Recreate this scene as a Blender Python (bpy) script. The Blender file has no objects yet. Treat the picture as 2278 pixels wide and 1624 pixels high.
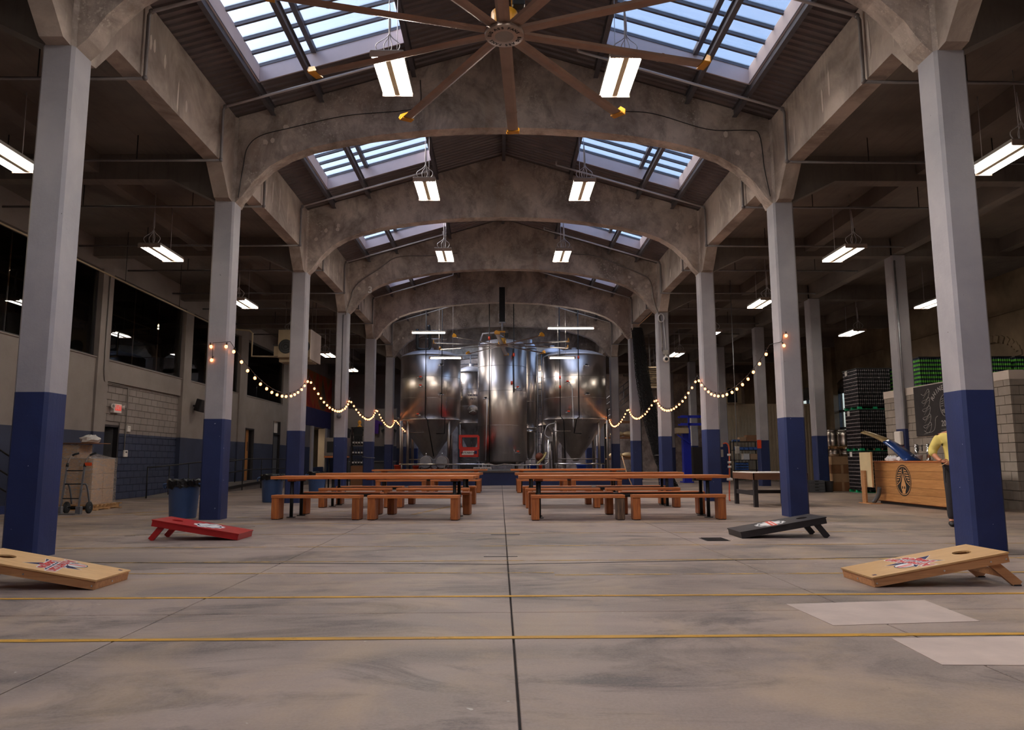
import bpy, bmesh, math, random
from mathutils import Vector, Matrix
random.seed(7)
SC = bpy.context.scene
COL = SC.collection
PI = math.pi

# ------------------------------------------------------------------ camera
cam_d = bpy.data.cameras.new('camera'); cam = bpy.data.objects.new('camera', cam_d); COL.objects.link(cam)
SC.camera = cam
_pit, _yaw, _rol = 0.1293, 0.0165, -0.0038
_fw = Vector((math.sin(_yaw)*math.cos(_pit), math.cos(_yaw)*math.cos(_pit), math.sin(_pit)))
_r0 = Vector((math.cos(_yaw), -math.sin(_yaw), 0)); _u0 = _r0.cross(_fw)
_rt = _r0*math.cos(_rol) + _u0*math.sin(_rol); _up = -_r0*math.sin(_rol) + _u0*math.cos(_rol)
cam.matrix_world = Matrix(((_rt.x, _up.x, -_fw.x, -0.1145), (_rt.y, _up.y, -_fw.y, 0.0), (_rt.z, _up.z, -_fw.z, 1.07), (0, 0, 0, 1)))
cam_d.sensor_width = 36.0; cam_d.lens = 36.0*1641.3/2278.0
cam_d.clip_start = 0.05; cam_d.clip_end = 400

# ------------------------------------------------------------------ sky, exposure
W = bpy.data.worlds.new('world'); SC.world = W; W.use_nodes = True
nt = W.node_tree; bg = nt.nodes['Background']
sky = nt.nodes.new('ShaderNodeTexSky'); sky.sky_type = 'NISHITA'; sky.sun_disc = False
sky.sun_elevation = math.radians(38); sky.sun_rotation = math.radians(-75); sky.air_density = 1.0; sky.dust_density = 4.0; sky.ozone_density = 1.0
nt.links.new(sky.outputs[0], bg.inputs[0]); bg.inputs[1].default_value = 0.36
SC.view_settings.view_transform = 'Standard'; SC.view_settings.look = 'None'
SC.view_settings.exposure = 1.7; SC.view_settings.gamma = 1.0; SC.view_settings.use_curve_mapping = False
cy = SC.cycles; cy.max_bounces = 6; cy.diffuse_bounces = 4; cy.use_adaptive_sampling = True; cy.adaptive_threshold = 0.03; cy.glossy_bounces = 3; cy.transmission_bounces = 2; cy.transparent_max_bounces = 8
cy.sample_clamp_indirect = 6.0; cy.caustics_reflective = False; cy.caustics_refractive = False
LAMP = 26.0      # strength of the fluorescent tubes

# ------------------------------------------------------------------ materials
def lin(c):
    return tuple((v/255/12.92 if v/255 <= 0.04045 else ((v/255+0.055)/1.055)**2.4) for v in c)
MATS = {}
class NT:
    def __init__(s, name):
        s.m = bpy.data.materials.new(name); s.m.use_nodes = True; s.t = s.m.node_tree
        s.b = s.t.nodes['Principled BSDF']; s.out = s.t.nodes['Material Output']; MATS[name] = s.m
    def n(s, typ, **kw):
        o = s.t.nodes.new('ShaderNode'+typ)
        for k, v in kw.items():
            if k.startswith('i_'):
                o.inputs[k[2:].replace('_', ' ')].default_value = v
            else: setattr(o, k, v)
        return o
    def l(s, a, b): s.t.links.new(a, b)
    def coord(s, kind='Object', scale=(1, 1, 1)):
        tc = s.n('TexCoord'); mp = s.n('Mapping'); mp.inputs['Scale'].default_value = scale
        s.l(tc.outputs[kind], mp.inputs['Vector']); return mp.outputs[0]
    def geo(s, scale=(1, 1, 1)):
        g = s.n('NewGeometry'); mp = s.n('Mapping'); mp.inputs['Scale'].default_value = scale
        s.l(g.outputs['Position'], mp.inputs['Vector']); return mp.outputs[0]
    def noise(s, vec, scale, detail=6, rough=0.6, dist=0.0):
        o = s.n('TexNoise'); o.inputs['Scale'].default_value = scale; o.inputs['Detail'].default_value = detail
        o.inputs['Roughness'].default_value = rough; o.inputs['Distortion'].default_value = dist
        s.l(vec, o.inputs['Vector']); return o.outputs['Fac']
    def ramp(s, fac, stops):
        o = s.n('ValToRGB'); e = o.color_ramp.elements
        while len(e) < len(stops): e.new(0.5)
        for i, (p, c) in enumerate(stops):
            e[i].position = p; e[i].color = (c, c, c, 1) if isinstance(c, (int, float)) else (*c, 1)
        s.l(fac, o.inputs[0]); return o.outputs[0]
    def mix(s, fac, a, b):
        o = s.n('Mix', data_type='RGBA')
        if isinstance(fac, (int, float)): o.inputs[0].default_value = fac
        else: s.l(fac, o.inputs[0])
        for i, v in ((6, a), (7, b)):
            if isinstance(v, tuple): o.inputs[i].default_value = (*v, 1)
            else: s.l(v, o.inputs[i])
        return o.outputs[2]
    def math(s, op, a, b=None, c=None):
        o = s.n('Math', operation=op)
        for i, v in enumerate((a, b, c)):
            if v is None: continue
            if isinstance(v, (int, float)): o.inputs[i].default_value = v
            else: s.l(v, o.inputs[i])
        return o.outputs[0]
    def color(s, c):
        if isinstance(c, tuple): s.b.inputs['Base Color'].default_value = (*c, 1)
        else: s.l(c, s.b.inputs['Base Color'])
    def rough(s, v):
        if isinstance(v, (int, float)): s.b.inputs['Roughness'].default_value = v
        else: s.l(v, s.b.inputs['Roughness'])
    def bump(s, h, strength=0.3, dist=0.01):
        o = s.n('Bump'); o.inputs['Strength'].default_value = strength; o.inputs['Distance'].default_value = dist
        s.l(h, o.inputs['Height']); s.l(o.outputs[0], s.b.inputs['Normal'])
def simple(name, c, rough=0.55, metal=0.0, var=0.12, scale=6.0, bump=0.1, spec=None):
    """plain surface with a little procedural mottling"""
    s = NT(name); c = lin(c); v = s.geo() if scale else None
    if var:
        f = s.noise(v, scale); lo = tuple(x*(1-var) for x in c); hi = tuple(min(1, x*(1+var)) for x in c)
        s.color(s.mix(s.ramp(f, [(0.3, 0.0), (0.7, 1.0)]), lo, hi))
        if bump: s.bump(s.noise(v, scale*5), bump, 0.005)
    else: s.color(c)
    s.rough(rough); s.b.inputs['Metallic'].default_value = metal
    if spec is not None: s.b.inputs['Specular IOR Level'].default_value = spec
    return s.m
def emit(name, c, strength):
    s = NT(name); s.color(lin(c)); s.b.inputs['Emission Color'].default_value = (*lin(c), 1); s.b.inputs['Emission Strength'].default_value = strength
    return s.m
def wood(name, c1, c2, axis='X', scale=1.0, rough=0.4):
    s = NT(name); sc = {'X': (0.6, 9, 9), 'Y': (9, 0.6, 9), 'Z': (9, 9, 0.6)}[axis]
    v = s.coord('Object', tuple(x*scale for x in sc)); inf = s.n('ObjectInfo')
    add = s.n('VectorMath', operation='ADD'); s.l(v, add.inputs[0])
    cmb = s.n('CombineXYZ'); r10 = s.math('MULTIPLY', inf.outputs['Random'], 40.0)
    for i in range(3): s.l(r10, cmb.inputs[i])
    s.l(cmb.outputs[0], add.inputs[1])
    f = s.noise(add.outputs[0], 3.0, 5, 0.65, 1.2)
    base = s.mix(s.ramp(f, [(0.32, 0.0), (0.68, 1.0)]), lin(c1), lin(c2))
    k = s.math('MULTIPLY_ADD', inf.outputs['Random'], 0.35, 0.82)
    hsv = s.n('HueSaturation'); s.l(base, hsv.inputs['Color']); s.l(k, hsv.inputs['Value'])
    s.color(hsv.outputs[0]); s.rough(rough); s.bump(f, 0.15, 0.004); return s.m
def make_materials():
    # ---- concrete floor: warm grey, large stains, scuffs and small dark drips
    s = NT('floor_concrete'); v = s.geo(); vs = s.geo((0.45, 1.0, 1.0))
    big = s.noise(vs, 0.55, 8, 0.62, 0.6); med = s.noise(vs, 2.3, 8, 0.7, 0.4); fine = s.noise(v, 60, 3, 0.7)
    c = s.mix(s.ramp(big, [(0.3, 0.0), (0.62, 1.0)]), lin((80, 69, 65)), lin((156, 136, 125)))
    c = s.mix(s.ramp(med, [(0.42, 0.0), (0.72, 0.55)]), c, lin((170, 150, 138)))
    dark = s.ramp(s.noise(vs, 1.1, 10, 0.72, 1.5), [(0.50, 0.0), (0.64, 0.85)])
    c = s.mix(dark, c, lin((72, 63, 62)))
    tan = s.ramp(s.noise(v, 0.9, 7, 0.65, 0.8), [(0.48, 0.0), (0.66, 0.55)])
    c = s.mix(tan, c, lin((172, 146, 118)))
    drip = s.ramp(s.noise(s.geo((1, 1.6, 1)), 6.5, 4, 0.75, 0.5), [(0.70, 0.0), (0.74, 0.75)])
    c = s.mix(drip, c, lin((58, 50, 50)))
    white = s.ramp(s.noise(v, 9.0, 2, 0.5, 0.3), [(0.765, 0.0), (0.78, 0.7)])
    c = s.mix(white, c, lin((205, 198, 190)))
    c = s.mix(s.ramp(fine, [(0.35, 0.0), (0.8, 0.25)]), c, lin((190, 172, 158)))
    s.color(c); s.rough(s.ramp(med, [(0.3, 0.42), (0.7, 0.62)])); s.bump(fine, 0.25, 0.004)
    s.b.inputs['Specular IOR Level'].default_value = 0.4
    simple('floor_joint', (52, 45, 42), 0.9, 0, 0.3, 12)
    simple('floor_patch', (184, 165, 153), 0.7, 0, 0.12, 3, 0.15)
    s = NT('stripe_yellow'); v = s.geo((1, 3, 1)); f = s.noise(v, 5.0, 8, 0.75)
    s.color(s.mix(s.ramp(s.noise(v, 1.3), [(0.35, 0.0), (0.65, 1.0)]), lin((205, 150, 35)), lin((172, 128, 50)))); s.rough(0.6)
    tr = s.n('BsdfTransparent'); mx = s.n('MixShader'); s.l(s.ramp(f, [(0.30, 0.0), (0.44, 1.0)]), mx.inputs[0])
    s.l(tr.outputs[0], mx.inputs[1]); s.l(s.b.outputs[0], mx.inputs[2]); s.l(mx.outputs[0], s.out.inputs[0])
    s = NT('stripe_faint'); v = s.geo((1, 3, 1)); f = s.noise(v, 2.6, 8, 0.75)
    s.color(lin((192, 148, 60))); s.rough(0.6)
    tr = s.n('BsdfTransparent'); mx = s.n('MixShader'); s.l(s.ramp(f, [(0.40, 0.0), (0.56, 0.9)]), mx.inputs[0])
    s.l(tr.outputs[0], mx.inputs[1]); s.l(s.b.outputs[0], mx.inputs[2]); s.l(mx.outputs[0], s.out.inputs[0])
    # ---- stained old concrete of arches and girders
    s = NT('arch_concrete'); v = s.geo(); big = s.noise(v, 0.7, 8, 0.65, 0.8); med = s.noise(s.geo((1, 1, 0.7)), 2.2, 9, 0.72, 0.5)
    c = s.mix(s.ramp(big, [(0.33, 0.0), (0.64, 1.0)]), lin((134, 120, 113)), lin((208, 192, 181)))
    c = s.mix(s.ramp(med, [(0.45, 0.0), (0.7, 0.7)]), c, lin((82, 72, 68)))
    fl = s.math('MULTIPLY', s.ramp(s.noise(v, 16, 3, 0.8), [(0.57, 0.0), (0.61, 1.0)]), s.ramp(s.noise(v, 0.9, 4, 0.6), [(0.48, 0.0), (0.60, 1.0)]))
    c = s.mix(s.math('MULTIPLY', fl, 0.75), c, lin((205, 192, 180)))
    c = s.mix(s.ramp(s.noise(s.geo((1, 1, 0.25)), 1.7, 5, 0.6), [(0.58, 0.0), (0.72, 0.4)]), c, lin((150, 118, 96)))
    s.color(c); s.rough(0.9); s.bump(s.noise(v, 24, 5, 0.7), 0.35, 0.01)
    s = NT('girder_concrete'); v = s.geo(); big = s.noise(v, 0.8, 8, 0.65, 0.8)
    c = s.mix(s.ramp(big, [(0.33, 0.0), (0.64, 1.0)]), lin((128, 114, 107)), lin((190, 174, 163)))
    st = s.ramp(s.noise(s.geo((6, 9, 0.45)), 1.6, 6, 0.75), [(0.55, 0.0), (0.62, 1.0)])
    st = s.math('MULTIPLY', st, s.ramp(s.noise(v, 0.8, 3, 0.5), [(0.48, 0.0), (0.62, 1.0)]))
    c = s.mix(s.math('MULTIPLY', st, 0.8), c, lin((200, 186, 172)))
    s.color(c); s.rough(0.9); s.bump(s.noise(v, 24, 5, 0.7), 0.35, 0.01)
    s = NT('aisle_concrete'); v = s.geo(); f = s.noise(s.geo((6, 0.3, 1)), 2.2, 5, 0.6)
    c = s.mix(s.ramp(s.noise(v, 0.6, 6), [(0.3, 0.0), (0.7, 1.0)]), lin((92, 84, 79)), lin((126, 116, 108)))
    s.color(s.mix(s.ramp(f, [(0.5, 0.0), (0.75, 0.3)]), c, lin((70, 62, 58)))); s.rough(0.92); s.bump(f, 0.3, 0.01)
    # ---- painted columns
    def paint(name, c, c2, chip):
        s = NT(name); v = s.geo(); f = s.noise(v, 1.3, 6, 0.6, 0.4)
        c0 = s.mix(s.ramp(f, [(0.3, 0.0), (0.7, 1.0)]), lin(c), lin(c2))
        ch = s.ramp(s.noise(v, 17, 2, 0.6), [(0.755, 0.0), (0.765, 1.0)])
        s.color(s.mix(s.math('MULTIPLY', ch, 0.85), c0, lin(chip))); s.rough(0.5)
        bp = s.math('ADD', s.noise(v, 30, 4, 0.7), s.math('MULTIPLY', s.noise(s.geo((14, 14, 0.3)), 1.0, 3), 0.8)); s.bump(bp, 0.3, 0.008)
    paint('paint_grey', (146, 142, 148), (166, 160, 164), (70, 64, 62))
    paint('paint_navy', (28, 38, 78), (36, 50, 98), (214, 214, 222))
    # wall paint: grey above, navy below the painted line
    s = NT('wall_paint'); g = s.n('NewGeometry'); sp = s.n('SeparateXYZ'); s.l(g.outputs['Position'], sp.inputs[0]); v = s.geo()
    up = s.mix(s.ramp(s.noise(v, 0.9, 6), [(0.3, 0.0), (0.7, 1.0)]), lin((126, 115, 110)), lin((146, 134, 128)))
    lo = s.mix(s.ramp(s.noise(v, 0.9, 6), [(0.3, 0.0), (0.7, 1.0)]), lin((44, 48, 68)), lin((54, 60, 84)))
    s.color(s.mix(s.math('GREATER_THAN', sp.outputs[2], 1.91), lo, up)); s.rough(0.7); s.bump(s.noise(v, 18, 5, 0.7), 0.25, 0.01)
    simple('wall_old', (104, 86, 66), 0.9, 0, 0.45, 0.8, 0.3)
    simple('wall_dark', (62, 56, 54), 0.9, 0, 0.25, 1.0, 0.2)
    simple('block_tan', (150, 138, 128), 0.85, 0, 0.16, 3.0, 0.35)
    simple('mortar', (112, 103, 96), 0.9, 0, 0.1, 6)
    simple('cap_white', (205, 190, 180), 0.7, 0, 0.06, 3)
    simple('deck_metal', (112, 103, 103), 0.45, 0.5, 0.2, 1.2, 0.0)
    simple('purlin_steel', (92, 90, 96), 0.5, 0.3, 0.15, 4, 0.0)
    simple('curb_white', (205, 192, 194), 0.6, 0, 0.06, 2, 0.0)
    s = NT('glass'); s.t.nodes.remove(s.b); tr = s.n('BsdfTransparent'); gl = s.n('BsdfGlossy'); mx = s.n('MixShader'); fr = s.n('LayerWeight')
    tr.inputs[0].default_value = (0.93, 0.95, 0.97, 1); gl.inputs['Roughness'].default_value = 0.02; fr.inputs['Blend'].default_value = 0.25
    s.l(s.math('MULTIPLY', fr.outputs['Fresnel'], 0.8), mx.inputs[0]); s.l(tr.outputs[0], mx.inputs[1]); s.l(gl.outputs[0], mx.inputs[2]); s.l(mx.outputs[0], s.out.inputs[0])
    s = NT('window_glass'); s.t.nodes.remove(s.b); tr = s.n('BsdfTransparent'); gl = s.n('BsdfGlossy'); mx = s.n('MixShader'); fr = s.n('LayerWeight')
    tr.inputs[0].default_value = (0.8, 0.8, 0.78, 1); gl.inputs['Roughness'].default_value = 0.01; fr.inputs['Blend'].default_value = 0.3
    s.l(fr.outputs['Fresnel'], mx.inputs[0]); s.l(tr.outputs[0], mx.inputs[1]); s.l(gl.outputs[0], mx.inputs[2]); s.l(mx.outputs[0], s.out.inputs[0])
    # plastic stretch wrap
    s = NT('stretch_wrap'); s.color(lin((225, 215, 208))); s.rough(0.18); v = s.geo((2, 2, 6)); f = s.noise(v, 3.5, 6, 0.7, 1.2); s.bump(f, 0.9, 0.03)
    tr = s.n('BsdfTransparent'); mx = s.n('MixShader'); s.l(s.ramp(f, [(0.35, 0.12), (0.75, 0.55)]), mx.inputs[0])
    s.l(tr.outputs[0], mx.inputs[1]); s.l(s.b.outputs[0], mx.inputs[2]); s.l(mx.outputs[0], s.out.inputs[0])
    # stainless steel
    s = NT('stainless'); s.color(s.mix(s.ramp(s.noise(s.geo((1, 1, 0.06)), 2.6, 5, 0.6), [(0.3, 0.0), (0.7, 1.0)]), lin((196, 184, 176)), lin((226, 216, 208))))
    s.b.inputs['Metallic'].default_value = 1.0; s.rough(s.ramp(s.noise(s.geo((3, 3, 0.1)), 1.5, 4), [(0.3, 0.27), (0.7, 0.38)]))
    simple('dome_skylit', (196, 196, 204), 0.45, 0.4, 0.08, 2, 0.0)  # pale blue skylight reflection put into the dome colour
    simple('stainless_dull', (165, 156, 150), 0.38, 1.0, 0.15, 2, 0.0)
    simple('chrome', (210, 208, 206), 0.16, 1.0, 0.0, 0, 0.0)
    simple('galvanised', (150, 150, 154), 0.42, 0.8, 0.15, 5, 0.0)
    simple('pipe_grey', (118, 112, 112), 0.5, 0.3, 0.15, 5, 0.0)
    simple('pipe_white', (205, 202, 205), 0.35, 0.2, 0.06, 5, 0.0)
    simple('conduit', (132, 124, 120), 0.45, 0.5, 0.1, 5, 0.0)
    simple('black_iron', (34, 32, 32), 0.5, 0.4, 0.2, 8, 0.1)
    simple('black_plastic', (26, 26, 28), 0.45, 0, 0.15, 8, 0.05)
    simple('black_paint', (38, 34, 36), 0.45, 0, 0.2, 5, 0.1)
    simple('rubber', (24, 24, 25), 0.8, 0, 0.15, 8, 0.1)
    simple('fan_blade', (148, 128, 116), 0.32, 0.75, 0.18, 2.5, 0.05)
    simple('fan_hub', (178, 158, 146), 0.35, 0.4, 0.1, 3, 0.0)
    simple('fan_yellow', (214, 148, 28), 0.45, 0, 0.1, 6)
    simple('print_black', (24, 22, 22), 0.6, 0, 0, 0)
    simple('print_white', (222, 218, 214), 0.6, 0, 0, 0)
    simple('print_red', (196, 46, 40), 0.6, 0, 0, 0)
    simple('print_navy', (26, 30, 74), 0.6, 0, 0, 0)
    simple('print_coral', (226, 92, 70), 0.6, 0, 0, 0)
    simple('chalk', (176, 170, 166), 0.9, 0, 0.15, 30, 0.0)
    simple('chalkboard', (52, 47, 48), 0.85, 0, 0.2, 3)
    wood('table_wood', (184, 98, 50), (218, 138, 78), 'X')
    wood('bench_wood', (176, 92, 48), (214, 134, 76), 'X')
    wood('bench_leg_wood', (140, 72, 40), (196, 118, 62), 'Z')
    wood('bench_leg_worn', (52, 34, 28), (150, 120, 96), 'Z')
    wood('pine', (206, 158, 104), (224, 180, 124), 'X', 0.8, 0.42)
    wood('pine_edge', (178, 122, 80), (206, 152, 104), 'X', 1.0, 0.45)
    wood('bar_wood', (172, 116, 66), (208, 152, 96), 'Y', 0.9, 0.4)
    wood('pallet_wood', (170, 128, 84), (196, 154, 106), 'X', 1.0, 0.7)
    wood('door_wood', (176, 112, 54), (200, 136, 72), 'Z', 0.8, 0.4)
    wood('barrel_wood', (176, 124, 72), (206, 154, 98), 'Z', 1.0, 0.5)
    wood('stave_wood', (84, 60, 44), (112, 82, 58), 'Y', 1.0, 0.6)
    simple('red_paint', (178, 36, 36), 0.35, 0, 0.08, 4, 0.05)
    simple('lift_red', (206, 48, 34), 0.4, 0, 0.08, 4)
    simple('can_blue', (62, 88, 134), 0.42, 0, 0.1, 4, 0.05)
    simple('bag_black', (22, 21, 23), 0.22, 0, 0.3, 14, 0.8)
    simple('cardboard', (186, 148, 112), 0.8, 0, 0.1, 3, 0.1)
    simple('cardboard_dark', (150, 104, 70), 0.8, 0, 0.1, 3, 0.1)
    simple('carton_white', (214, 208, 202), 0.7, 0, 0.06, 3)
    simple('orange_label', (240, 88, 40), 0.6, 0, 0, 0)
    simple('sign_white', (226, 216, 208), 0.5, 0, 0.03, 4)
    simple('bright_blue', (24, 40, 178), 0.4, 0, 0.1, 3)
    simple('bin_blue', (70, 104, 168), 0.5, 0, 0.1, 6)
    simple('bucket_orange', (226, 72, 36), 0.45, 0, 0.06, 5)
    simple('bucket_blue', (24, 70, 190), 0.45, 0, 0.06, 5)
    simple('grey_plastic', (86, 86, 90), 0.5, 0, 0.1, 5)
    simple('grey_metal', (150, 144, 138), 0.5, 0.2, 0.1, 4)
    simple('beige_metal', (168, 148, 120), 0.55, 0.1, 0.1, 4)
    simple('beige_wall', (190, 172, 146), 0.8, 0, 0.1, 2)
    simple('pallet_green', (30, 160, 106), 0.5, 0, 0.1, 6)
    simple('mural_band', (60, 52, 92), 0.7, 0, 0.15, 2)
    s = NT('mural'); v = s.geo((1, 0.28, 0.22)); f = s.noise(v, 2.2, 4, 0.6, 1.0)
    s.color(s.ramp(f, [(0.28, lin((70, 64, 58))), (0.42, lin((150, 98, 40))), (0.52, lin((196, 78, 28))), (0.62, lin((172, 38, 26))), (0.75, lin((70, 30, 30)))])); s.rough(0.7)
    simple('office_wall', (190, 132, 66), 0.8, 0, 0.06, 2)
    simple('skin', (186, 122, 92), 0.5, 0, 0.08, 12, 0.05)
    simple('shirt_yellow', (222, 200, 112), 0.85, 0, 0.08, 12, 0.3)
    simple('jeans_dark', (48, 44, 48), 0.9, 0, 0.15, 20, 0.2)
    simple('hair_brown', (66, 44, 30), 0.7, 0, 0.25, 30, 0.4)
    simple('net_black', (30, 28, 28), 0.9, 0, 0.2, 10, 0.0)
    simple('shirt_purple', (84, 44, 140), 0.9, 0, 0.1, 8)
    simple('bulb_cap', (40, 30, 26), 0.6, 0, 0, 0)
    simple('ice_white', (226, 224, 228), 0.5, 0, 0.05, 10)
    simple('lid_blue', (38, 66, 128), 0.18, 0.2, 0.2, 3)
    simple('lid_gold', (150, 126, 84), 0.3, 0.5, 0.2, 6)
    simple('cord_orange', (224, 92, 56), 0.5, 0, 0, 0)
    simple('hose_tan', (170, 150, 96), 0.5, 0, 0.1, 5)
    simple('rope', (212, 170, 130), 0.8, 0, 0.1, 8)
    simple('can_dark', (46, 42, 46), 0.3, 0.7, 0.1, 9, 0.0)
    simple('can_band', (150, 140, 140), 0.35, 0.6, 0.05, 9, 0.0)
    simple('can_navy', (34, 40, 70), 0.3, 0.5, 0.1, 9, 0.0)
    simple('can_green', (96, 184, 56), 0.35, 0.2, 0.1, 9, 0.0)
    simple('can_orange', (220, 140, 50), 0.35, 0.2, 0.1, 9, 0.0)
    simple('stave_red', (96, 36, 34), 0.5, 0.2, 0.15, 6)
    simple('stripe_warn', (170, 140, 60), 0.6, 0, 0.5, 9)
    simple('rust', (122, 66, 44), 0.7, 0.2, 0.2, 6)
    simple('emblem_tan', (206, 152, 100), 0.5, 0, 0.08, 6)
    simple('cream_board', (212, 190, 150), 0.6, 0, 0.06, 4)
    simple('lip', (160, 84, 72), 0.5, 0, 0, 0)
    wood('walnut', (84, 54, 38), (120, 82, 58), 'X', 1.0, 0.4)
    simple('paper', (228, 224, 220), 0.8, 0, 0, 0)
    emit('tube', (255, 248, 236), LAMP)
    emit('tube_aisle', (255, 248, 236), LAMP*0.42)
    emit('tube_strip', (255, 248, 236), LAMP*0.42)
    emit('tube_room', (255, 232, 186), LAMP*0.8)
    emit('bulb', (255, 150, 84), 2.6)
    emit('exit_red', (214, 48, 36), 0.25)
    emit('red_led', (255, 60, 40), 4.0)
make_materials()
def mt(n): return MATS[n]
# ------------------------------------------------------------------ mesh helpers
class MB:
    """collects shapes in world (or local) coordinates; o is the origin subtracted when built"""
    def __init__(s, o=(0, 0, 0)): s.v = []; s.f = []; s.sm = []; s.o = Vector(o)
    def add(s, vs, fs, smooth=False):
        k = len(s.v); s.v += [Vector(v) for v in vs]
        for f in fs: s.f.append(tuple(i+k for i in f)); s.sm.append(smooth)
        return s
    def box(s, a, b, ch=0.0):
        x0, y0, z0 = (min(a[i], b[i]) for i in range(3)); x1, y1, z1 = (max(a[i], b[i]) for i in range(3))
        if ch <= 0:
            return s.add([(x0, y0, z0), (x1, y0, z0), (x1, y1, z0), (x0, y1, z0), (x0, y0, z1), (x1, y0, z1), (x1, y1, z1), (x0, y1, z1)],
                         [(0, 3, 2, 1), (4, 5, 6, 7), (0, 1, 5, 4), (1, 2, 6, 5), (2, 3, 7, 6), (3, 0, 4, 7)])
        c = min(ch, (x1-x0)*.45, (y1-y0)*.45, (z1-z0)*.45); vs = []; idx = {}
        for i, X in enumerate((x0, x1)):
            for j, Y in enumerate((y0, y1)):
                for k, Z in enumerate((z0, z1)):
                    dx = c if i == 0 else -c; dy = c if j == 0 else -c; dz = c if k == 0 else -c
                    idx[i, j, k] = len(vs); vs += [(X, Y+dy, Z+dz), (X+dx, Y, Z+dz), (X+dx, Y+dy, Z)]
        I = lambda i, j, k, a: idx[i, j, k]+a
        fs = []
        for i in (0, 1):
            q = [I(i, 0, 0, 0), I(i, 0, 1, 0), I(i, 1, 1, 0), I(i, 1, 0, 0)]; fs.append(q if i == 0 else q[::-1])
            q = [I(0, i, 0, 1), I(1, i, 0, 1), I(1, i, 1, 1), I(0, i, 1, 1)]; fs.append(q if i == 0 else q[::-1])
            q = [I(0, 0, i, 2), I(0, 1, i, 2), I(1, 1, i, 2), I(1, 0, i, 2)]; fs.append(q if i == 0 else q[::-1])
        for j in (0, 1):
            for k in (0, 1):
                fs.append([I(0, j, k, 1), I(1, j, k, 1), I(1, j, k, 2), I(0, j, k, 2)])
                fs.append([I(j, 0, k, 0), I(j, 1, k, 0), I(j, 1, k, 2), I(j, 0, k, 2)])
                fs.append([I(j, k, 0, 0), I(j, k, 1, 0), I(j, k, 1, 1), I(j, k, 0, 1)])
        for i in (0, 1):
            for j in (0, 1):
                for k in (0, 1): fs.append([I(i, j, k, 0), I(i, j, k, 1), I(i, j, k, 2)])
        return s.add(vs, fs)
    def prism(s, poly, axis, a, b):
        """poly: 2d points; axis 'X': (y,z), 'Y': (x,z), 'Z': (x,y); extruded from a to b"""
        P = {'X': lambda p, t: (t, p[0], p[1]), 'Y': lambda p, t: (p[0], t, p[1]), 'Z': lambda p, t: (p[0], p[1], t)}[axis]
        n = len(poly); vs = [P(p, a) for p in poly]+[P(p, b) for p in poly]
        return s.add(vs, [tuple(range(n))[::-1], tuple(range(n, 2*n))]+[(i, (i+1) % n, n+(i+1) % n, n+i) for i in range(n)])
    def cyl(s, p0, p1, r0, r1=None, n=12, caps=True):
        p0, p1 = Vector(p0), Vector(p1); r1 = r0 if r1 is None else r1; d = (p1-p0).normalized()
        a = d.orthogonal().normalized() if abs(d.z) < 0.999 else Vector((1, 0, 0)); b = d.cross(a)
        vs = []
        for P, r in ((p0, r0), (p1, r1)):
            for i in range(n):
                t = 2*PI*i/n; vs.append(P+a*math.cos(t)*r+b*math.sin(t)*r)
        s.add(vs, [(i, (i+1) % n, n+(i+1) % n, n+i) for i in range(n)], True)
        if caps: s.add(vs, [tuple(range(n))[::-1], tuple(range(n, 2*n))])
        return s
    def tube(s, pts, r, n=8, closed=False):
        pts = [Vector(p) for p in pts]; N = len(pts); rings = []; a = None
        for i, p in enumerate(pts):
            d = (pts[min(i+1, N-1)]-pts[max(i-1, 0)]) if not closed else (pts[(i+1) % N]-pts[i-1])
            d.normalize()
            if a is None: a = d.orthogonal().normalized()
            else:
                a = a-d*a.dot(d); a = a.normalized() if a.length > 1e-6 else d.orthogonal().normalized()
            b = d.cross(a); rr = r[i] if isinstance(r, (list, tuple)) else r
            rings.append([p+a*math.cos(2*PI*k/n)*rr+b*math.sin(2*PI*k/n)*rr for k in range(n)])
        vs = [v for R in rings for v in R]; fs = []
        for i in range(N if closed else N-1):
            j = (i+1) % N
            for k in range(n): fs.append((i*n+k, i*n+(k+1) % n, j*n+(k+1) % n, j*n+k))
        s.add(vs, fs, True)
        if not closed: s.add(rings[0], [tuple(range(n))[::-1]]); s.add(rings[-1], [tuple(range(n))])
        return s
    def lathe(s, c, prof, n=32, axis='Z', smooth=True):
        """prof: (r, h) pairs along the axis"""
        c = Vector(c); vs = []; fs = []; m = len(prof)
        for (r, h) in prof:
            for k in range(n):
                t = 2*PI*k/n; x, y = math.cos(t)*r, math.sin(t)*r
                vs.append(c+Vector({'Z': (x, y, h), 'Y': (x, h, y), 'X': (h, x, y)}[axis]))
        for i in range(m-1):
            for k in range(n): fs.append((i*n+k, i*n+(k+1) % n, (i+1)*n+(k+1) % n, (i+1)*n+k))
        s.add(vs, fs, smooth)
        if prof[0][0] > 1e-4: s.add(vs[:n], [tuple(range(n))[::-1]])
        if prof[-1][0] > 1e-4: s.add(vs[-n:], [tuple(range(n))])
        return s
    def sphere(s, c, r, n=10, m=6, sc=(1, 1, 1)):
        c = Vector(c); prof = []
        vs = []; fs = []
        for i in range(m+1):
            t = PI*i/m
            for k in range(n):
                a = 2*PI*k/n; vs.append(c+Vector((math.sin(t)*math.cos(a)*r*sc[0], math.sin(t)*math.sin(a)*r*sc[1], -math.cos(t)*r*sc[2])))
        for i in range(m):
            for k in range(n): fs.append((i*n+k, i*n+(k+1) % n, (i+1)*n+(k+1) % n, (i+1)*n+k))
        return s.add(vs, fs, True)
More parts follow.
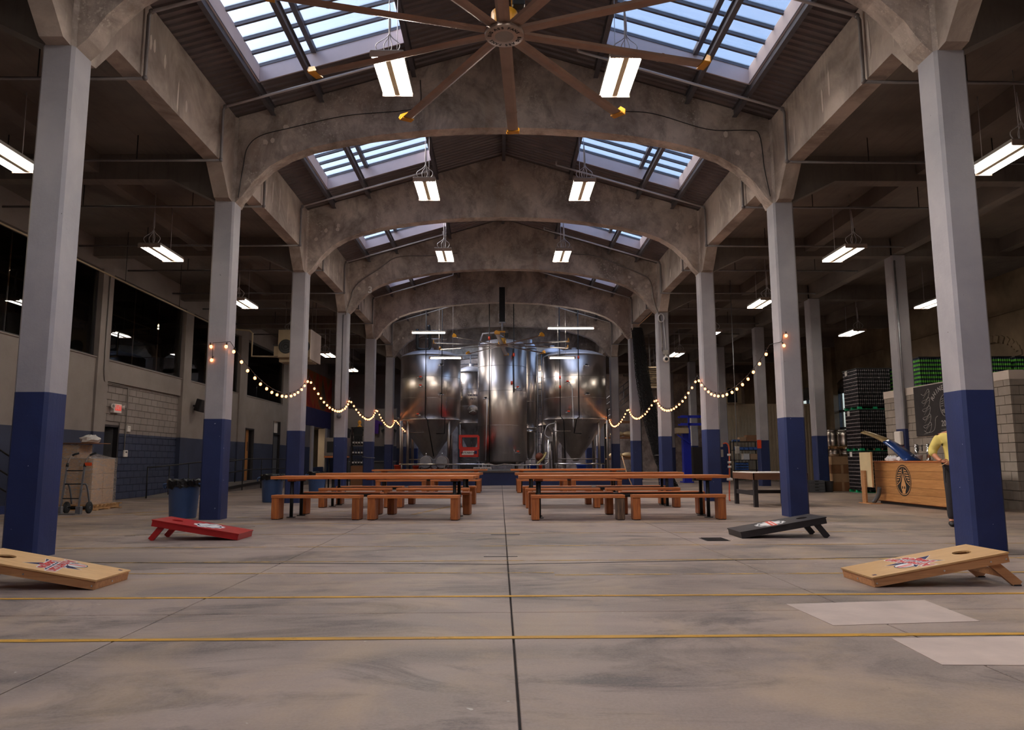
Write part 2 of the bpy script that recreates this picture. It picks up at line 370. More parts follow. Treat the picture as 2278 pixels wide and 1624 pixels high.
    def bar(s, p0, p1, w, h, up=(0, 0, 1)):
        """rectangular bar between two points, w across, h along up"""
        p0, p1 = Vector(p0), Vector(p1); d = (p1-p0).normalized(); u = Vector(up); r = d.cross(u)
        if r.length < 1e-5: r = d.orthogonal()
        r.normalize(); u = r.cross(d).normalized(); vs = []
        for P in (p0, p1):
            for a, b in ((-1, -1), (1, -1), (1, 1), (-1, 1)): vs.append(P+r*a*w/2+u*b*h/2)
        return s.add(vs, [(0, 1, 2, 3)[::-1], (4, 5, 6, 7), (0, 1, 5, 4), (1, 2, 6, 5), (2, 3, 7, 6), (3, 0, 4, 7)])
    def xf(s, M, k0=0):
        for i in range(k0, len(s.v)): s.v[i] = M @ s.v[i]
        return s
    def mesh(s, name):
        me = bpy.data.meshes.new(name); me.from_pydata([v-s.o for v in s.v], [], s.f)
        me.polygons.foreach_set('use_smooth', s.sm); me.update()
        bm = bmesh.new(); bm.from_mesh(me); bmesh.ops.remove_doubles(bm, verts=bm.verts, dist=1e-5)
        bmesh.ops.recalc_face_normals(bm, faces=bm.faces); bm.to_mesh(me); bm.free(); return me
    def build(s, name, mat, parent=None, label=None):
        me = s.mesh(name); me.materials.append(mt(mat)); return link(name, me, parent, label)
def link(name, me, parent=None, label=None):
    o = bpy.data.objects.new(name, me); COL.objects.link(o)
    if parent is not None: o.parent = parent
    if label: o['label'] = label
    return o
def tag(o, label=None, cat=None, group=None, kind=None):
    for k, v in (('label', label), ('category', cat), ('group', group), ('kind', kind)):
        if v: o[k] = v
    return o
def thing(name, label, cat, loc=(0, 0, 0), rz=0.0, group=None):
    o = bpy.data.objects.new(name, None); COL.objects.link(o); o.empty_display_size = 0.1
    o.location = loc; o.rotation_euler = (0, 0, rz); return tag(o, label, cat, group)
KIDS = {}
def copy_tree(o, loc, rz=None, label=None, group=None, mats=None):
    def rec(a, par):
        c = a.copy(); COL.objects.link(c); c.parent = par
        for ch in a.children: rec(ch, c)
        return c
    c = rec(o, None); c.location = loc
    if rz is not None: c.rotation_euler = (0, 0, rz)
    if label: c['label'] = label
    if group: c['group'] = group
    return c
def struct(name, mb, mat, label=None):
    o = mb.build(name, mat); o['kind'] = 'structure'
    if label: o['label'] = label
    return o
def sempty(name, loc=(0, 0, 0), label=None):
    o = bpy.data.objects.new(name, None); COL.objects.link(o); o.location = loc; o['kind'] = 'structure'
    if label: o['label'] = label
    return o
def text_shape(txt, size=1.0, bold=0.0):
    cu = bpy.data.curves.new('t', 'FONT'); cu.body = txt; cu.size = size; cu.align_x = 'CENTER'; cu.align_y = 'CENTER'; cu.resolution_u = 3; cu.offset = bold
    ob = bpy.data.objects.new('t', cu); COL.objects.link(ob); dg = bpy.context.evaluated_depsgraph_get(); dg.update()
    me = bpy.data.meshes.new_from_object(ob.evaluated_get(dg)); vs = [v.co.copy() for v in me.vertices]; fs = [tuple(p.vertices) for p in me.polygons]
    bpy.data.objects.remove(ob); bpy.data.curves.remove(cu); bpy.data.meshes.remove(me); return vs, fs
def put_text(mb, txt, size, M, bold=0.0, thick=0.0):
    vs, fs = text_shape(txt, size, bold); return mb.add([M @ v for v in vs], fs)
def frame(o, xa, ya):
    """matrix whose local x,y axes run along xa, ya with origin o"""
    xa, ya = Vector(xa).normalized(), Vector(ya).normalized(); za = xa.cross(ya)
    return Matrix(((xa.x, ya.x, za.x, o[0]), (xa.y, ya.y, za.y, o[1]), (xa.z, ya.z, za.z, o[2]), (0, 0, 0, 1)))
def bez(pts, n=8):
    """Catmull-Rom through the points"""
    P = [Vector(p) for p in pts]; P = [P[0]*2-P[1]]+P+[P[-1]*2-P[-2]]; out = []
    for i in range(1, len(P)-2):
        for k in range(n):
            t = k/n; a, b, c, d = P[i-1], P[i], P[i+1], P[i+2]
            out.append(0.5*((2*b)+(c-a)*t+(2*a-5*b+4*c-d)*t*t+(3*b-a-3*c+d)*t**3))
    out.append(P[-2]); return out
ORD = ['first', 'second', 'third', 'fourth', 'fifth', 'sixth', 'seventh', 'eighth', 'ninth', 'tenth']

# ------------------------------------------------------------------ the hall
WI, CS, CD, BAY, Y1, PT = 5.352, 0.40, 0.415, 5.512, 8.595, 1.883     # nave half width, column size, bay length, first column, paint line
YK = lambda k: Y1+(k-1)*BAY
KMIN, KMAX, YEND, YBACK = 0, 8, 50.0, -2.43
APEX, SLOPE = 9.55, 0.297
RZ = lambda x: APEX-SLOPE*abs(x)
SPR, SLAB, GB, BB = 6.17, 7.16, 6.73, 6.64                             # springing, aisle slab, girder bottom, aisle beam bottom
LW, RW, R2 = -11.15, 16.6, 10.68                                       # left wall, right wall, second row on the right

def build_floor():
    fl = struct('floor', MB().box((-18, YBACK-1, -0.30), (RW+1.5, YEND+1, -0.022)), 'floor_joint')
    xs = [-17.8, -11.1, -7.9, -5.5, -2.45, -0.035, 2.42, 5.5, 7.9, 11.4, 18.0]; ys = [YBACK-0.9, 2.6, 5.44, 7.84, 12.95, 18.5, 24.0, 29.6, 35.2, 42, YEND+0.9]
    g = 0.006
    for i in range(len(xs)-1):
        for j in range(len(ys)-1):
            MB().box((xs[i]+g, ys[j]+g, -0.25), (xs[i+1]-g, ys[j+1]-g, 0.0), 0.004).build('floor_slab', 'floor_concrete', fl)
    def stripe(x0, y0, x1, y1, w, m='stripe_yellow'):
        d = Vector((x1-x0, y1-y0, 0)).normalized(); n = Vector((-d.y, d.x, 0))*w/2; k = 24
        mb = MB(); vs = []
        for i in range(k+1):
            p = Vector((x0, y0, 0.003)).lerp(Vector((x1, y1, 0.003)), i/k); j = 1+0.15*math.sin(i*2.1); vs += [p-n*j, p+n*j]
        mb.add(vs, [(2*i, 2*i+2, 2*i+3, 2*i+1) for i in range(k)]); mb.build('floor_stripe', m, fl)
    stripe(-7, 4.70, 7, 4.66, 0.065); stripe(-7, 6.12, 6.5, 6.02, 0.06); stripe(-6, 7.45, 0.4, 7.30, 0.05, 'stripe_faint'); stripe(0.4, 7.15, 6, 7.15, 0.05, 'stripe_faint')
    stripe(-6.5, 8.2, 7, 8.15, 0.055, 'stripe_faint'); stripe(-6.5, 9.6, 7, 9.55, 0.055, 'stripe_faint'); stripe(-7, 11.25, 6, 11.2, 0.055, 'stripe_faint'); stripe(-5, 13.15, 6, 13.1, 0.06, 'stripe_faint')
    stripe(-9.4, 14.0, -6.5, 17.9, 0.07); stripe(-7.6, 15.5, -6.0, 15.45, 0.05); stripe(-1.9, 15.2, -1.2, 18.3, 0.09, 'stripe_faint'); stripe(-10.9, 21.5, -8.4, 23.6, 0.07, 'stripe_faint')
    stripe(-5.2, 14.6, -3.2, 16.6, 0.06, 'stripe_faint')
    # lighter repair patches in the slab
    for nm, q in (('floor_patch', [(2.02, 5.66), (3.13, 5.78), (3.07, 5.03), (2.05, 4.94)]), ('floor_patch', [(2.24, 4.58), (3.4, 4.62), (3.2, 3.95), (2.2, 4.0)])):
        mb = MB(); mb.prism([(x, y) for x, y in q], 'Z', -0.01, 0.003); mb.build(nm, 'floor_patch', fl)
    # saw cut across the nave and short cross cuts
    mb = MB()
    for a, b, w in (((-5.5, 8.30), (0, 7.9), 0.022), ((0, 7.9), (6, 8.45), 0.022), ((-0.25, 11.02), (0.17, 11.02), 0.04), ((-0.3, 8.52), (0.08, 8.52), 0.03), ((-5.6, 11.1), (-4.2, 12.6), 0.012)):
        mb.bar((*a, 0.0), (*b, 0.0), w, 0.006)
    mb.build('saw_cut', 'floor_joint', fl)
    # rough concrete collars where the columns meet the floor
    d = thing('floor_drain', 'dark rectangular metal floor drain grate beside the black bean bag board', 'drain', (2.8, 10.22, 0))
    MB().box((-0.16, -0.2, -0.02), (0.16, 0.2, 0.004)).build('frame', 'black_iron', d)
    for i in range(9): MB().box((-0.14, -0.17+i*0.04, 0.004), (0.14, -0.15+i*0.04, 0.010)).build('grate_bar', 'black_iron', d)

def build_column(x, y, label, group, hi=SPR, inner=1):
    """x,y: corner nearest the nave (or left) and the camera; shaft from the floor to the springing"""
    c = thing('concrete_column', label, 'column', (x+CS/2, y+CD/2, 0), 0, group); a, b, ch = CS/2, CD/2, 0.035
    poly = [(-a+ch, -b), (a-ch, -b), (a, -b+ch), (a, b-ch), (a-ch, b), (-a+ch, b), (-a, b-ch), (-a, -b+ch)]
    MB().prism(poly, 'Z', 0, PT).build('painted_base', 'paint_navy', c, 'navy blue painted lower part')
    MB().prism(poly, 'Z', PT, hi).build('shaft', 'paint_grey', c)
    return c

ARC = [(5.352, 6.17), (5.22, 6.30), (5.02, 6.60), (4.70, 6.92), (4.34, 7.14), (3.90, 7.31), (3.27, 7.46), (2.56, 7.58), (1.58, 7.69), (0.8, 7.735), (0, 7.75)]
def build_arch(k):
    y = YK(k); o = thing('concrete_arch', f'{ORD[max(k-1,0)]} stained concrete arch from the camera, spanning the nave on two grey columns' if k > 0 else 'stained concrete arch overhead behind the camera', 'arch', (0, y+CD/2, SPR), 0, 'concrete arches across the nave')
    inn = [(-x, z) for x, z in ARC]+[(x, z) for x, z in ARC[-2::-1]]
    fr = [(-5.70, SPR), *inn, (5.70, SPR), (5.70, RZ(5.7)-0.02), (0, APEX-0.02), (-5.70, RZ(5.7)-0.02)]
    mb = MB(o.location); n = len(inn)
    # body as strips between intrados and roof line so the faces stay clean
    ya, yb = y+0.05, y+CD-0.05; vs = []; fs = []
    for (x, z) in inn: vs += [(x, ya, z), (x, ya, RZ(x)-0.01), (x, yb, z), (x, yb, RZ(x)-0.01)]
    for i in range(n-1):
        a, b = 4*i, 4*i+4; fs += [(a, b, b+1, a+1), (a+2, a+3, b+3, b+2), (a, a+2, b+2, b)]
    mb.add(vs, fs); mb.build('web', 'arch_concrete', o)
    for s in (-1, 1):       # the column carried up to the roof
        x0, x1 = sorted((s*WI, s*(WI+CS)))
        m2 = MB(o.location); ch = 0.06
        m2.prism([(x0+ch, y), (x1-ch, y), (x1, y+ch), (x1, y+CD-ch), (x1-ch, y+CD), (x0+ch, y+CD), (x0, y+CD-ch), (x0, y+ch)], 'Z', SPR, RZ(WI)-0.03); m2.build('pier', 'arch_concrete', o)
    if k == 4:
        m = MB(o.location); put_text(m, '3', 0.32, frame((-4.62, ya-0.004, 6.98), (1, 0, 0), (0, 0, 1)), 0.01); m.build('numeral', 'print_white', o)
    rnd = random.Random(k*5+1)      # white patch marks near both ends
    for s in (-1, 1):
        for q in range(4):
            cx, cz = s*(5.15-rnd.random()*0.75), 7.0+rnd.random()*0.75
            if k == 0: continue
            m = MB(o.location); pts = [(cx+math.cos(t*PI/4)*(0.035+0.03*rnd.random()), cz+math.sin(t*PI/4)*(0.04+0.035*rnd.random())) for t in range(8)]
            m.prism(pts, 'Y', ya-0.004, ya); m.build('plaster_patch', 'cap_white', o)

def build_girder(k, s):
    """edge girder between columns k and k+1 on side s"""
    ya, yb = YK(k)+CD, YK(k+1); side = 'left' if s < 0 else 'right'
    lab = f'peeling concrete edge girder of the {ORD[max(k-1,0)]} bay on the {side} of the nave' if k > 0 else f'peeling concrete edge girder overhead on the {side} beside the camera'
    o = thing('edge_girder', lab, 'girder', (s*5.56, (ya+yb)/2, GB), 0, 'edge girders along the nave'); mb = MB(o.location); h = 0.62
    poly = [(ya, SPR), (ya+0.16, SPR+0.02), (ya+h, GB), (yb-h, GB), (yb-0.16, SPR+0.02), (yb, SPR), (yb, RZ(5.4)+0.03), (ya, RZ(5.4)+0.03)]
    x0, x1 = sorted((s*5.40, s*5.69))
    vs = []
    for x in (x0, x1): vs += [(x, p[0], p[1] if p[1] < 7.5 else RZ(x)-0.012) for p in poly]
    mb.add(vs, [(0, 1, 2, 7), (2, 3, 6, 7), (3, 4, 5, 6), (8, 15, 10, 9), (10, 15, 14, 11), (11, 14, 13, 12)]+[(i, (i+1) % 8, 8+(i+1) % 8, 8+i) for i in range(8)])
    mb.build('beam', 'girder_concrete', o)
    rnd = random.Random(k*9+s)
    for q in range(5):
        cy = ya+0.7+rnd.random()*(yb-ya-1.4); cz = 6.95+rnd.random()*0.45; h2 = 0.10+rnd.random()*0.22; xx = s*5.398
        m = MB(o.location); pts = [(cy+math.cos(t*PI/4)*(0.02+0.03*rnd.random()), cz+math.sin(t*PI/4)*h2) for t in range(8)]
        m.prism(pts, 'X', xx, xx-s*0.004); m.build('plaster_patch', 'cap_white', o)

def build_roof():
    ro = sempty('ceiling', (0, 0, APEX), 'corrugated metal deck roof over the nave')
    pitch, dep = 0.1653, 0.036
    def deck(x0, x1, y0, y1):
        mb = MB(ro.location); ys = []; y = y0; i = 0
        prof = [(0.0, 0), (0.30, 0), (0.42, 1), (0.88, 1)]
        while y < y1:
            for t, h in prof:
                yy = y+t*pitch
                if yy <= y1: ys.append((yy, h*dep))
            y += pitch
        ys.append((y1, 0.0)); vs = []
        for yy, h in ys: vs += [(x0, yy, RZ(x0)+h), (x1, yy, RZ(x1)+h)]
        mb.add(vs, [(2*i, 2*i+1, 2*i+3, 2*i+2) for i in range(len(ys)-1)]); mb.build('roof_panel', 'deck_metal', ro)
    for k in range(-1, 9):
        y0, y1 = YK(k), (YK(k+1) if k < 8 else YEND+0.3)
        a, b = y0+1.05, y0+BAY-0.97          # skylight
        for s in (-1, 1):
            deck(*sorted((s*4.66, s*5.85)), y0, y1); deck(*sorted((0.0, s*1.88)), y0, y1)
            deck(*sorted((s*1.88, s*4.66)), y0, a); deck(*sorted((s*1.88, s*4.66)), b, y1)
        for x in (-4.66, -3.70, -1.85, 0, 1.85, 3.70, 4.66):
            z = RZ(x)-0.004; m = MB(ro.location); m.box((x-0.045, y0, z-0.012), (x+0.045, y1, z)); m.box((x-0.008, y0, z-0.17), (x+0.008, y1, z-0.01)); m.box((x-0.045, y0, z-0.182), (x+0.045, y1, z-0.168))
            m.build('purlin', 'purlin_steel', ro)
    MB(ro.location).box((-6.5, YBACK, APEX+0.9), (-6.45, YBACK+0.05, APEX+0.92))
    n = 0
    for k in range(0, 7):
        a, b = YK(k)+1.05, YK(k)+BAY-0.97
        for s in (-1, 1):
            n += 1; side = 'left' if s < 0 else 'right'
            w = sempty(f'window_{n}', (s*3.27, (a+b)/2, RZ(3.27)), f'raised skylight over the {ORD[max(k-1,0)]} bay, {side} slope' if k else f'raised skylight above the camera, {side} slope')
            xi, xo, H = s*1.90, s*4.64, 0.30
            Z = lambda x, h=0.0: RZ(x)+h
            def wall(p, q, name, t=0.03):     # upright curb board between two plan points
                m = MB(w.location); d = Vector((q[0]-p[0], q[1]-p[1], 0)).normalized(); nn = Vector((-d.y, d.x, 0))*t; vs = []
                for P in (p, q):
                    for o2 in (-1, 1): vs += [(P[0]+nn.x*o2*.5, P[1]+nn.y*o2*.5, Z(P[0])-0.03), (P[0]+nn.x*o2*.5, P[1]+nn.y*o2*.5, Z(P[0])+H)]
                m.add(vs, [(0, 1, 3, 2), (4, 6, 7, 5), (0, 4, 5, 1), (2, 3, 7, 6), (0, 2, 6, 4), (1, 5, 7, 3)]); m.build(name, 'curb_white', w)
            wall((xi, a), (xi, b), 'curb'); wall((xo, a), (xo, b), 'curb'); wall((xi, a), (xo, a), 'curb'); wall((xi, b), (xo, b), 'curb')
            m = MB(w.location); xm = s*3.62      # central mullion
            m.bar((xm, a, Z(xm, H)), (xm, b, Z(xm, H)), 0.09, 0.10); m.build('mullion', 'purlin_steel', w)
            nb = 8; ybar = [a+(b-a)*i/nb for i in range(nb+1)]
            for yy in ybar:
                m = MB(w.location); m.bar((xi, yy, Z(xi, H)), (xo, yy, Z(xo, H)), 0.05, 0.06); m.build('glazing_bar', 'purlin_steel', w)
            for i in range(nb):
                for x0, x1 in ((xi, xm-s*0.03), (xm+s*0.03, xo)):
                    m = MB(w.location); yy0, yy1 = ybar[i]+0.02, ybar[i+1]-0.02
                    vs = [(x, y, Z(x, H)+dz) for dz in (0.0, 0.008) for x, y in ((x0, yy0), (x1, yy0), (x1, yy1), (x0, yy1))]
                    m.add(vs, [(0, 1, 2, 3), (4, 5, 6, 7), (0, 1, 5, 4), (1, 2, 6, 5), (2, 3, 7, 6), (3, 0, 4, 7)]); m.build('pane', 'glass', w)

def build_aisles():
    # flat slab ceilings over both aisles, with downstand beams
    cl = struct('ceiling_left', MB().box((LW-0.35, YBACK, SLAB), (-5.695, YEND, SLAB+0.25)), 'aisle_concrete')
    cr = struct('ceiling_right', MB().box((5.695, YBACK, SLAB), (RW+0.3, YEND, SLAB+0.25)), 'aisle_concrete')
    def haunched(par, xa, xb, y, ha, hb, bot):
        """beam along x with 45 degree haunches at the ends flagged"""
        d = abs(xb-xa); s = 1 if xb > xa else -1
        pts = [(xa, SPR+0.02 if ha else bot)]
        if ha: pts += [(xa+s*0.92, bot)]
        if hb: pts += [(xb-s*0.92, bot)]
        pts += [(xb, SPR+0.02 if hb else bot), (xb, SLAB+0.02), (xa, SLAB+0.02)]
        MB().prism(pts, 'Y', y+0.05, y+CD-0.07).build('beam', 'aisle_concrete', par)
    for k in range(KMIN, KMAX+1):
        y = YK(k)
        haunched(cl, -WI-CS+0.03, LW, y, True, False, BB); haunched(cr, WI+CS-0.03, R2, y, True, False, BB); haunched(cr, R2+CS-0.03, RW, y, False, False, BB)
    for k in range(-1, KMAX+1):
        y0, y1 = YK(k)+CD-0.08, (YK(k+1)+0.06 if k < KMAX else YEND)
        for par, x in ((cl, -8.2), (cr, 8.45), (cr, 13.9)):
            MB().box((x-0.14, y0, 6.78), (x+0.14, y1, SLAB+0.02)).build('joist', 'aisle_concrete', par)
        MB().box((R2+0.05, y0, 6.68), (R2+CS-0.05, y1, SLAB+0.02)).build('joist', 'aisle_concrete', cr)
# ------------------------------------------------------------------ walls
def build_walls():
    T = 0.30
    mb = MB(); F = LW
    def seg(y0, y1, z0, z1, xf=F): mb.box((F-T, y0, z0), (xf, y1, z1))
    WZ0, WZ1 = 3.95, 6.40; wins = [(8.6, 14.3), (14.75, 20.15), (20.72, 25.62), (26.25, 31.18), (32.08, 37.6)]
    seg(YBACK, YEND, WZ1, SLAB+0.05)                       # above the windows
    seg(YBACK, wins[0][0], WZ0, WZ1); seg(wins[-1][1], YEND, WZ0, WZ1)
    for a, b in zip(wins[:-1], wins[1:]): seg(a[1], b[0], WZ0, WZ1, F+0.06); seg(a[1], b[0], 0, WZ0, F+0.06)
    PY0, PY1, PZ = 20.83, 26.0, 3.34                       # recessed block panel
    seg(YBACK, PY0, 0, WZ0); seg(PY0, PY1, PZ, WZ0); seg(PY1, 32.25, 0, WZ0); seg(32.25, 33.40, 2.52, WZ0); seg(33.40, 36.2, 0, WZ0); seg(36.2, 37.35, 3.05, WZ0); seg(37.35, 43.3, 0, WZ0)
    seg(43.3, 46.9, 3.12, WZ0); seg(43.3, 46.9, 0, 0.75); seg(46.9, YEND, 0, WZ0)
    mb.box((F-T, 21.78, 0), (F-0.11, PY1, PZ)); mb.box((F-T, PY0, 2.10), (F-0.11, 21.78, PZ))   # backing of the recess
    wl = struct('wall_left', mb, 'wall_paint')
    # painted concrete blocks in the recess
    bw, bh = 0.405, 0.203; bm_ = {}
    for r in range(int(PZ/bh)+1):
        z0 = r*bh; z1 = min(z0+bh-0.010, PZ)
        if z1-z0 < 0.03: continue
        y = 21.80-(bw/2 if r % 2 else 0)
        if z0 > 2.1: y = PY0+0.01-(bw/2 if r % 2 else 0)
        while y < PY1-0.01:
            a, b = max(y, 21.80 if z0 <= 2.1 else PY0+0.01), min(y+bw-0.010, PY1)
            if b-a > 0.05:
                key = (round(b-a, 3), round(z1-z0, 3))
                if key not in bm_:
                    m = MB().box((0, 0, 0), (0.05, b-a, z1-z0), 0.006).mesh('block'); m.materials.append(mt('wall_paint')); bm_[key] = m
                o = link('block', bm_[key], wl); o.location = (F-0.13, a, z0+0.005)
            y += bw
    # windows of the upper rooms
    for i, (a, b) in enumerate(wins):
        w = sempty(f'window_{20+i}', (F-0.12, (a+b)/2, WZ0), f'large dark interior window of the upper room, {ORD[i]} from the camera')
        c = w.location; t = 0.06; x0, x1 = F-0.16, F-0.08
        for q in ((a, a+t, WZ0, WZ1), (b-t, b, WZ0, WZ1)): MB(c).box((x0, q[0], q[2]), (x1, q[1], q[3])).build('frame', 'black_paint', w)
        for q in ((WZ0, WZ0+0.05), (WZ1-t, WZ1)): MB(c).box((x0, a, q[0]), (x1, b, q[1])).build('frame', 'black_paint', w)
        n = 3
        for k in range(n):
            ya = a+t+(b-a-2*t)*k/n; yb = a+t+(b-a-2*t)*(k+1)/n
            MB(c).box((F-0.125, ya+0.004, WZ0+0.05), (F-0.115, yb-0.004, WZ1-t)).build('pane', 'window_glass', w)
        MB(c).box((F-0.30, a, WZ0-0.03), (F+0.03, b, WZ0)).build('sill', 'wall_paint', w)
    # upper rooms behind the glass
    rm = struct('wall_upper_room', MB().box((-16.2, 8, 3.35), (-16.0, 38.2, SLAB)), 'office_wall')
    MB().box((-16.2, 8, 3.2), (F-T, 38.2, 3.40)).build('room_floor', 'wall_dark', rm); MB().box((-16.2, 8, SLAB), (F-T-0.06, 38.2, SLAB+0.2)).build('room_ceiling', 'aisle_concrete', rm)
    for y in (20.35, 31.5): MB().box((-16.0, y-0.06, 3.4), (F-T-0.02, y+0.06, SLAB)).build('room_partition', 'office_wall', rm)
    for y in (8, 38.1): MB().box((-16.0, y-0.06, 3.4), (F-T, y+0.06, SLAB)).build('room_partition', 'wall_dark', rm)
    # doors
    d = sempty('door_1', (F, 21.3, 0), 'dark open doorway under the exit sign'); c = d.location
    MB(c).box((F-T, PY0-0.02, 0), (F-0.09, PY0+0.04, 2.12)).build('frame', 'black_paint', d); MB(c).box((F-T, 21.74, 0), (F-0.09, 21.80, 2.12)).build('frame', 'black_paint', d)
    MB(c).box((F-T, PY0-0.02, 2.08), (F-0.09, 21.80, 2.14)).build('frame', 'black_paint', d)
    k = MB(c); k.box((-0.05, 0, 0.01), (0, 0.86, 2.06)); k.xf(Matrix.Translation((F-0.22, 21.72, 0)) @ Matrix.Rotation(math.radians(118), 4, 'Z')); k.build('door_leaf', 'black_paint', d)
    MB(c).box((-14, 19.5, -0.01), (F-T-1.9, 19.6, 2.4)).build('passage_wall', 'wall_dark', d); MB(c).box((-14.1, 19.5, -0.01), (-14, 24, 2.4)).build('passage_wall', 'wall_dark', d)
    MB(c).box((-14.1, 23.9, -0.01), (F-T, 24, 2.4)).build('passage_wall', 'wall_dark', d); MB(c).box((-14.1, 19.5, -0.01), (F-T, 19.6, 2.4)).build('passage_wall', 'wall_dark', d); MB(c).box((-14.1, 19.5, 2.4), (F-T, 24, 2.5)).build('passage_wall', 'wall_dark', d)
    d = sempty('door_2', (F, 32.8, 0.26), 'orange varnished wooden door up the ramp'); c = d.location
    for y in (32.25, 33.34): MB(c).box((F-T, y, 0), (F+0.01, y+0.06, 2.54)).build('frame', 'black_paint', d)
    MB(c).box((F-T, 32.25, 2.47), (F+0.01, 33.40, 2.54)).build('frame', 'black_paint', d)
    lf = MB(c).box((F-0.16, 32.31, 0.27), (F-0.11, 33.0, 2.47)).build('door_leaf', 'door_wood', d)
    MB(c).box((F-0.11, 32.86, 1.55), (F-0.10, 32.92, 1.95)).build('glass_slot', 'black_plastic', lf); MB(c).box((F-T, 32.25, 0), (F, 33.4, 0.27)).build('step', 'paint_navy', d)
    MB(c).box((F-T, 33.0, 0.27), (F-0.2, 33.34, 2.47)).build('side_panel', 'wall_dark', d)
    d = sempty('door_3', (F, 36.8, 0), 'dark grey door with a pale transom past the railing'); c = d.location
    for y in (36.2, 37.29): MB(c).box((F-T, y, 0), (F+0.01, y+0.06, 3.06)).build('frame', 'black_paint', d)
    MB(c).box((F-0.16, 36.26, 0), (F-0.11, 37.29, 2.4)).build('door_leaf', 'grey_plastic', d); MB(c).box((F-0.16, 36.3, 2.48), (F-0.12, 37.27, 3.02)).build('transom', 'sign_white', d); MB(c).box((F-0.2, 36.2, 2.4), (F+0.01, 37.35, 2.48)).build('frame', 'black_paint', d)
    # mural and serving hatch at the far end of the left wall
    m = thing('mural', 'orange and red painted mural above the serving hatch on the left wall', 'mural', (F+0.02, 46.2, 3.6)); c = m.location
    MB(c).box((F, 41.6, 4.20), (F+0.03, YEND-0.2, 6.35)).build('picture', 'mural', m); MB(c).box((F, 41.6, 3.15), (F+0.05, YEND-0.2, 4.20)).build('purple_band', 'mural_band', m)
    h = sempty('window_30', (F, 45.1, 0.75), 'serving hatch to a lit bar room under the mural'); c = h.location
    for y in (43.24, 46.6): MB(c).box((F-T-0.05, y, 0), (F+0.08, y+0.55, 3.15)).build('frame', 'cap_white', h)
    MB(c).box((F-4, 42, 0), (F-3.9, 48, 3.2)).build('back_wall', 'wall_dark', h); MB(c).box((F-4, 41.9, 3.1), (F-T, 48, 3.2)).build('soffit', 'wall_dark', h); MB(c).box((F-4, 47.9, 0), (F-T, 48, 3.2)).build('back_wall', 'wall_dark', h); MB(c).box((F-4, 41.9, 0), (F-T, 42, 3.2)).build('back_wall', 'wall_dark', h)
    # right outer wall with arched windows
    mb = MB(); F2 = RW
    ow = [(12.3, 15.3), (17.8, 20.8), (23.3, 26.3), (28.9, 31.9), (34.3, 36.4), (39.0, 41.2)]; z0, z1 = 1.4, 4.4
    ys = [YBACK]+[v for q in ow for v in q]+[YEND]
    for a, b in zip(ys[0::2], ys[1::2]): mb.box((F2, a, 0), (F2+0.35, b, SLAB+0.05))
    for a, b in ow:
        mb.box((F2, a, 0), (F2+0.35, b, z0)); n = 10; rad = (b-a)/2; vs = []
        for i in range(n+1):
            y = a+(b-a)*i/n; zz = z1+0.62*math.sqrt(max(0, 1-((y-(a+b)/2)/rad)**2)); vs += [(F2, y, zz), (F2, y, SLAB+0.05), (F2+0.35, y, zz), (F2+0.35, y, SLAB+0.05)]
        fs = []
        for i in range(n): p, q = 4*i, 4*i+4; fs += [(p, q, q+1, p+1), (p+2, p+3, q+3, q+2), (p, p+2, q+2, q)]
        mb.add(vs, fs)
    wr = struct('wall_right', mb, 'wall_old')
    for i, (a, b) in enumerate(ow):
        open_ = i >= 4
        w = sempty(f'window_{40+i}', (F2+0.2, (a+b)/2, z0), f'tall arched window in the old right wall, {ORD[i]} from the camera'); c = w.location
        if not open_:
            MB(c).box((F2+0.12, a, z0), (F2+0.30, b, z1+0.7)).build('brick_infill', 'wall_old', w)
            n = 17
            for k in range(n):      # voussoirs of the brick arch
                t = PI*(k+0.5)/n; cy, rad = (a+b)/2, (b-a)/2+0.10
                m = MB(); m.box((-0.03, -0.09, -0.12), (0.03, 0.09, 0.12), 0.008); o = m.build('brick', 'wall_old', w)
                o.location = (F2-0.01-c.x, cy-math.cos(t)*rad-c.y, z1+math.sin(t)*0.72-c.z); o.rotation_euler = (-(t-PI/2), 0, 0)
        else:
            MB(c).box((F2+0.16, a, z1-0.05), (F2+0.20, b, z1+0.64)).build('fanlight_board', 'wall_dark', w)
            for y in (a, (a+b)/2-0.05, b-0.10): MB(c).box((F2+0.10, y, z0), (F2+0.22, y+0.10, z1)).build('frame', 'black_paint', w)
            for z in (z0, 2.55, 3.4, z1-0.08): MB(c).box((F2+0.10, a, z), (F2+0.22, b, z+0.10)).build('frame', 'black_paint', w)
            for za, zb in ((1.5, 2.55), (2.65, 3.4), (3.5, 4.32)):
                for ya, yb in ((a+.1, (a+b)/2-.05), ((a+b)/2+.05, b-.1)): MB(c).box((F2+0.15, ya, za), (F2+0.16, yb, zb)).build('pane', 'glass', w)
    m = MB(); m.box((F2-0.05, YBACK, 5.84), (F2, YEND, 5.92)); m.build('ledge', 'wall_old', wr)
    for k in range(1, 9): MB().box((F2-0.22, YK(k), 0), (F2+0.02, YK(k)+0.5, BB)).build('pilaster', 'wall_old', wr)
    # ends of the hall
    gab = lambda: [(-5.75, SLAB-0.1), (5.75, SLAB-0.1), (5.75, RZ(5.75)+0.05), (0, APEX+0.05), (-5.75, RZ(5.75)+0.05)]
    m = MB(); m.box((-16.3, YEND, 0), (RW+0.4, YEND+0.3, SLAB+0.2)); m.prism(gab(), 'Y', YEND, YEND+0.3); struct('wall_far', m, 'arch_concrete')
    m = MB(); m.box((-16.3, YBACK-0.3, 0), (RW+0.4, YBACK, SLAB+0.2)); m.prism(gab(), 'Y', YBACK-0.3, YBACK); struct('wall_back', m, 'wall_paint')
    # pale ribbed partition at the end of the right aisle
    m = MB(); ys = 38.6; x = 11.6; vs = []
